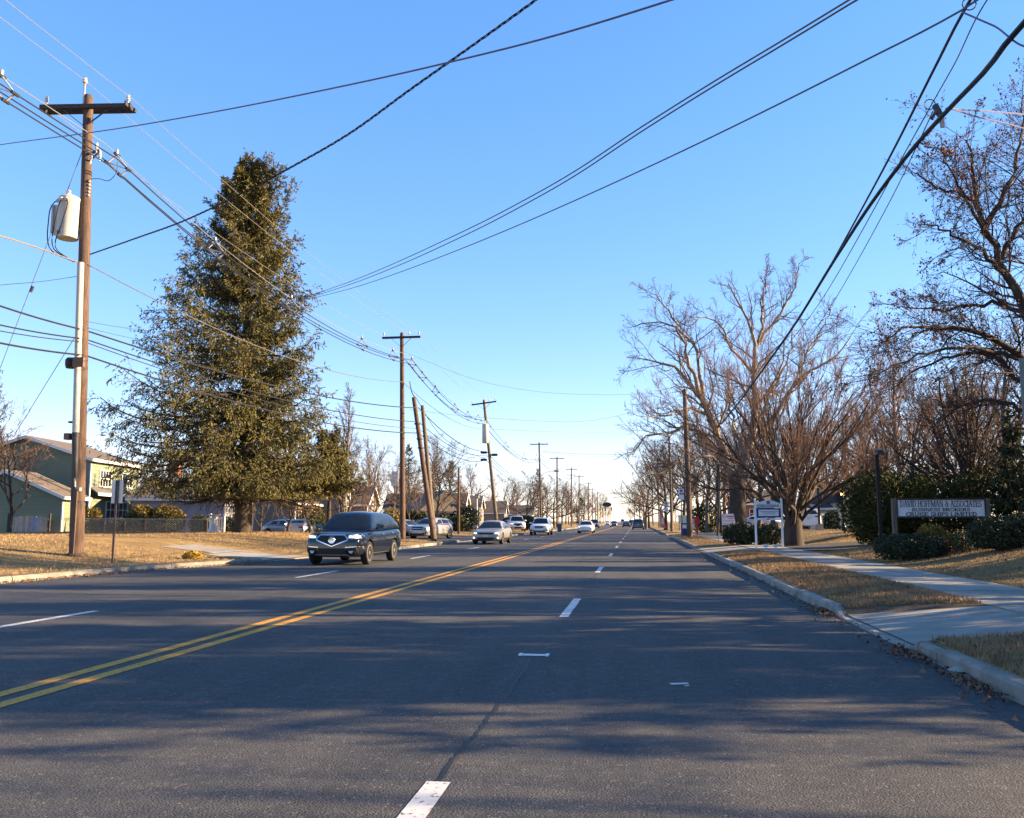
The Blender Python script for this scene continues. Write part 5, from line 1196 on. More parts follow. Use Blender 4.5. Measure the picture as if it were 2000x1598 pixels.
# near right cables, hanging from the pole beside the viewer to the tall right pole
wire(curve_px([Vector((5.9, -9.0, 8.2)), Vector((4.9, 0.0, 6.7)), Vector((3.96, 8.2, 6.32)), (2000, 44, 8.5), (1930, 132, 9.6), (1856, 210, 11), (1790, 282, 12.4), (1720, 372, 14.2), (1640, 492, 17.6), (1560, 622, 22.5), (1490, 722, 29), (1440, 790, 37), (1395, 840, 49), (1345, 868, 67.8)], 70), .030, 'thick black cable sweeping from the upper right corner down to the tall right pole', 'wire', k=7)
wire(curve_px([Vector((5.9, -9.0, 9.2)), Vector((4.9, 0.0, 7.7)), Vector((3.96, 8.3, 7.42)), (1895, 0, 9.8), (1830, 124, 11.4), (1760, 264, 13.6), (1680, 414, 17.4), (1590, 574, 23), (1520, 682, 31), (1440, 782, 44), (1344, 858, 67.8)], 60), .020, 'straight black cable beside the thick one on the right', 'wire', k=6)
wire(curve_px([Vector((5.9, -9.0, 9.0)), Vector((4.9, 0.0, 7.5)), Vector((3.97, 8.3, 7.08)), (1928, 0, 9.3), (1865, 124, 10.6), (1822, 200, 11.6)], 20), .008, 'thin wire in the upper right corner running down to the cable clamp', 'wire_grey')
wire(curve_px([(1822, 200, 11.6), (1760, 312, 13.2), (1690, 440, 16), (1620, 562, 20), (1540, 672, 28), (1440, 790, 43), (1342, 872, 67.8)], 40), .009, 'thin wire hugging the right side of the thick cable', 'wire_grey')
wire(curve_px([(1822, 218, 11.6), (1770, 330, 13.2), (1710, 446, 16), (1640, 570, 20), (1560, 690, 28)], 30), .008, 'second thin wire right of the thick cable', 'wire_grey')
c = at(1826, 212, 11.5); t = thing('cable_clamp', 'cable clamp with a loop and pale tag on the thick right cable', 'cable clamp', c); q = MB()
q.tube([Vector((.07 * math.cos(a) - .06, 0, .07 * math.sin(a) + .06)) for a in np.linspace(0, 6.28, 15)], .007, 5); q.build('loop', M['wire'], t)
q = MB(); q.bar((0, 0, .05), (.06, 0, -.10), .06); q.bar((.0, 0, -.06), (-.05, .0, -.14), .04); q.build('body', M['steel_dark'], t)
q = MB(); q.box((.075, -.01, -.19), (.05, .03, .16)); q.build('tag', M['plastic_white'], t)
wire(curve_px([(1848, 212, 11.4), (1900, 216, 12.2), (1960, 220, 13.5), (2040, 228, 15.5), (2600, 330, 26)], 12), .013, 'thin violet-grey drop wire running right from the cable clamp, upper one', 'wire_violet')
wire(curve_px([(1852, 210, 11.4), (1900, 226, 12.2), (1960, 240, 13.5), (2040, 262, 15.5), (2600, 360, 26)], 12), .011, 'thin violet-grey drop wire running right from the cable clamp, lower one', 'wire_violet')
c = at(1893, 8, 9.3); wire([c + Vector((.07 * math.cos(a), 0, .07 * math.sin(a))) for a in np.linspace(0, 6.28, 13)], .007, 'small wire loop at the top right where the crossing cable ends', 'wire')
wire(curve_px([(1880, 24, 9.36), (1940, 50, 9.0), (2030, 88, 8.55), Vector((4.12, 8.3, 6.05))], 40), .010, 'short violet-grey line at the top right corner, a windscreen reflection built as wire', 'wire_violet')  # stands in for a blurred windscreen reflection
# level wires across the far road
for i, (pts, r, lab) in enumerate(((((790, 688, 56), (930, 742, 58), (1050, 765, 61), (1180, 771, 64), (1335, 766, 68)), .010, 'thin wire from the second left pole over the road to the tall right pole'),
                               (((800, 800, 56.2), (900, 812, 58), (1010, 820, 60), (1150, 822, 64), (1336, 778, 68)), .010, 'thin wire from the leaning stub poles across the road to the tall right pole'),
                               (((952, 838, 87), (1060, 843, 90), (1200, 846, 96), (1310, 858, 102)), .012, 'thin wire from the leaning transformer pole to the second right pole'),
                               (((1060, 882, 135), (1120, 886, 138), (1230, 888, 144), (1286, 890, 158)), .03, 'dark cable pair crossing the far road, upper one'),
                               (((1060, 884, 135), (1120, 890, 138), (1230, 892, 144), (1286, 895, 158)), .015, 'dark cable pair crossing the far road, lower one'),
                               (((1088, 912, 166), (1180, 917, 180), (1286, 914, 158)), .012, 'thin level wire over the far road below the cable pair'),
                               (((1116, 922, 200), (1200, 925, 205), (1273, 922, 215)), .015, 'thin level wire over the far road between the sixth left pole and fourth right pole'),
                               (((1131, 946, 232), (1200, 950, 240), (1268, 944, 290)), .02, 'low level wire over the far road'), (((1149, 962, 275), (1200, 965, 280), (1265, 960, 290)), .02, 'lowest level wire over the far road'))):
    wire(curve_px(pts, 24), r, lab, 'wire_grey')
# ------------------------------------------------------------------ vehicles
def paint(name, col, rough=.22, metal=.0, coat=.35): return mat(name, col, rough, var=.04, scale=2, spec=.5, metal=metal, coat=coat)
M['p_black'] = paint('paint_black_blue', (.004, .007, .016), .10); M['p_silver'] = paint('paint_silver', (.36, .37, .37), .3, .5); M['p_grey'] = paint('paint_warm_grey', (.30, .29, .27), .3, .4)
M['p_white'] = paint('paint_white', (.72, .72, .71), .3); M['p_blue'] = paint('paint_blue', (.05, .09, .20), .25, .3); M['p_purple'] = paint('paint_plum', (.022, .012, .032), .3); M['p_dark'] = paint('paint_dark', (.025, .028, .032), .25); M['p_green'] = paint('paint_grey_green', (.09, .11, .11), .25, .3); M['p_red'] = paint('paint_red', (.30, .03, .025), .3)
M['car_glass'] = mat('car_glass', (.010, .013, .016), .04, var=.1, spec=.45); M['tyre'] = mat('tyre_rubber', (.018, .018, .018), .85, var=.3, scale=9)
M['rim'] = mat('alloy_rim', (.50, .50, .50), .3, var=.06, metal=.8); M['chrome'] = mat('chrome', (.70, .71, .73), .16, var=.04, metal=.95); M['black_trim'] = mat('black_trim', (.013, .013, .014), .5, var=.2)
M['lens'] = mat('headlamp_lens', (.52, .54, .56), .1, var=.08, spec=.8, coat=.6); M['lit_lamp'] = mat('lit_headlamp', (.9, .88, .8), .2, emit=(1, .93, .80, 1.1)); M['tail'] = mat('tail_lamp', (.30, .012, .01), .15, var=.1, coat=.6)
M['plate'] = mat('licence_plate', (.55, .55, .48), .5, var=.08); M['fog'] = mat('fog_lamp', (.6, .6, .58), .15, var=.1); M['cloth'] = mat('jacket_cloth', (.20, .12, .06), .9); M['skin'] = mat('skin', (.42, .26, .18), .6)

def loft(stations, secf, cap=True):
    V, Fs, k = [], [], None
    for y in stations:
        half = secf(y); full = [(x, yy, z) for (x, yy, z) in half] + [(-x, yy, z) for (x, yy, z) in reversed(half[1:-1])]; k = len(full); V += full
    n = len(stations)
    for i in range(n - 1):
        for j in range(k): Fs.append((i * k + j, i * k + (j + 1) % k, (i + 1) * k + (j + 1) % k, (i + 1) * k + j))
    if cap:
        for i0, rev in ((0, True), ((n - 1) * k, False)):
            h = k // 2
            for j in range(h):                                    # strips between the two halves
                a, b, c, d = i0 + j, i0 + j + 1, i0 + (k - j - 1) % k, i0 + (k - j) % k
                f = [a, b, c, d] if len({a, b, c, d}) == 4 else list(dict.fromkeys([a, b, c, d]))
                if len(f) >= 3: Fs.append(tuple(f if not rev else f[::-1]))
    return V, Fs
def subdiv(V, Fs, lv, cutters=()):
    me = bpy.data.meshes.new('tmp'); me.from_pydata(V, [], Fs); bm = bmesh.new(); bm.from_mesh(me); bmesh.ops.remove_doubles(bm, verts=bm.verts, dist=1e-4); bmesh.ops.recalc_face_normals(bm, faces=bm.faces); bm.to_mesh(me); bm.free()
    o = bpy.data.objects.new('tmp', me); COL.objects.link(o); md = o.modifiers.new('s', 'SUBSURF'); md.levels = lv; md.render_levels = lv; tmp = []
    for c in cutters:
        co = bpy.data.objects.new('tmpc', c); COL.objects.link(co); b = o.modifiers.new('b', 'BOOLEAN'); b.operation = 'DIFFERENCE'; b.solver = 'EXACT'; b.object = co; tmp.append(co)
    dg = bpy.context.evaluated_depsgraph_get(); dg.update(); out = bpy.data.meshes.new_from_object(o.evaluated_get(dg))
    for x in [o] + tmp: bpy.data.objects.remove(x)
    out.polygons.foreach_set('use_smooth', [True] * len(out.polygons))
    try: out.set_sharp_from_angle(angle=math.radians(50))
    except Exception: pass
    return out
def lin(tab, y):
    if y <= tab[0][0]: return tab[0][1]
    for (a, b), (c, d) in zip(tab, tab[1:]):
        if y <= c: return b + (d - b) * (y - a) / (c - a)
    return tab[-1][1]
def car(name, label, cat, loc, rz, s, group=None):
    L_, W, Hc, wr = s['L'], s['W'], s['H'], s.get('wr', .34); hl, hw = L_ / 2, W / 2; zb = s.get('zb', .20)
    t = thing(name, label, cat, loc, rz, group); pm = M[s['paint']]; top = s['top']                    # top: (y from front, z)
    T = lambda y: lin(top, y + hl)
    def plan(y):
        d = (abs(y) - (hl - .75)) / .75; return 1 - (.17 if y < 0 else .13) * max(0, d) ** 2.4
    def sec(y):
        w = hw * plan(y); z1 = T(y); e = max(0, (abs(y) - (hl - .5)) / .5); b = zb + .07 * e ** 2
        sg = -1 if y < 0 else 1; f = abs(y) > hl - .04
        def P(x, z): return (x, y - sg * (.10 * max(0, (z - .62) / .4) ** 2 + .05 * max(0, (.42 - z) / .25) ** 2) * (1 if f or abs(y) > hl - .12 else 0), z)
        m = b + (z1 - b) * .5
        return [P(0, b), P(.80 * w, b), P(.95 * w, b + .09), P(w, m - .10), P(w, m + .10), P(.975 * w, z1 - .15), P(.90 * w, z1 - .035), P(.55 * w, z1 + .012), P(0, z1 + .022)]
    st = sorted(set([-hl, -hl + .10, -hl + .3, -hl + .6] + [y for y in np.linspace(-hl + 1.0, hl - .9, 8)] + [hl - .6, hl - .3, hl - .10, hl]))
    yf, yr = -hl + s.get('fo', .92), -hl + s.get('fo', .92) + s['wb']; cut = []
    for yy in (yf, yr):
        for sx in (-1, 1):
            q = MB(); q.lathe([(wr + .055, -.30), (wr + .055, .30)], (sx * (hw - .02), yy, wr + .01), 28, 'x'); cut.append(q.mesh('c'))
    V, Fs = loft(st, sec); body = subdiv(V, Fs, 2, cut)
    y1, y2, y3, y4 = [v - hl for v in s['cab']]; tw = s.get('tw', .13)
    zr = lambda y: lin([(y1, T(y1) - .02), (y1 * .5 + y2 * .5, (T(y1) + Hc) / 2 + .01), (y2, Hc - .03), ((y2 * .6 + y3 * .4), Hc), (y3, Hc - s.get('rd', .06)), (y4, T(y4) - .02)], y)
    def sec2(y):
        z1 = zr(y); zb_ = min(T(y) - .06, z1 - .04); h = max(0, z1 - T(y)); w0 = hw * .93 * (plan(y) ** .6); w1 = w0 - tw * h / max(.1, Hc - T(0)) * 1.45
        return [(0, y, zb_), (w0 * .8, y, zb_), (w0, y, zb_ + .03), (w0 * .55 + w1 * .45, y, zb_ + (z1 - zb_) * .45), (w1 * 1.0, y, max(zb_ + .035, z1 - .07)), (w1 * .9, y, z1 - .015), (w1 * .5, y, z1 + .02), (0, y, z1 + .03)]
    st2 = [y1, y1 * .7 + y2 * .3, y1 * .3 + y2 * .7, y2, y2 * .75 + y3 * .25, y2 * .5 + y3 * .5, y2 * .25 + y3 * .75, y3, y3 * .5 + y4 * .5, y4]
    if s.get('cab', None) and s.get('pickup'): pass
    V2, F2 = loft(st2, sec2); cab = subdiv(V2, F2, 2)
    bo = link('body', body, [pm, M['black_trim']], t); ca = link('cabin', cab, pm, t)
    bmx = bmesh.new(); bmx.from_mesh(body); bmx.from_mesh(cab); bv = BVHTree.FromBMesh(bmx); bmx.free()
    def panel(nm, mk_, plane, poly, par=None, eps=.007, cuts=2):
        bm = bmesh.new(); AX = {'f': lambda p, q: (p, -hl - 2, q), 'b': lambda p, q: (p, hl + 2, q), 'r': lambda p, q: (hw + 2, p, q), 'l': lambda p, q: (-hw - 2, p, q), 't': lambda p, q: (p, q, 4)}[plane]
        D = {'f': Vector((0, 1, 0)), 'b': Vector((0, -1, 0)), 'r': Vector((-1, 0, 0)), 'l': Vector((1, 0, 0)), 't': Vector((0, 0, -1))}[plane]
        vs_ = [bm.verts.new(AX(*p)) for p in poly]; f = bm.faces.new(vs_); bmesh.ops.triangulate(bm, faces=[f])
        for _ in range(cuts):
            long = [e for e in bm.edges if e.calc_length() > .09]
            if long: bmesh.ops.subdivide_edges(bm, edges=long, cuts=1, use_grid_fill=True); bmesh.ops.triangulate(bm, faces=[f for f in bm.faces if len(f.verts) > 3])
        for v in bm.verts:
            h, nrm, i_, d_ = bv.ray_cast(v.co, D)
            if h is None:
                h, nrm, i_, d_ = bv.find_nearest(v.co + D * 2.1)
            v.co = h - D * eps
        bmesh.ops.recalc_face_normals(bm, faces=bm.faces); me = bpy.data.meshes.new(nm); bm.to_mesh(me); bm.free()
        return link(nm, me, M[mk_], par or t)
    def mir(poly): return [(-x, z) for (x, z) in reversed(poly)]
    def line(nm, mk_, plane, pts, wd, par=None, eps=.012):
        for (a, b) in zip(pts, pts[1:]):
            d = Vector((b[0] - a[0], b[1] - a[1])); n_ = Vector((-d.y, d.x)).normalized() * wd / 2; e_ = d.normalized() * wd * .3
            a_, b_ = Vector(a) - e_, Vector(b) + e_; out = panel(nm, mk_, plane, [tuple(a_ + n_), tuple(a_ - n_), tuple(b_ - n_), tuple(b_ + n_)], par, eps, 3)
        return out
    # glass
    bz_, hr = T(y1), Hc; wI = hw * .93
    panel('windscreen', 'car_glass', 'f', [(-wI * .86, bz_ + .05), (wI * .86, bz_ + .05), (wI - tw * 1.3 - .08, hr - .10), (0, hr - .075), (-wI + tw * 1.3 + .08, hr - .10)], eps=.004, cuts=4)
    panel('rear_window', 'car_glass', 'b', [(-wI * .80, T(y4) + .10), (wI * .80, T(y4) + .10), (wI - tw * 1.3 - .12, hr - .16), (-wI + tw * 1.3 + .12, hr - .16)], eps=.004, cuts=4)
    mid = (y1 + y4) / 2 + s.get('bp', 0); zt = hr - .13; sw = s.get('sidewin')
    zz = lambda y: T(y) + .035
    fa = y1 + .42; w1p = [(fa, zz(fa)), (mid - .05, zz(mid)), (mid - .05, zt), (y2 + .16, zt - .01)]
    rr_ = y4 - s.get('rq', .42); w2p = [(mid + .04, zz(mid)), (rr_ - .02, zz(rr_)), (min(rr_, y3) - .02, zt - .02), (mid + .04, zt)]
    for sd in 'rl':
        panel('side_window', 'car_glass', sd, w1p if sd == 'r' else w1p, eps=.004, cuts=4); panel('side_window', 'car_glass', sd, w2p, eps=.004, cuts=4)
        if s.get('quarter'): panel('side_window', 'car_glass', sd, [(rr_ + .04, zz(rr_)), (y4 - .20, zz(y4) + .06), (y3 + .02, zt - .05), (rr_ + .03, zt - .03)], eps=.004, cuts=3)
        for yy in (fa + .02, mid, rr_): line('door_seam', 'black_trim', sd, [(yy, T(yy) - .05), (yy, zb + .16)], .012, eps=.005)
        for yy in (mid - .22, rr_ - .22): panel('door_handle', 'chrome' if s.get('chrome') else s['paint'], sd, [(yy - .09, T(yy) - .17), (yy + .09, T(yy) - .17), (yy + .09, T(yy) - .14), (yy - .09, T(yy) - .14)], eps=.03, cuts=1)
        panel('sill_trim', (s.get('sill') or 'black_trim'), sd, [(yf + wr + .1, zb + .10), (yr - wr - .1, zb + .10), (yr - wr - .1, zb + .135 if s.get('sill') else zb + .19), (yf + wr + .1, zb + .135 if s.get('sill') else zb + .19)], eps=.010, cuts=3)
    for yy in (yf, yr):
        for sx in (-1, 1):
            q = MB(); w_ = .215; xo = sx * (hw - .115)
            q.lathe([(wr * .70, -w_ / 2), (wr * .94, -w_ / 2), (wr, -w_ / 2 + .03), (wr, w_ / 2 - .03), (wr * .94, w_ / 2), (wr * .70, w_ / 2 - .01)], (xo, yy, wr), 26, 'x'); wh = q.build('wheel', M['tyre'], t, smooth=True)
            q = MB(); xf = xo + sx * (w_ / 2 - .035)
            q.lathe([(wr * .70, -.09), (wr * .70, .02), (wr * .62, .025), (wr * .62, -.06)], (xo + sx * (w_ / 2 - .03), yy, wr), 26, 'x')
            for k in range(10):
                a = k * math.pi / 5; q.bar((xf, yy + .03 * math.cos(a), wr + .03 * math.sin(a)), (xf, yy + wr * .64 * math.cos(a), wr + wr * .64 * math.sin(a)), .045, .03, up=(1, 0, 0))
            q.lathe([(.06, -.03), (.06, .03), (.02, .035)], (xf, yy, wr), 10, 'x'); q.build('rim', M['rim'], wh)
            q = MB(); q.lathe([(wr * .5, -.01), (wr * .5, .01)], (xo, yy, wr), 16, 'x'); q.build('brake_disc', M['steel_dark'], wh)
    # mirrors
    for sx in (-1, 1):
        q = MB(); mz = T(fa) + .10; mx_ = sx * (hw + .10); my = fa + .02
        q.add([(mx_ - sx * .13, my - .05, mz - .05), (mx_ + sx * .10, my + .0, mz - .06), (mx_ + sx * .12, my + .03, mz + .05), (mx_ - sx * .11, my - .03, mz + .09), (mx_ - sx * .12, my + .10, mz - .05), (mx_ + sx * .10, my + .11, mz - .05), (mx_ + sx * .11, my + .11, mz + .05), (mx_ - sx * .11, my + .10, mz + .08)],
              [(0, 1, 2, 3), (7, 6, 5, 4), (0, 4, 5, 1), (1, 5, 6, 2), (2, 6, 7, 3), (3, 7, 4, 0)]); q.bar((sx * (hw - .06), my + .05, mz - .09), (mx_ - sx * .05, my + .04, mz - .03), .06)
        q.build('mirror', M[s.get('mirror', s['paint'])], t)
    # front and rear faces
    for it in s.get('front', ()):
        nm, mk_, poly, eps = it[:4]; panel(nm, mk_, 'f', poly, eps=eps)
        if len(it) > 4 and it[4] == 'm': panel(nm, mk_, 'f', mir(poly), eps=eps)
    for it in s.get('flines', ()):
        nm, mk_, pts, wd, m_ = it; line(nm, mk_, 'f', pts, wd)
        if m_: line(nm, mk_, 'f', [(-x, z) for x, z in pts], wd)
    for it in s.get('rear', ()):
        nm, mk_, poly, eps = it[:4]; panel(nm, mk_, 'b', poly, eps=eps)
        if len(it) > 4 and it[4] == 'm': panel(nm, mk_, 'b', mir(poly), eps=eps)
    q = MB(); q.box((0, (yf + yr) / 2, zb + .06), (W * .66, s['wb'] + .5, .12)); q.build('underbody', M['black_trim'], t)
    t['_T'] = 0
    return t
def rect(x0, x1, z0, z1): return [(x0, z0), (x1, z0), (x1, z1), (x0, z1)]
SUV = dict(L=4.98, W=1.96, H=1.73, wb=2.82, wr=.375, fo=.95, zb=.24, paint='p_black', top=[(0, .96), (.25, 1.02), (.7, 1.07), (1.3, 1.13), (2.2, 1.12), (3.4, 1.15), (4.6, 1.20), (4.98, 1.10)], cab=(1.22, 1.98, 4.25, 4.90), tw=.17, quarter=True, rq=1.15, bp=-.42, rd=.07, chrome=True, sill='chrome',
           front=[('grille', 'black_trim', [(-.40, .95), (.40, .95), (.50, .84), (.49, .80), (.0, .62), (-.49, .80), (-.50, .84)], .010),
                  ('headlight', 'lens', [(.52, .86), (.60, .835), (.90, .855), (.93, 1.0), (.74, .985), (.52, .945)], .010, 'm'), ('lamp_strip', 'lit_lamp', [(.56, .885), (.84, .90), (.86, .935), (.58, .925)], .016, 'm'),
                  ('lower_intake', 'black_trim', [(-.42, .54), (.42, .54), (.50, .35), (-.50, .35)], .010), ('fog_recess', 'black_trim', [(.52, .53), (.90, .55), (.92, .36), (.60, .37)], .010, 'm'), ('fog_lamp', 'fog', [(.56, .46), (.72, .47), (.68, .38), (.60, .39)], .017, 'm'),
                  ('bumper_lip', 'black_trim', rect(-.86, .86, .25, .315), .010)],
           flines=[('chrome_strip', 'chrome', [(-.405, .965), (.405, .965), (.52, .84), (.50, .795), (0, .605), (-.50, .795), (-.52, .84), (-.405, .965)], .028, False), ('chrome_strip', 'chrome', [(.46, .575), (.93, .60), (.955, .42)], .026, True), ('chrome_strip', 'chrome', [(-.60, .30), (-.52, .335), (.52, .335), (.60, .30)], .022, False)],
           rear=[('tail_lamp', 'tail', rect(.48, .92, .98, 1.12), .01, 'm'), ('licence_plate', 'plate', rect(-.18, .18, .82, .94), .015)])
x, y = at(650, 1018, 26.9).x, 26.9 + 2.49
suv = car('suv', 'black sport utility car with a chrome ringed grille coming nearest in the outer lane', 'car', (x, y, 0), math.radians(-.6), SUV)
yb = -2.49
def disc(parent, nm, mk_, c, prof, k=18): q = MB(); q.lathe(prof, c, k, 'y'); return q.build(nm, M[mk_], parent, smooth=True)
em = disc(suv, 'emblem', 'chrome', (0, yb + .045, .80), [(.088, -.055), (.112, -.06), (.118, -.05), (.112, -.035), (.088, -.035)])
q = MB()                                                   # caliper mark inside the ring
for s_ in (-1, 1): q.bar((s_ * .012, yb - .012, .875), (s_ * .058, yb - .012, .735), .020, .016, up=(0, 1, 0))
q.bar((-.045, yb - .013, .785), (.045, yb - .013, .785), .018, .016, up=(0, 1, 0)); prop(q.build('emblem_mark', M['chrome'], em), kind='stuff')
SEDAN = dict(L=4.85, W=1.85, H=1.44, wb=2.82, wr=.335, zb=.19, paint='p_grey', top=[(0, .74), (.3, .82), (1.0, .90), (1.5, .95), (3.2, .99), (4.2, 1.04), (4.85, .96)], cab=(1.30, 2.15, 3.45, 4.35), tw=.20, rq=.62, bp=-.05,
             front=[('grille', 'black_trim', [(-.48, .70), (.48, .70), (.44, .60), (-.44, .60)], .01), ('headlight', 'lens', [(.50, .62), (.86, .66), (.88, .76), (.56, .72)], .012, 'm'), ('lamp_strip', 'lit_lamp', [(.58, .64), (.74, .66), (.74, .72), (.58, .70)], .02, 'm'),
                    ('lower_intake', 'black_trim', [(-.5, .42), (.5, .42), (.55, .27), (-.55, .27)], .01), ('fog_lamp', 'lit_lamp', [(.70, .44), (.78, .44), (.78, .36), (.70, .36)], .014, 'm'), ('licence_plate', 'plate', rect(-.17, .17, .46, .57), .03)],
             rear=[('tail_lamp', 'tail', rect(.42, .86, .76, .90), .01, 'm'), ('licence_plate', 'plate', rect(-.18, .18, .60, .72), .015)])
WSUV = dict(SUV, paint='p_white', L=4.92, W=1.95, H=1.76, chrome=False, sill=None, front=[('grille', 'black_trim', [(-.42, .93), (.42, .93), (.46, .80), (.38, .70), (-.38, .70), (-.46, .80)], .01), ('headlight', 'lens', [(.50, .84), (.90, .88), (.92, 1.0), (.52, .93)], .012, 'm'),
            ('lower_intake', 'black_trim', [(-.62, .54), (-.4, .46), (.4, .46), (.62, .54), (.55, .30), (-.55, .30)], .01), ('fog_recess', 'black_trim', [(.66, .60), (.90, .60), (.90, .42), (.70, .42)], .01, 'm')], flines=[('chrome_strip', 'chrome', [(-.40, .82), (.40, .82)], .03, False)])
def S(base, **k): d = dict(base); d.update(k); return d
PICK = dict(SUV, L=5.6, H=1.85, wb=3.5, paint='p_white', top=[(0, 1.05), (.3, 1.12), (1.4, 1.18), (3.6, 1.2), (5.6, 1.18)], cab=(1.35, 2.0, 3.4, 3.9), quarter=False, rq=.3, bp=-.1, chrome=False, sill=None, flines=[])
VAN = dict(SUV, L=5.2, H=2.0, W=1.95, paint='p_white', top=[(0, .95), (.4, 1.05), (1.0, 1.15), (5.2, 1.15)], cab=(.8, 1.6, 4.8, 5.12), rd=.04, chrome=False, sill=None, flines=[])
def put(name, label, px, Y, rz, spec, z=None, cat='car', front=True):
    p = at(px, 1018, Y); hl = spec['L'] / 2; return car(name, label, cat, (p.x, Y + (hl if front else -hl), gz(p.x, Y) if z is None else z), math.radians(rz), spec)
put('car', 'warm grey car with lit headlights coming up behind the black one', 950, 52.5, -1.0, SEDAN, 0)
put('suv', 'white sport utility car coming towards the viewer in the outer lane', 1053, 87, -.5, WSUV, 0)
put('car', 'small white car coming in the inner lane beside the yellow lines', 1143, 101, 0, S(SEDAN, paint='p_white', H=1.46, L=4.6, front=[('headlight', 'lens', [(.52, .70), (.86, .74), (.86, .80), (.54, .77)], .012, 'm'), ('lower_intake', 'black_trim', rect(-.5, .5, .26, .34), .01), ('lamp_strip', 'lit_lamp', [(.6, .72), (.8, .745), (.8, .775), (.6, .75)], .02, 'm')]), 0)
put('suv', 'dark plum car just behind the small white car', 1160, 178, 0, S(WSUV, paint='p_purple'), 0)
put('minivan', 'grey green minivan driving away in the right lane, nearest ahead', 1246, 146, 180, S(WSUV, paint='p_green', H=1.78), 0)
put('car', 'dark sedan driving away in the inner lane ahead', 1223, 205, 180, S(SEDAN, paint='p_dark'), 0)
put('car', 'blue car coming in the far inner lane', 1199, 215, 0, S(SEDAN, paint='p_blue'), 0)
put('suv', 'dark sport utility car driving away beyond the minivan', 1234, 235, 180, S(WSUV, paint='p_dark'), 0)
put('car', 'pale car far down the road in the oncoming lanes', 1186, 300, 0, S(SEDAN, paint='p_white'), 0)
put('car', 'red car far down the road driving away', 1228, 330, 180, S(SEDAN, paint='p_red'), 0)
put('truck', 'white box van far down the road', 1216, 400, 180, S(VAN, H=2.4), 0)
# parked on the left
put('suv', 'silver sport utility car parked on the side street behind the leaning poles', 828, 63, -14, S(WSUV, paint='p_silver', L=4.5, H=1.62, W=1.8, chrome=False))
put('car', 'dark roofed silver car parked behind the second pole', 776, 72, 66, S(SEDAN, paint='p_silver'))
put('car', 'silver hatchback parked on the lawn drive right of the spruce trunk, seen from behind', 584, 62, 168, S(SEDAN, paint='p_silver', L=4.3, H=1.5, cab=(1.2, 1.95, 3.5, 4.2), rq=.5))
put('car', 'grey car parked behind the crooked bushes beside the spruce trunk', 545, 64, 70, S(SEDAN, paint='p_silver', L=4.5))
put('car', 'dark plum car parked beside the clipped bushes', 884, 97, 160, S(SEDAN, paint='p_purple', L=4.2))
put('van', 'white van parked behind the clipped bushes left of the short brown pole', 872, 100, 72, VAN, cat='van')
put('pickup_truck', 'white pickup truck parked just right of the grey oncoming car', 1002, 103, 12, PICK, cat='pickup truck')
put('suv', 'dark sport utility car parked beside the white pickup truck', 1006, 122, 70, S(WSUV, paint='p_blue'))
put('suv', 'white sport utility car parked by the white cottage on the right, seen from behind', 1593, 74, 168, S(WSUV, paint='p_white', H=1.7), cat='car')
put('car', 'white car parked behind the dental sign', 1492, 100, 80, S(SEDAN, paint='p_white'))
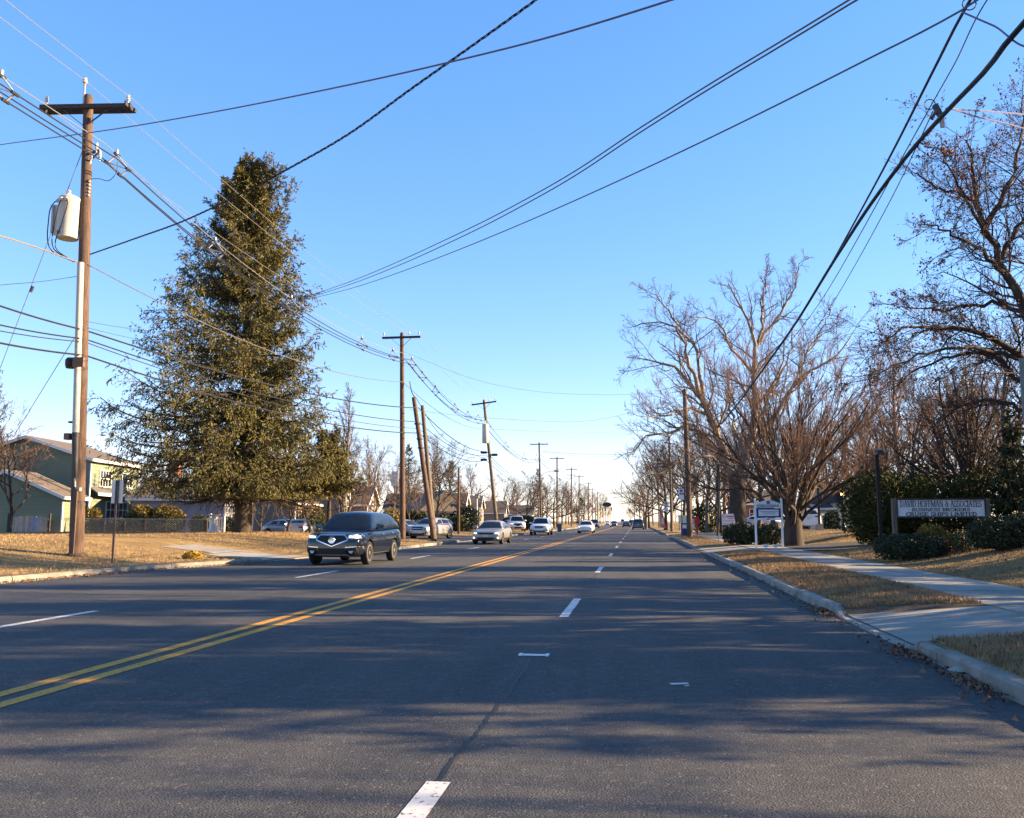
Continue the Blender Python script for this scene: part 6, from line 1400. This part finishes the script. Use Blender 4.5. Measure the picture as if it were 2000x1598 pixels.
# ------------------------------------------------------------------ lettering: a small serif stroke alphabet
def _arc(cx, cy, rx, ry, a0, a1, n=9): return [(cx + rx * math.cos(math.radians(a0 + (a1 - a0) * i / n)), cy + ry * math.sin(math.radians(a0 + (a1 - a0) * i / n))) for i in range(n + 1)]
TH_, TN = .15, .07                                   # thick and thin strokes, letter height 1
def V_(x, w=TH_): return ([(x, 0), (x, 1)], w, 1)
GLY = {
 'A': (.78, [([(.08, 0), (.38, 1)], TN, 1), ([(.38, 1), (.70, 0)], TH_, 1), ([(.18, .34), (.58, .34)], TN, 0)]),
 'B': (.66, [V_(.14), ([(.14, .96)] + _arc(.34, .76, .20, .20, 90, -90) + [(.14, .56)], TN * 1.3, 0), ([(.14, .54)] + _arc(.36, .285, .25, .245, 90, -90) + [(.14, .04)], TN * 1.4, 0)]),
 'C': (.72, [(_arc(.42, .5, .32, .46, 40, 320, 14), .11, 0), ([(.67, .95), (.67, .72)], TN, 0)]),
 'D': (.78, [V_(.14), ([(.14, .96)] + _arc(.30, .5, .36, .46, 90, -90, 12) + [(.14, .04)], .10, 0)]),
 'E': (.64, [V_(.14), ([(.14, .965), (.56, .965)], TN, 0), ([(.56, 1), (.56, .78)], TN, 0), ([(.14, .52), (.44, .52)], TN, 0), ([(.44, .62), (.44, .42)], TN, 0), ([(.14, .035), (.58, .035)], TN, 0), ([(.58, 0), (.58, .24)], TN, 0)]),
 'F': (.60, [V_(.14), ([(.14, .965), (.54, .965)], TN, 0), ([(.54, 1), (.54, .78)], TN, 0), ([(.14, .50), (.42, .50)], TN, 0), ([(.42, .60), (.42, .40)], TN, 0)]),
 'H': (.82, [V_(.14), V_(.66), ([(.14, .52), (.66, .52)], TN, 0)]),
 'I': (.32, [V_(.16)]),
 'K': (.76, [V_(.14), ([(.20, .42), (.62, 1)], TN, 1), ([(.32, .56), (.66, 0)], TH_, 1)]),
 'L': (.60, [V_(.14), ([(.14, .035), (.54, .035)], TN, 0), ([(.54, 0), (.54, .26)], TN, 0)]),
 'M': (.98, [V_(.12, TN), ([(.14, 1), (.47, .05)], TH_, 0), ([(.47, .05), (.82, 1)], TN, 0), V_(.84)]),
 'N': (.84, [V_(.14, TN), ([(.14, 1), (.68, .02)], TH_, 0), V_(.69, TN)]),
 'O': (.80, [(_arc(.40, .5, .32, .46, 0, 360, 20), .10, 0)]),
 'P': (.64, [V_(.14), ([(.14, .96)] + _arc(.34, .73, .23, .23, 90, -90) + [(.14, .50)], TN * 1.4, 0)]),
 'R': (.74, [V_(.14), ([(.14, .96)] + _arc(.34, .75, .22, .21, 90, -90) + [(.14, .54)], TN * 1.4, 0), ([(.36, .52), (.64, 0)], TH_, 1)]),
 'S': (.60, [(_arc(.30, .74, .21, .22, 20, 250, 10) + _arc(.30, .27, .23, .23, 80, -160, 10), .10, 0), ([(.52, .98), (.52, .76)], TN, 0), ([(.07, .02), (.07, .26)], TN, 0)]),
 'T': (.70, [V_(.35), ([(.05, .965), (.65, .965)], TN, 0), ([(.06, 1), (.06, .76)], TN, 0), ([(.64, 1), (.64, .76)], TN, 0)]),
 'U': (.80, [([(.15, 1), (.15, .30)] + _arc(.40, .30, .25, .26, 180, 360, 8) + [(.65, .30), (.65, 1)], .11, 0), ([(.04, .97), (.26, .97)], TN, 0), ([(.55, .97), (.75, .97)], TN, 0)]),
 'V': (.74, [([(.08, 1), (.37, 0)], TH_, 1), ([(.37, 0), (.66, 1)], TN, 1)]),
 '&': (.84, [([(.74, .52), (.58, .18), (.40, .04)] + _arc(.30, .24, .22, .21, 270, 90, 8) + [(.42, .56)] + _arc(.40, .78, .15, .18, -60, 200, 8) + [(.26, .66), (.74, .02)], .09, 0), ([(.62, .52), (.84, .52)], TN, 0)]),
 ' ': (.34, [])}
def word_mesh(text, h, width, plane_pt, th=.012):
    """letters as thin raised strokes; returns one mesh per letter: (mesh data, letter)"""
    adv = sum(GLY[c][0] for c in text); sx = width / adv; x = 0; out = []
    for c in text:
        wd, strokes = GLY[c]; q = MB(); k = 0
        for pts, w_, serif in strokes:
            for a, b in zip(pts, pts[1:]):
                a_, b_ = Vector(((x + a[0]) * sx, a[1] * h)), Vector(((x + b[0]) * sx, b[1] * h)); d = b_ - a_
                if d.length < 1e-6: continue
                d.normalize(); n_ = Vector((-d.y * sx, d.x * sx)) * (w_ / 2); n_ = Vector((n_.x, n_.y)); e_ = d * (w_ * .18 * h if len(pts) > 2 else 0); k += 1
                y0, y1 = -th - .0007 * (k % 5), 0
                P = [a_ - e_ + n_, a_ - e_ - n_, b_ + e_ - n_, b_ + e_ + n_]
                q.add([(p.x, y0, p.y) for p in P] + [(p.x, y1, p.y) for p in P], [(0, 1, 2, 3), (7, 6, 5, 4), (0, 4, 5, 1), (1, 5, 6, 2), (2, 6, 7, 3), (3, 7, 4, 0)])
            if serif:
                for (px_, py_) in (pts[0], pts[-1]):
                    if py_ in (0, 1):
                        k += 1; zc = (py_ * (1 - TN) + TN / 2) * h; q.box(((x + px_) * sx, -th / 2 - .0005 * (k % 5), zc), ((w_ + .16) * sx, th, TN * h))
        if q.v: out.append((q, c))
        x += wd
    return out
def lettering(parent, text, h, width, ox, oy, oz, mk_, nm='letter'):
    for q, c in word_mesh(text, h, width, None):
        q.v = [(v[0] + ox - width / 2, v[1] + oy, v[2] + oz) for v in q.v]; o = q.build(nm, M[mk_], parent); prop(o, kind='stuff') if False else None
M['sign_white'] = mat('sign_white', (.66, .66, .67), .5, var=.06, scale=3); M['sign_ink'] = mat('sign_ink', (.05, .055, .075), .6, var=.2); M['sign_navy'] = mat('sign_navy', (.025, .035, .13), .5, var=.1); M['sign_pink'] = mat('sign_pink', (.42, .12, .18), .6); M['sign_blue'] = mat('sign_blue', (.10, .12, .38), .5); M['sign_purple'] = mat('sign_purple', (.20, .10, .26), .5)
M['sign_red'] = mat('sign_red', (.50, .03, .03), .5); M['lamp_glow'] = mat('lamp_glow', (.8, .55, .2), .4, emit=(1.0, .55, .18, 1.6)); M['banner_red'] = mat('banner_red', (.52, .16, .13), .7); M['teal'] = mat('bin_teal', (.05, .12, .15), .5)

# long white sign
YD = 30.0; p0, p1 = at(1745, 993, YD), at(1930, 993, YD); W_ = p1.x - p0.x; mp = YD / F; zs = at(1838, 975, YD).z; ze = at(1838, 1010, YD).z; cx_ = (p0.x + p1.x) / 2; zg = gz(cx_, YD)
t = thing('long_sign', 'long white business sign between two posts, lettered DAVID HOFFMAN and associates', 'sign', (cx_, YD, zg), math.radians(1.5)); Hh = zs - ze; zc = (zs + ze) / 2 - zg
q = MB(); q.box((0, 0, zc), (W_ - .16, .06, Hh - .04)); q.build('panel', M['sign_white'], t)
q = MB()
for (c, s_) in (((0, -.02, zc + Hh / 2), (W_ - .14, .08, .05)), ((0, -.02, zc - Hh / 2), (W_ - .14, .08, .05)), ((-W_ / 2 + .09, -.02, zc), (.04, .08, Hh - .06)), ((W_ / 2 - .09, -.02, zc), (.04, .08, Hh - .06))): q.box(c, s_)
q.build('panel_frame', M['steel_dark'], t)
for sx in (-1, 1): q = MB(); q.box((sx * (W_ / 2), 0, (zc + Hh / 2) / 2 - .1), (.13, .13, zc + Hh / 2 + .26)); q.build('post', M['wood_grey'], t)
s0 = thing('x', None, None); bpy.data.objects.remove(s0)
lettering(t, 'DAVID HOFFMAN & ASSOCIATES', Hh * .36, W_ * .865, 0, -.031, zc + Hh * .06, 'sign_ink')
lettering(t, 'BUSINESS BROKERS', Hh * .18, W_ * .62, 0, -.031, zc - Hh * .18, 'sign_ink')
lettering(t, 'CRUISE SHIPS LIMITED', Hh * .20, W_ * .76, 0, -.031, zc - Hh * .44, 'sign_ink')
# dental sign
YE = 41.0; a, b = at(1477, 1018, YE), at(1526, 1018, YE); W_ = b.x - a.x; cx_ = (a.x + b.x) / 2; zg = gz(cx_, YE); Z = lambda py: at(1500, py, YE).z - zg
t = thing('dental_sign', 'white and navy dental practice sign with a curved top on two white posts', 'sign', (cx_, YE, zg), 0)
for sx in (-1, 1): q = MB(); q.box((sx * (W_ / 2 + .03), 0, Z(976) / 2 - .1), (.085, .085, Z(976) + .2)); q.lathe([(.05, 0), (.055, .03), (.02, .07)], (sx * (W_ / 2 + .03), 0, Z(976)), 8); q.build('post', M['white_paint'], t)
n = 12; pts = [(-W_ / 2 + .015, Z(992)), (W_ / 2 - .015, Z(992))] + [(W_ / 2 - .015 - (W_ - .03) * i / n, Z(984) + (Z(977) - Z(984)) * math.sin(math.pi * i / n)) for i in range(n + 1)]
q = MB(); q.prism(pts, 'y', -.04, .04); q.build('top_panel', M['sign_white'], t)
q = MB(); q.box((0, 0, (Z(992.3) + Z(1011.5)) / 2), (W_ - .03, .07, Z(992.3) - Z(1011.5))); nv = q.build('navy_panel', M['sign_navy'], t)
q = MB(); q.box((0, -.04, (Z(995.5) + Z(1008)) / 2), (W_ * .80, .03, Z(995.5) - Z(1008))); wb_ = q.build('message_board', M['sign_white'], nv)
for py, wf in ((999.5, .68), (1002, .50), (1004, .34)):
    q = MB(); k = -W_ * wf / 2
    while k < W_ * wf / 2:
        l_ = rng.uniform(.02, .07); q.box((k + l_ / 2, -.058, Z(py)), (l_, .006, .022 if py < 1000 else .014)); k += l_ + .014
    prop(q.build('message_line', M['sign_ink'], nv), kind='stuff')
q = MB(); q.box((0, 0, (Z(1011.8) + Z(1016)) / 2), (W_ - .03, .07, Z(1011.8) - Z(1016))); q.build('lower_panel', M['sign_white'], t)
q = MB(); q.lathe([(.085, -.012), (.085, .0)], (0, -.04, Z(981.5)), 16, 'y'); q.build('round_logo', M['sign_purple'], t)
lettering(t, 'ESTRELLA DENTAL', .115, W_ * .88, 0, -.042, Z(990.8), 'sign_ink')
q = MB(); q.box((-.02, -.05, Z(1014)), (.16, .02, .03)); q.build('number_plate', M['sign_ink'], t)
p = at(1500, 1043, 39.5); t = thing('lawn_lights', 'pair of small white floodlights on the lawn in front of the dental sign', 'floodlight', G(p.x, 39.5))
for dx in (-.12, .30): q = MB(); q.box((dx, 0, .14), (.20, .12, .13), .3); q.tube([(dx, 0, -.02), (dx, 0, .1)], .02, 5); q.build('lamp', M['white_paint'], t)
# small white board
YB_ = 50; a, b = at(1410, 1018, YB_), at(1435, 1018, YB_); zg = gz(a.x, YB_); Z = lambda py: at(1420, py, YB_).z - zg
t = thing('small_board', 'small white board with pink lettering over a navy base beside the leaning trunk', 'sign', ((a.x + b.x) / 2, YB_, zg), 0); wd = b.x - a.x
q = MB(); q.prism([(-wd / 2, Z(1025)), (wd / 2 + .05, Z(1025)), (wd / 2 - .05, Z(1003.5)), (-wd / 2, Z(1004))], 'y', -.04, .04); q.build('board', M['sign_white'], t)
q = MB()
for py, x0, x1, hh2 in ((1009, -.1, .3, .07), (1012.5, .0, .28, .03), (1017.5, -.3, .3, .025), (1022.5, -.3, .32, .02)): q.box(((x0 + x1) / 2, -.043, Z(py)), (x1 - x0, .006, hh2))
prop(q.build('print', M['sign_pink'], t), kind='stuff'); q = MB(); q.tube([Vector((.07 * math.cos(a_) - .22, -.044, .07 * math.sin(a_) + Z(1009))) for a_ in np.linspace(0.5, 5.6, 12)], .008, 4); q.build('logo', M['sign_purple'], t)
q = MB(); q.box((.04, 0, (Z(1025.4) + Z(1032)) / 2), (wd * .62, .06, Z(1025.4) - Z(1032))); q.build('base_panel', M['sign_navy'], t); q = MB(); q.lathe([(.09, -.01), (.09, 0)], (.06, -.03, Z(1028.5)), 10, 'y'); q.build('base_logo', M['sign_white'], t)
for sx in (-1, 1): q = MB(); q.box((sx * wd * .36, .05, Z(1020) / 2 - .1), (.07, .06, Z(1020) + .1)); q.build('post', M['wood_dark'], t)
a = at(1403, 1034, 49); q = MB(); q.tube([(0, 0, -.1), (0, 0, .7)], .02, 6); o = q.build('stake', M['steel_dark']); o.location = G(a.x, 49); prop(o, 'thin dark stake standing in the lawn below the small white board', 'stake')
# bus stop signs
def bus(px, pyt, pyb, Y, label, wpx):
    a = at(px, 1018, Y); zg = gz(a.x, Y); t = thing('bus_stop_sign', label, 'sign', (a.x, Y, zg)); Z = lambda py: at(px, py, Y).z - zg; w_ = wpx * Y / F; m = (pyt + pyb) / 2
    q = MB(); q.tube([(0, .03, -.1), (0, .03, Z(pyt) - .05)], .035, 6); q.build('post', M['steel_dark'], t)
    q = MB(); q.box((0, -.02, (Z(pyt) + Z(m)) / 2), (w_, .02, Z(pyt) - Z(m))); s1 = q.build('plate', M['sign_white'], t); q = MB(); q.box((0, -.02, (Z(m) + Z(pyb)) / 2 - .03), (w_ * .92, .02, (Z(m) - Z(pyb)) * .86)); q.build('timetable_plate', M['sign_white'], t)
    zc = Z(pyt) - (Z(pyt) - Z(m)) * .42; q = MB(); q.box((0, -.034, zc), (w_ * .52, .006, w_ * .30)); q.box((-w_ * .14, -.036, zc - w_ * .17), (w_ * .12, .006, w_ * .08)); q.box((w_ * .14, -.036, zc - w_ * .17), (w_ * .12, .006, w_ * .08)); prop(q.build('bus_symbol', M['sign_navy'], s1), kind='stuff')
    q = MB(); q.box((0, -.0335, Z(m) + w_ * .16), (w_ * .96, .005, w_ * .22)); q.build('band', M['sign_purple'], s1)
    q = MB(); q.box((0, -.034, zc + w_ * .36), (w_ * .9, .005, w_ * .12)); q.build('top_band', M['sign_blue'], s1); return t
bus(1332, 954, 976, 66, 'white and blue bus stop sign half hidden by the tall right pole', 10)
bus(1302, 980, 1000, 100, 'second white bus stop sign, left of the pale slender pole', 7)
# banner, red post, far boards
a = at(1294, 1018, 104); t = thing('feather_banner', 'tall red and white feather banner on the right verge', 'banner', G(a.x, 104)); zt = at(1294, 992, 104).z - gz(a.x, 104)
q = MB(); q.tube([(-.18, 0, 0), (-.2, 0, zt * .5), (-.12, 0, zt)], .025, 5); q.build('pole', M['steel'], t)
q = MB(); q.prism([(-.17, .5), (.35, .45), (.30, zt * .35), (.12, zt * .7), (-.10, zt - .02), (-.19, zt * .6)], 'y', -.012, .012); q.build('cloth', M['banner_red'], t)
q = MB(); q.prism([(-.12, .9), (.12, .9), (.10, zt * .55), (-.10, zt * .6)], 'y', -.02, -.013); q.build('cloth_print', M['sign_white'], t)
a = at(1361, 1018, 80); t = thing('red_post_box', 'bright red sign post beside a white panel right of the tall pole', 'sign', G(a.x, 80))
q = MB(); q.box((0, 0, .75), (.14, .12, 1.7)); q.prism([(-.25, 1.0), (.25, 1.0), (.18, 1.6), (-.18, 1.6)], 'y', -.08, .0); q.build('post', M['sign_red'], t); q = MB(); q.box((-.42, .03, 1.05), (.44, .05, .7)); q.build('panel', M['sign_white'], t)
q = MB()
for k in range(4): q.box((-.42, -.002, .85 + k * .13), (.3, .01, .04))
prop(q.build('print', M['sign_blue'], t), kind='stuff')
a = at(1333, 1018, 110); t = thing('notice_board', 'pale yellow-green board behind the bus stop post', 'sign', G(a.x, 110)); q = MB(); q.box((0, 0, 1.4), (1.0, .06, 1.0)); q.build('board', M['sid_mint'], t); q = MB(); q.tube([(-.4, .05, -.1), (-.4, .05, 1.8)], .04, 5); q.build('post', M['steel_dark'], t); q = MB(); q.tube([(.4, .05, -.1), (.4, .05, 1.8)], .04, 5); q.build('post', M['steel_dark'], t)
a = at(1336, 1018, 72); t = thing('mail_box', 'blue grey newspaper box behind the tall right pole', 'box', G(a.x, 72)); q = MB(); q.box((0, 0, .55), (.5, .45, 1.0)); q.build('case', M['sign_navy'], t); q = MB(); q.box((0, -.24, .78), (.34, .03, .3)); q.build('window', M['sign_white'], t)
# lamps on the right
a = at(1719, 1018, 34); zg = gz(a.x, 34); Z = lambda py: at(1719, py, 34).z - zg
t = thing('floodlight_post', 'dark square lamp post with a floodlight left of the long white sign', 'lamp post', (a.x, 34, zg)); q = MB(); q.box((0, 0, Z(888) / 2), (.12, .12, Z(888))); q.build('post', M['black_paint'], t)
q = MB(); q.add([(-.02, -.12, Z(889)), (.26, -.12, Z(889)), (.30, .12, Z(884)), (-.02, .12, Z(884)), (.02, -.1, Z(879)), (.22, -.1, Z(879)), (.2, .1, Z(876)), (.02, .1, Z(876))], [(0, 1, 2, 3), (7, 6, 5, 4), (0, 4, 5, 1), (1, 5, 6, 2), (2, 6, 7, 3), (3, 7, 4, 0)]); q.build('floodlight', M['steel_dark'], t)
q = MB(); q.tube([(.05, 0, -.05), (.05, 0, .35)], .02, 5); o = q.build('pipe_stub', M['rust_post']); a2 = at(1723, 1018, 31); o.location = G(a2.x, 31); prop(o, 'short rusty pipe stub at the foot of the dark floodlight post', 'pipe')
a = at(1600, 1018, 62); zg = gz(a.x, 62); Z = lambda py: at(1600, py, 62).z - zg
t = thing('area_light_post', 'slim dark light post on a square foot in front of the white cottage', 'lamp post', (a.x, 62, zg)); q = MB(); q.box((0, 0, Z(940) / 2), (.13, .13, Z(940))); q.build('post', M['black_paint'], t); q = MB(); q.box((0, 0, .2), (.42, .42, .45)); q.build('foot', M['concrete'], t); q = MB(); q.box((.1, 0, Z(938)), (.5, .3, .14)); q.build('lamp_head', M['steel_dark'], t)
a = at(1648, 1018, 60); zg = gz(a.x, 60); Z = lambda py: at(1648, py, 60).z - zg
t = thing('lantern_lamp', 'black post lamp with a glowing amber lantern in front of the white cottage', 'lamp post', (a.x, 60, zg)); q = MB(); q.lathe([(.16, 0), (.16, .2), (.10, .35), (.075, .5), (.06, Z(970)), (.09, Z(970) + .04)], k=10); q.build('post', M['black_paint'], t)
q = MB(); q.lathe([(.09, Z(969)), (.17, Z(963)), (.14, Z(962.5))], k=6); q.build('lantern', M['lamp_glow'], t); q = MB(); q.lathe([(.20, Z(962.4)), (.06, Z(959.5)), (.03, Z(958))], k=6); q.build('cap', M['black_paint'], t)
p = hit(1862, 1072); q = MB(); q.tube([(0, 0, -.05), (0, 0, .46)], .010, 5); q.box((0, 0, .38), (.012, .02, .16)); o = q.build('garden_stake', M['steel_dark']); o.location = G(p.x, p.y); prop(o, 'thin dark stake in the lawn in front of the small round twiggy shrub', 'stake')
# road sign seen from behind, left; panel at the right edge
p = hit(219, 1100); zg = p.z; Yp = p.y; t = thing('road_sign', 'grey back of a road sign on a rusty post beside the transformer pole', 'sign', p); tp = at(229, 941, Yp) - p
q = MB(); q.bar((0, 0, -.2), tp * 1.0, .06, .03); q.build('post', M['rust_post'], t); zc = (at(226, 938, Yp).z + at(226, 983, Yp).z) / 2 - zg; hs_ = at(226, 938, Yp).z - at(226, 983, Yp).z
q = MB(); c = tp * (zc / tp.z); q.box((c.x, c.y + .035, c.z), (26 * Yp / F * .97, .012, hs_)); q.build('sign_plate', M['alu'], t)
q = MB(); q.bar(tp * ((zc - hs_ * .5) / tp.z) + Vector((0, -.005, 0)), tp * ((zc + hs_ * .5) / tp.z) + Vector((0, -.005, 0)), .075, .035); q.build('sign_rail', M['steel_dark'], t)
Yr = 13.5; a = at(1990, 700, Yr); b = at(2062, 828, Yr); cx_ = (a.x + b.x) / 2; zg = gz(cx_, Yr)
M['dull_grey'] = mat('dull_grey', (.16, .18, .17), .7, var=.2, scale=4)
t = thing('edge_sign', 'grey back of a tall sign panel cut by the right edge of the picture', 'sign', (cx_, Yr, zg)); q = MB(); q.box((0, 0, (a.z + b.z) / 2 - zg), (b.x - a.x, .03, a.z - b.z)); q.build('sign_plate', M['dull_grey'], t); q = MB(); q.tube([(0, .05, -.1), (0, .05, a.z - zg + .1)], .04, 6); q.build('post', M['steel'], t)
# left: tall grey box sign and lamp post beyond the yards, bin
a = at(770, 1018, 90); zg = gz(a.x, 90); Z = lambda py: at(770, py, 90).z - zg
t = thing('grey_box_sign', 'tall grey slab sign on a thin post left of the second pole', 'sign', (a.x, 90, zg)); q = MB(); q.box((0, 0, (Z(921) + Z(950)) / 2), (.72, .3, Z(921) - Z(950))); q.build('cabinet', M['alu'], t); q = MB(); q.tube([(0, 0, -.1), (0, 0, Z(950))], .09, 6); q.build('post', M['rust_post'], t)
a = at(931, 1018, 100); zg = gz(a.x, 100); Z = lambda py: at(931, py, 100).z - zg
t = thing('street_lamp', 'pale street lamp post with a squared head between the white gables', 'street lamp', (a.x, 100, zg)); q = MB(); q.tube([(0, 0, 0), (0, 0, Z(973))], [.16, .10], 8); q.build('post', M['plastic_white'], t); q = MB(); q.box((-.12, 0, Z(971)), (.75, .35, .22)); q.build('lamp_head', M['plastic_white'], t)
a = at(1093, 1018, 118); t = thing('wheelie_bin', 'teal wheeled bin on the left verge past the white oncoming car', 'bin', G(a.x, 118)); q = MB(); q.add([(-.25, -.28, 0), (.25, -.28, 0), (.25, .28, 0), (-.25, .28, 0), (-.32, -.36, 1.0), (.32, -.36, 1.0), (.32, .36, 1.0), (-.32, .36, 1.0)], [(3, 2, 1, 0), (4, 5, 6, 7), (0, 1, 5, 4), (1, 2, 6, 5), (2, 3, 7, 6), (3, 0, 4, 7)]); q.build('body', M['teal'], t); q = MB(); q.box((0, 0, 1.05), (.7, .78, .08)); q.build('lid', M['teal'], t)
for sx in (-1, 1): q = MB(); q.lathe([(.12, -.03), (.12, .03)], (sx * .27, .3, .12), 10, 'x'); q.build('wheel', M['tyre'], t)
# traffic signals
def signal(label, x, Y, arm, zz, heads, post='sid_cream'):
    t = thing('traffic_signal', label, 'traffic signal', (x, Y, 0)); q = MB(); q.tube([(0, 0, 0), (0, 0, zz + .5)], [.16, .12], 8); q.build('post', M[post], t); q = MB(); q.tube([(0, 0, zz - .9), (arm * .6, 0, zz - .1), (arm, 0, zz)], [.10, .07, .06], 6); q.tube([(0, 0, zz + .2), (arm * .6, 0, zz + .1)], .05, 5); q.build('arm', M[post], t)
    for hx in heads:
        q = MB(); q.box((hx, 0, zz - .6), (.42, .3, 1.15)); h = q.build('signal_head', M['black_paint'], t)
        for k in range(3): q = MB(); q.lathe([(.13, -.1), (.13, .0)], (hx, -.16, zz - .25 - k * .36), 8, 'y'); q.build('lens', M['tail'] if k == 0 else M['steel_dark'], h)
signal('tan traffic signal mast reaching over the far left lanes', at(1169, 1018, 290).x, 290, 4.4, 6.0, (2.2, 4.2))
signal('traffic signal mast reaching over the far right lanes', at(1262, 1018, 310).x, 310, -6.0, 5.6, (-3.2, -5.6), 'alu')
a = at(1195, 1018, 280); t = thing('oval_sign', 'oval dark roadside sign on tan posts far down the left side', 'sign', G(a.x - 1.5, 280)); q = MB(); q.lathe([(.3, -.2), (1.0, -.18), (1.0, .18), (.3, .2)], (0, 0, 6.6), 16, 'y'); q.v = [(v[0] * 1.5, v[1], 6.6 + (v[2] - 6.6) * .75) for v in q.v]; q.build('panel', M['wood_dark'], t)
for sx in (-1, 1): q = MB(); q.tube([(sx * 1.1, .3, 0), (sx * 1.1, .3, 6.8)], .12, 6); q.build('post', M['sid_cream'], t)
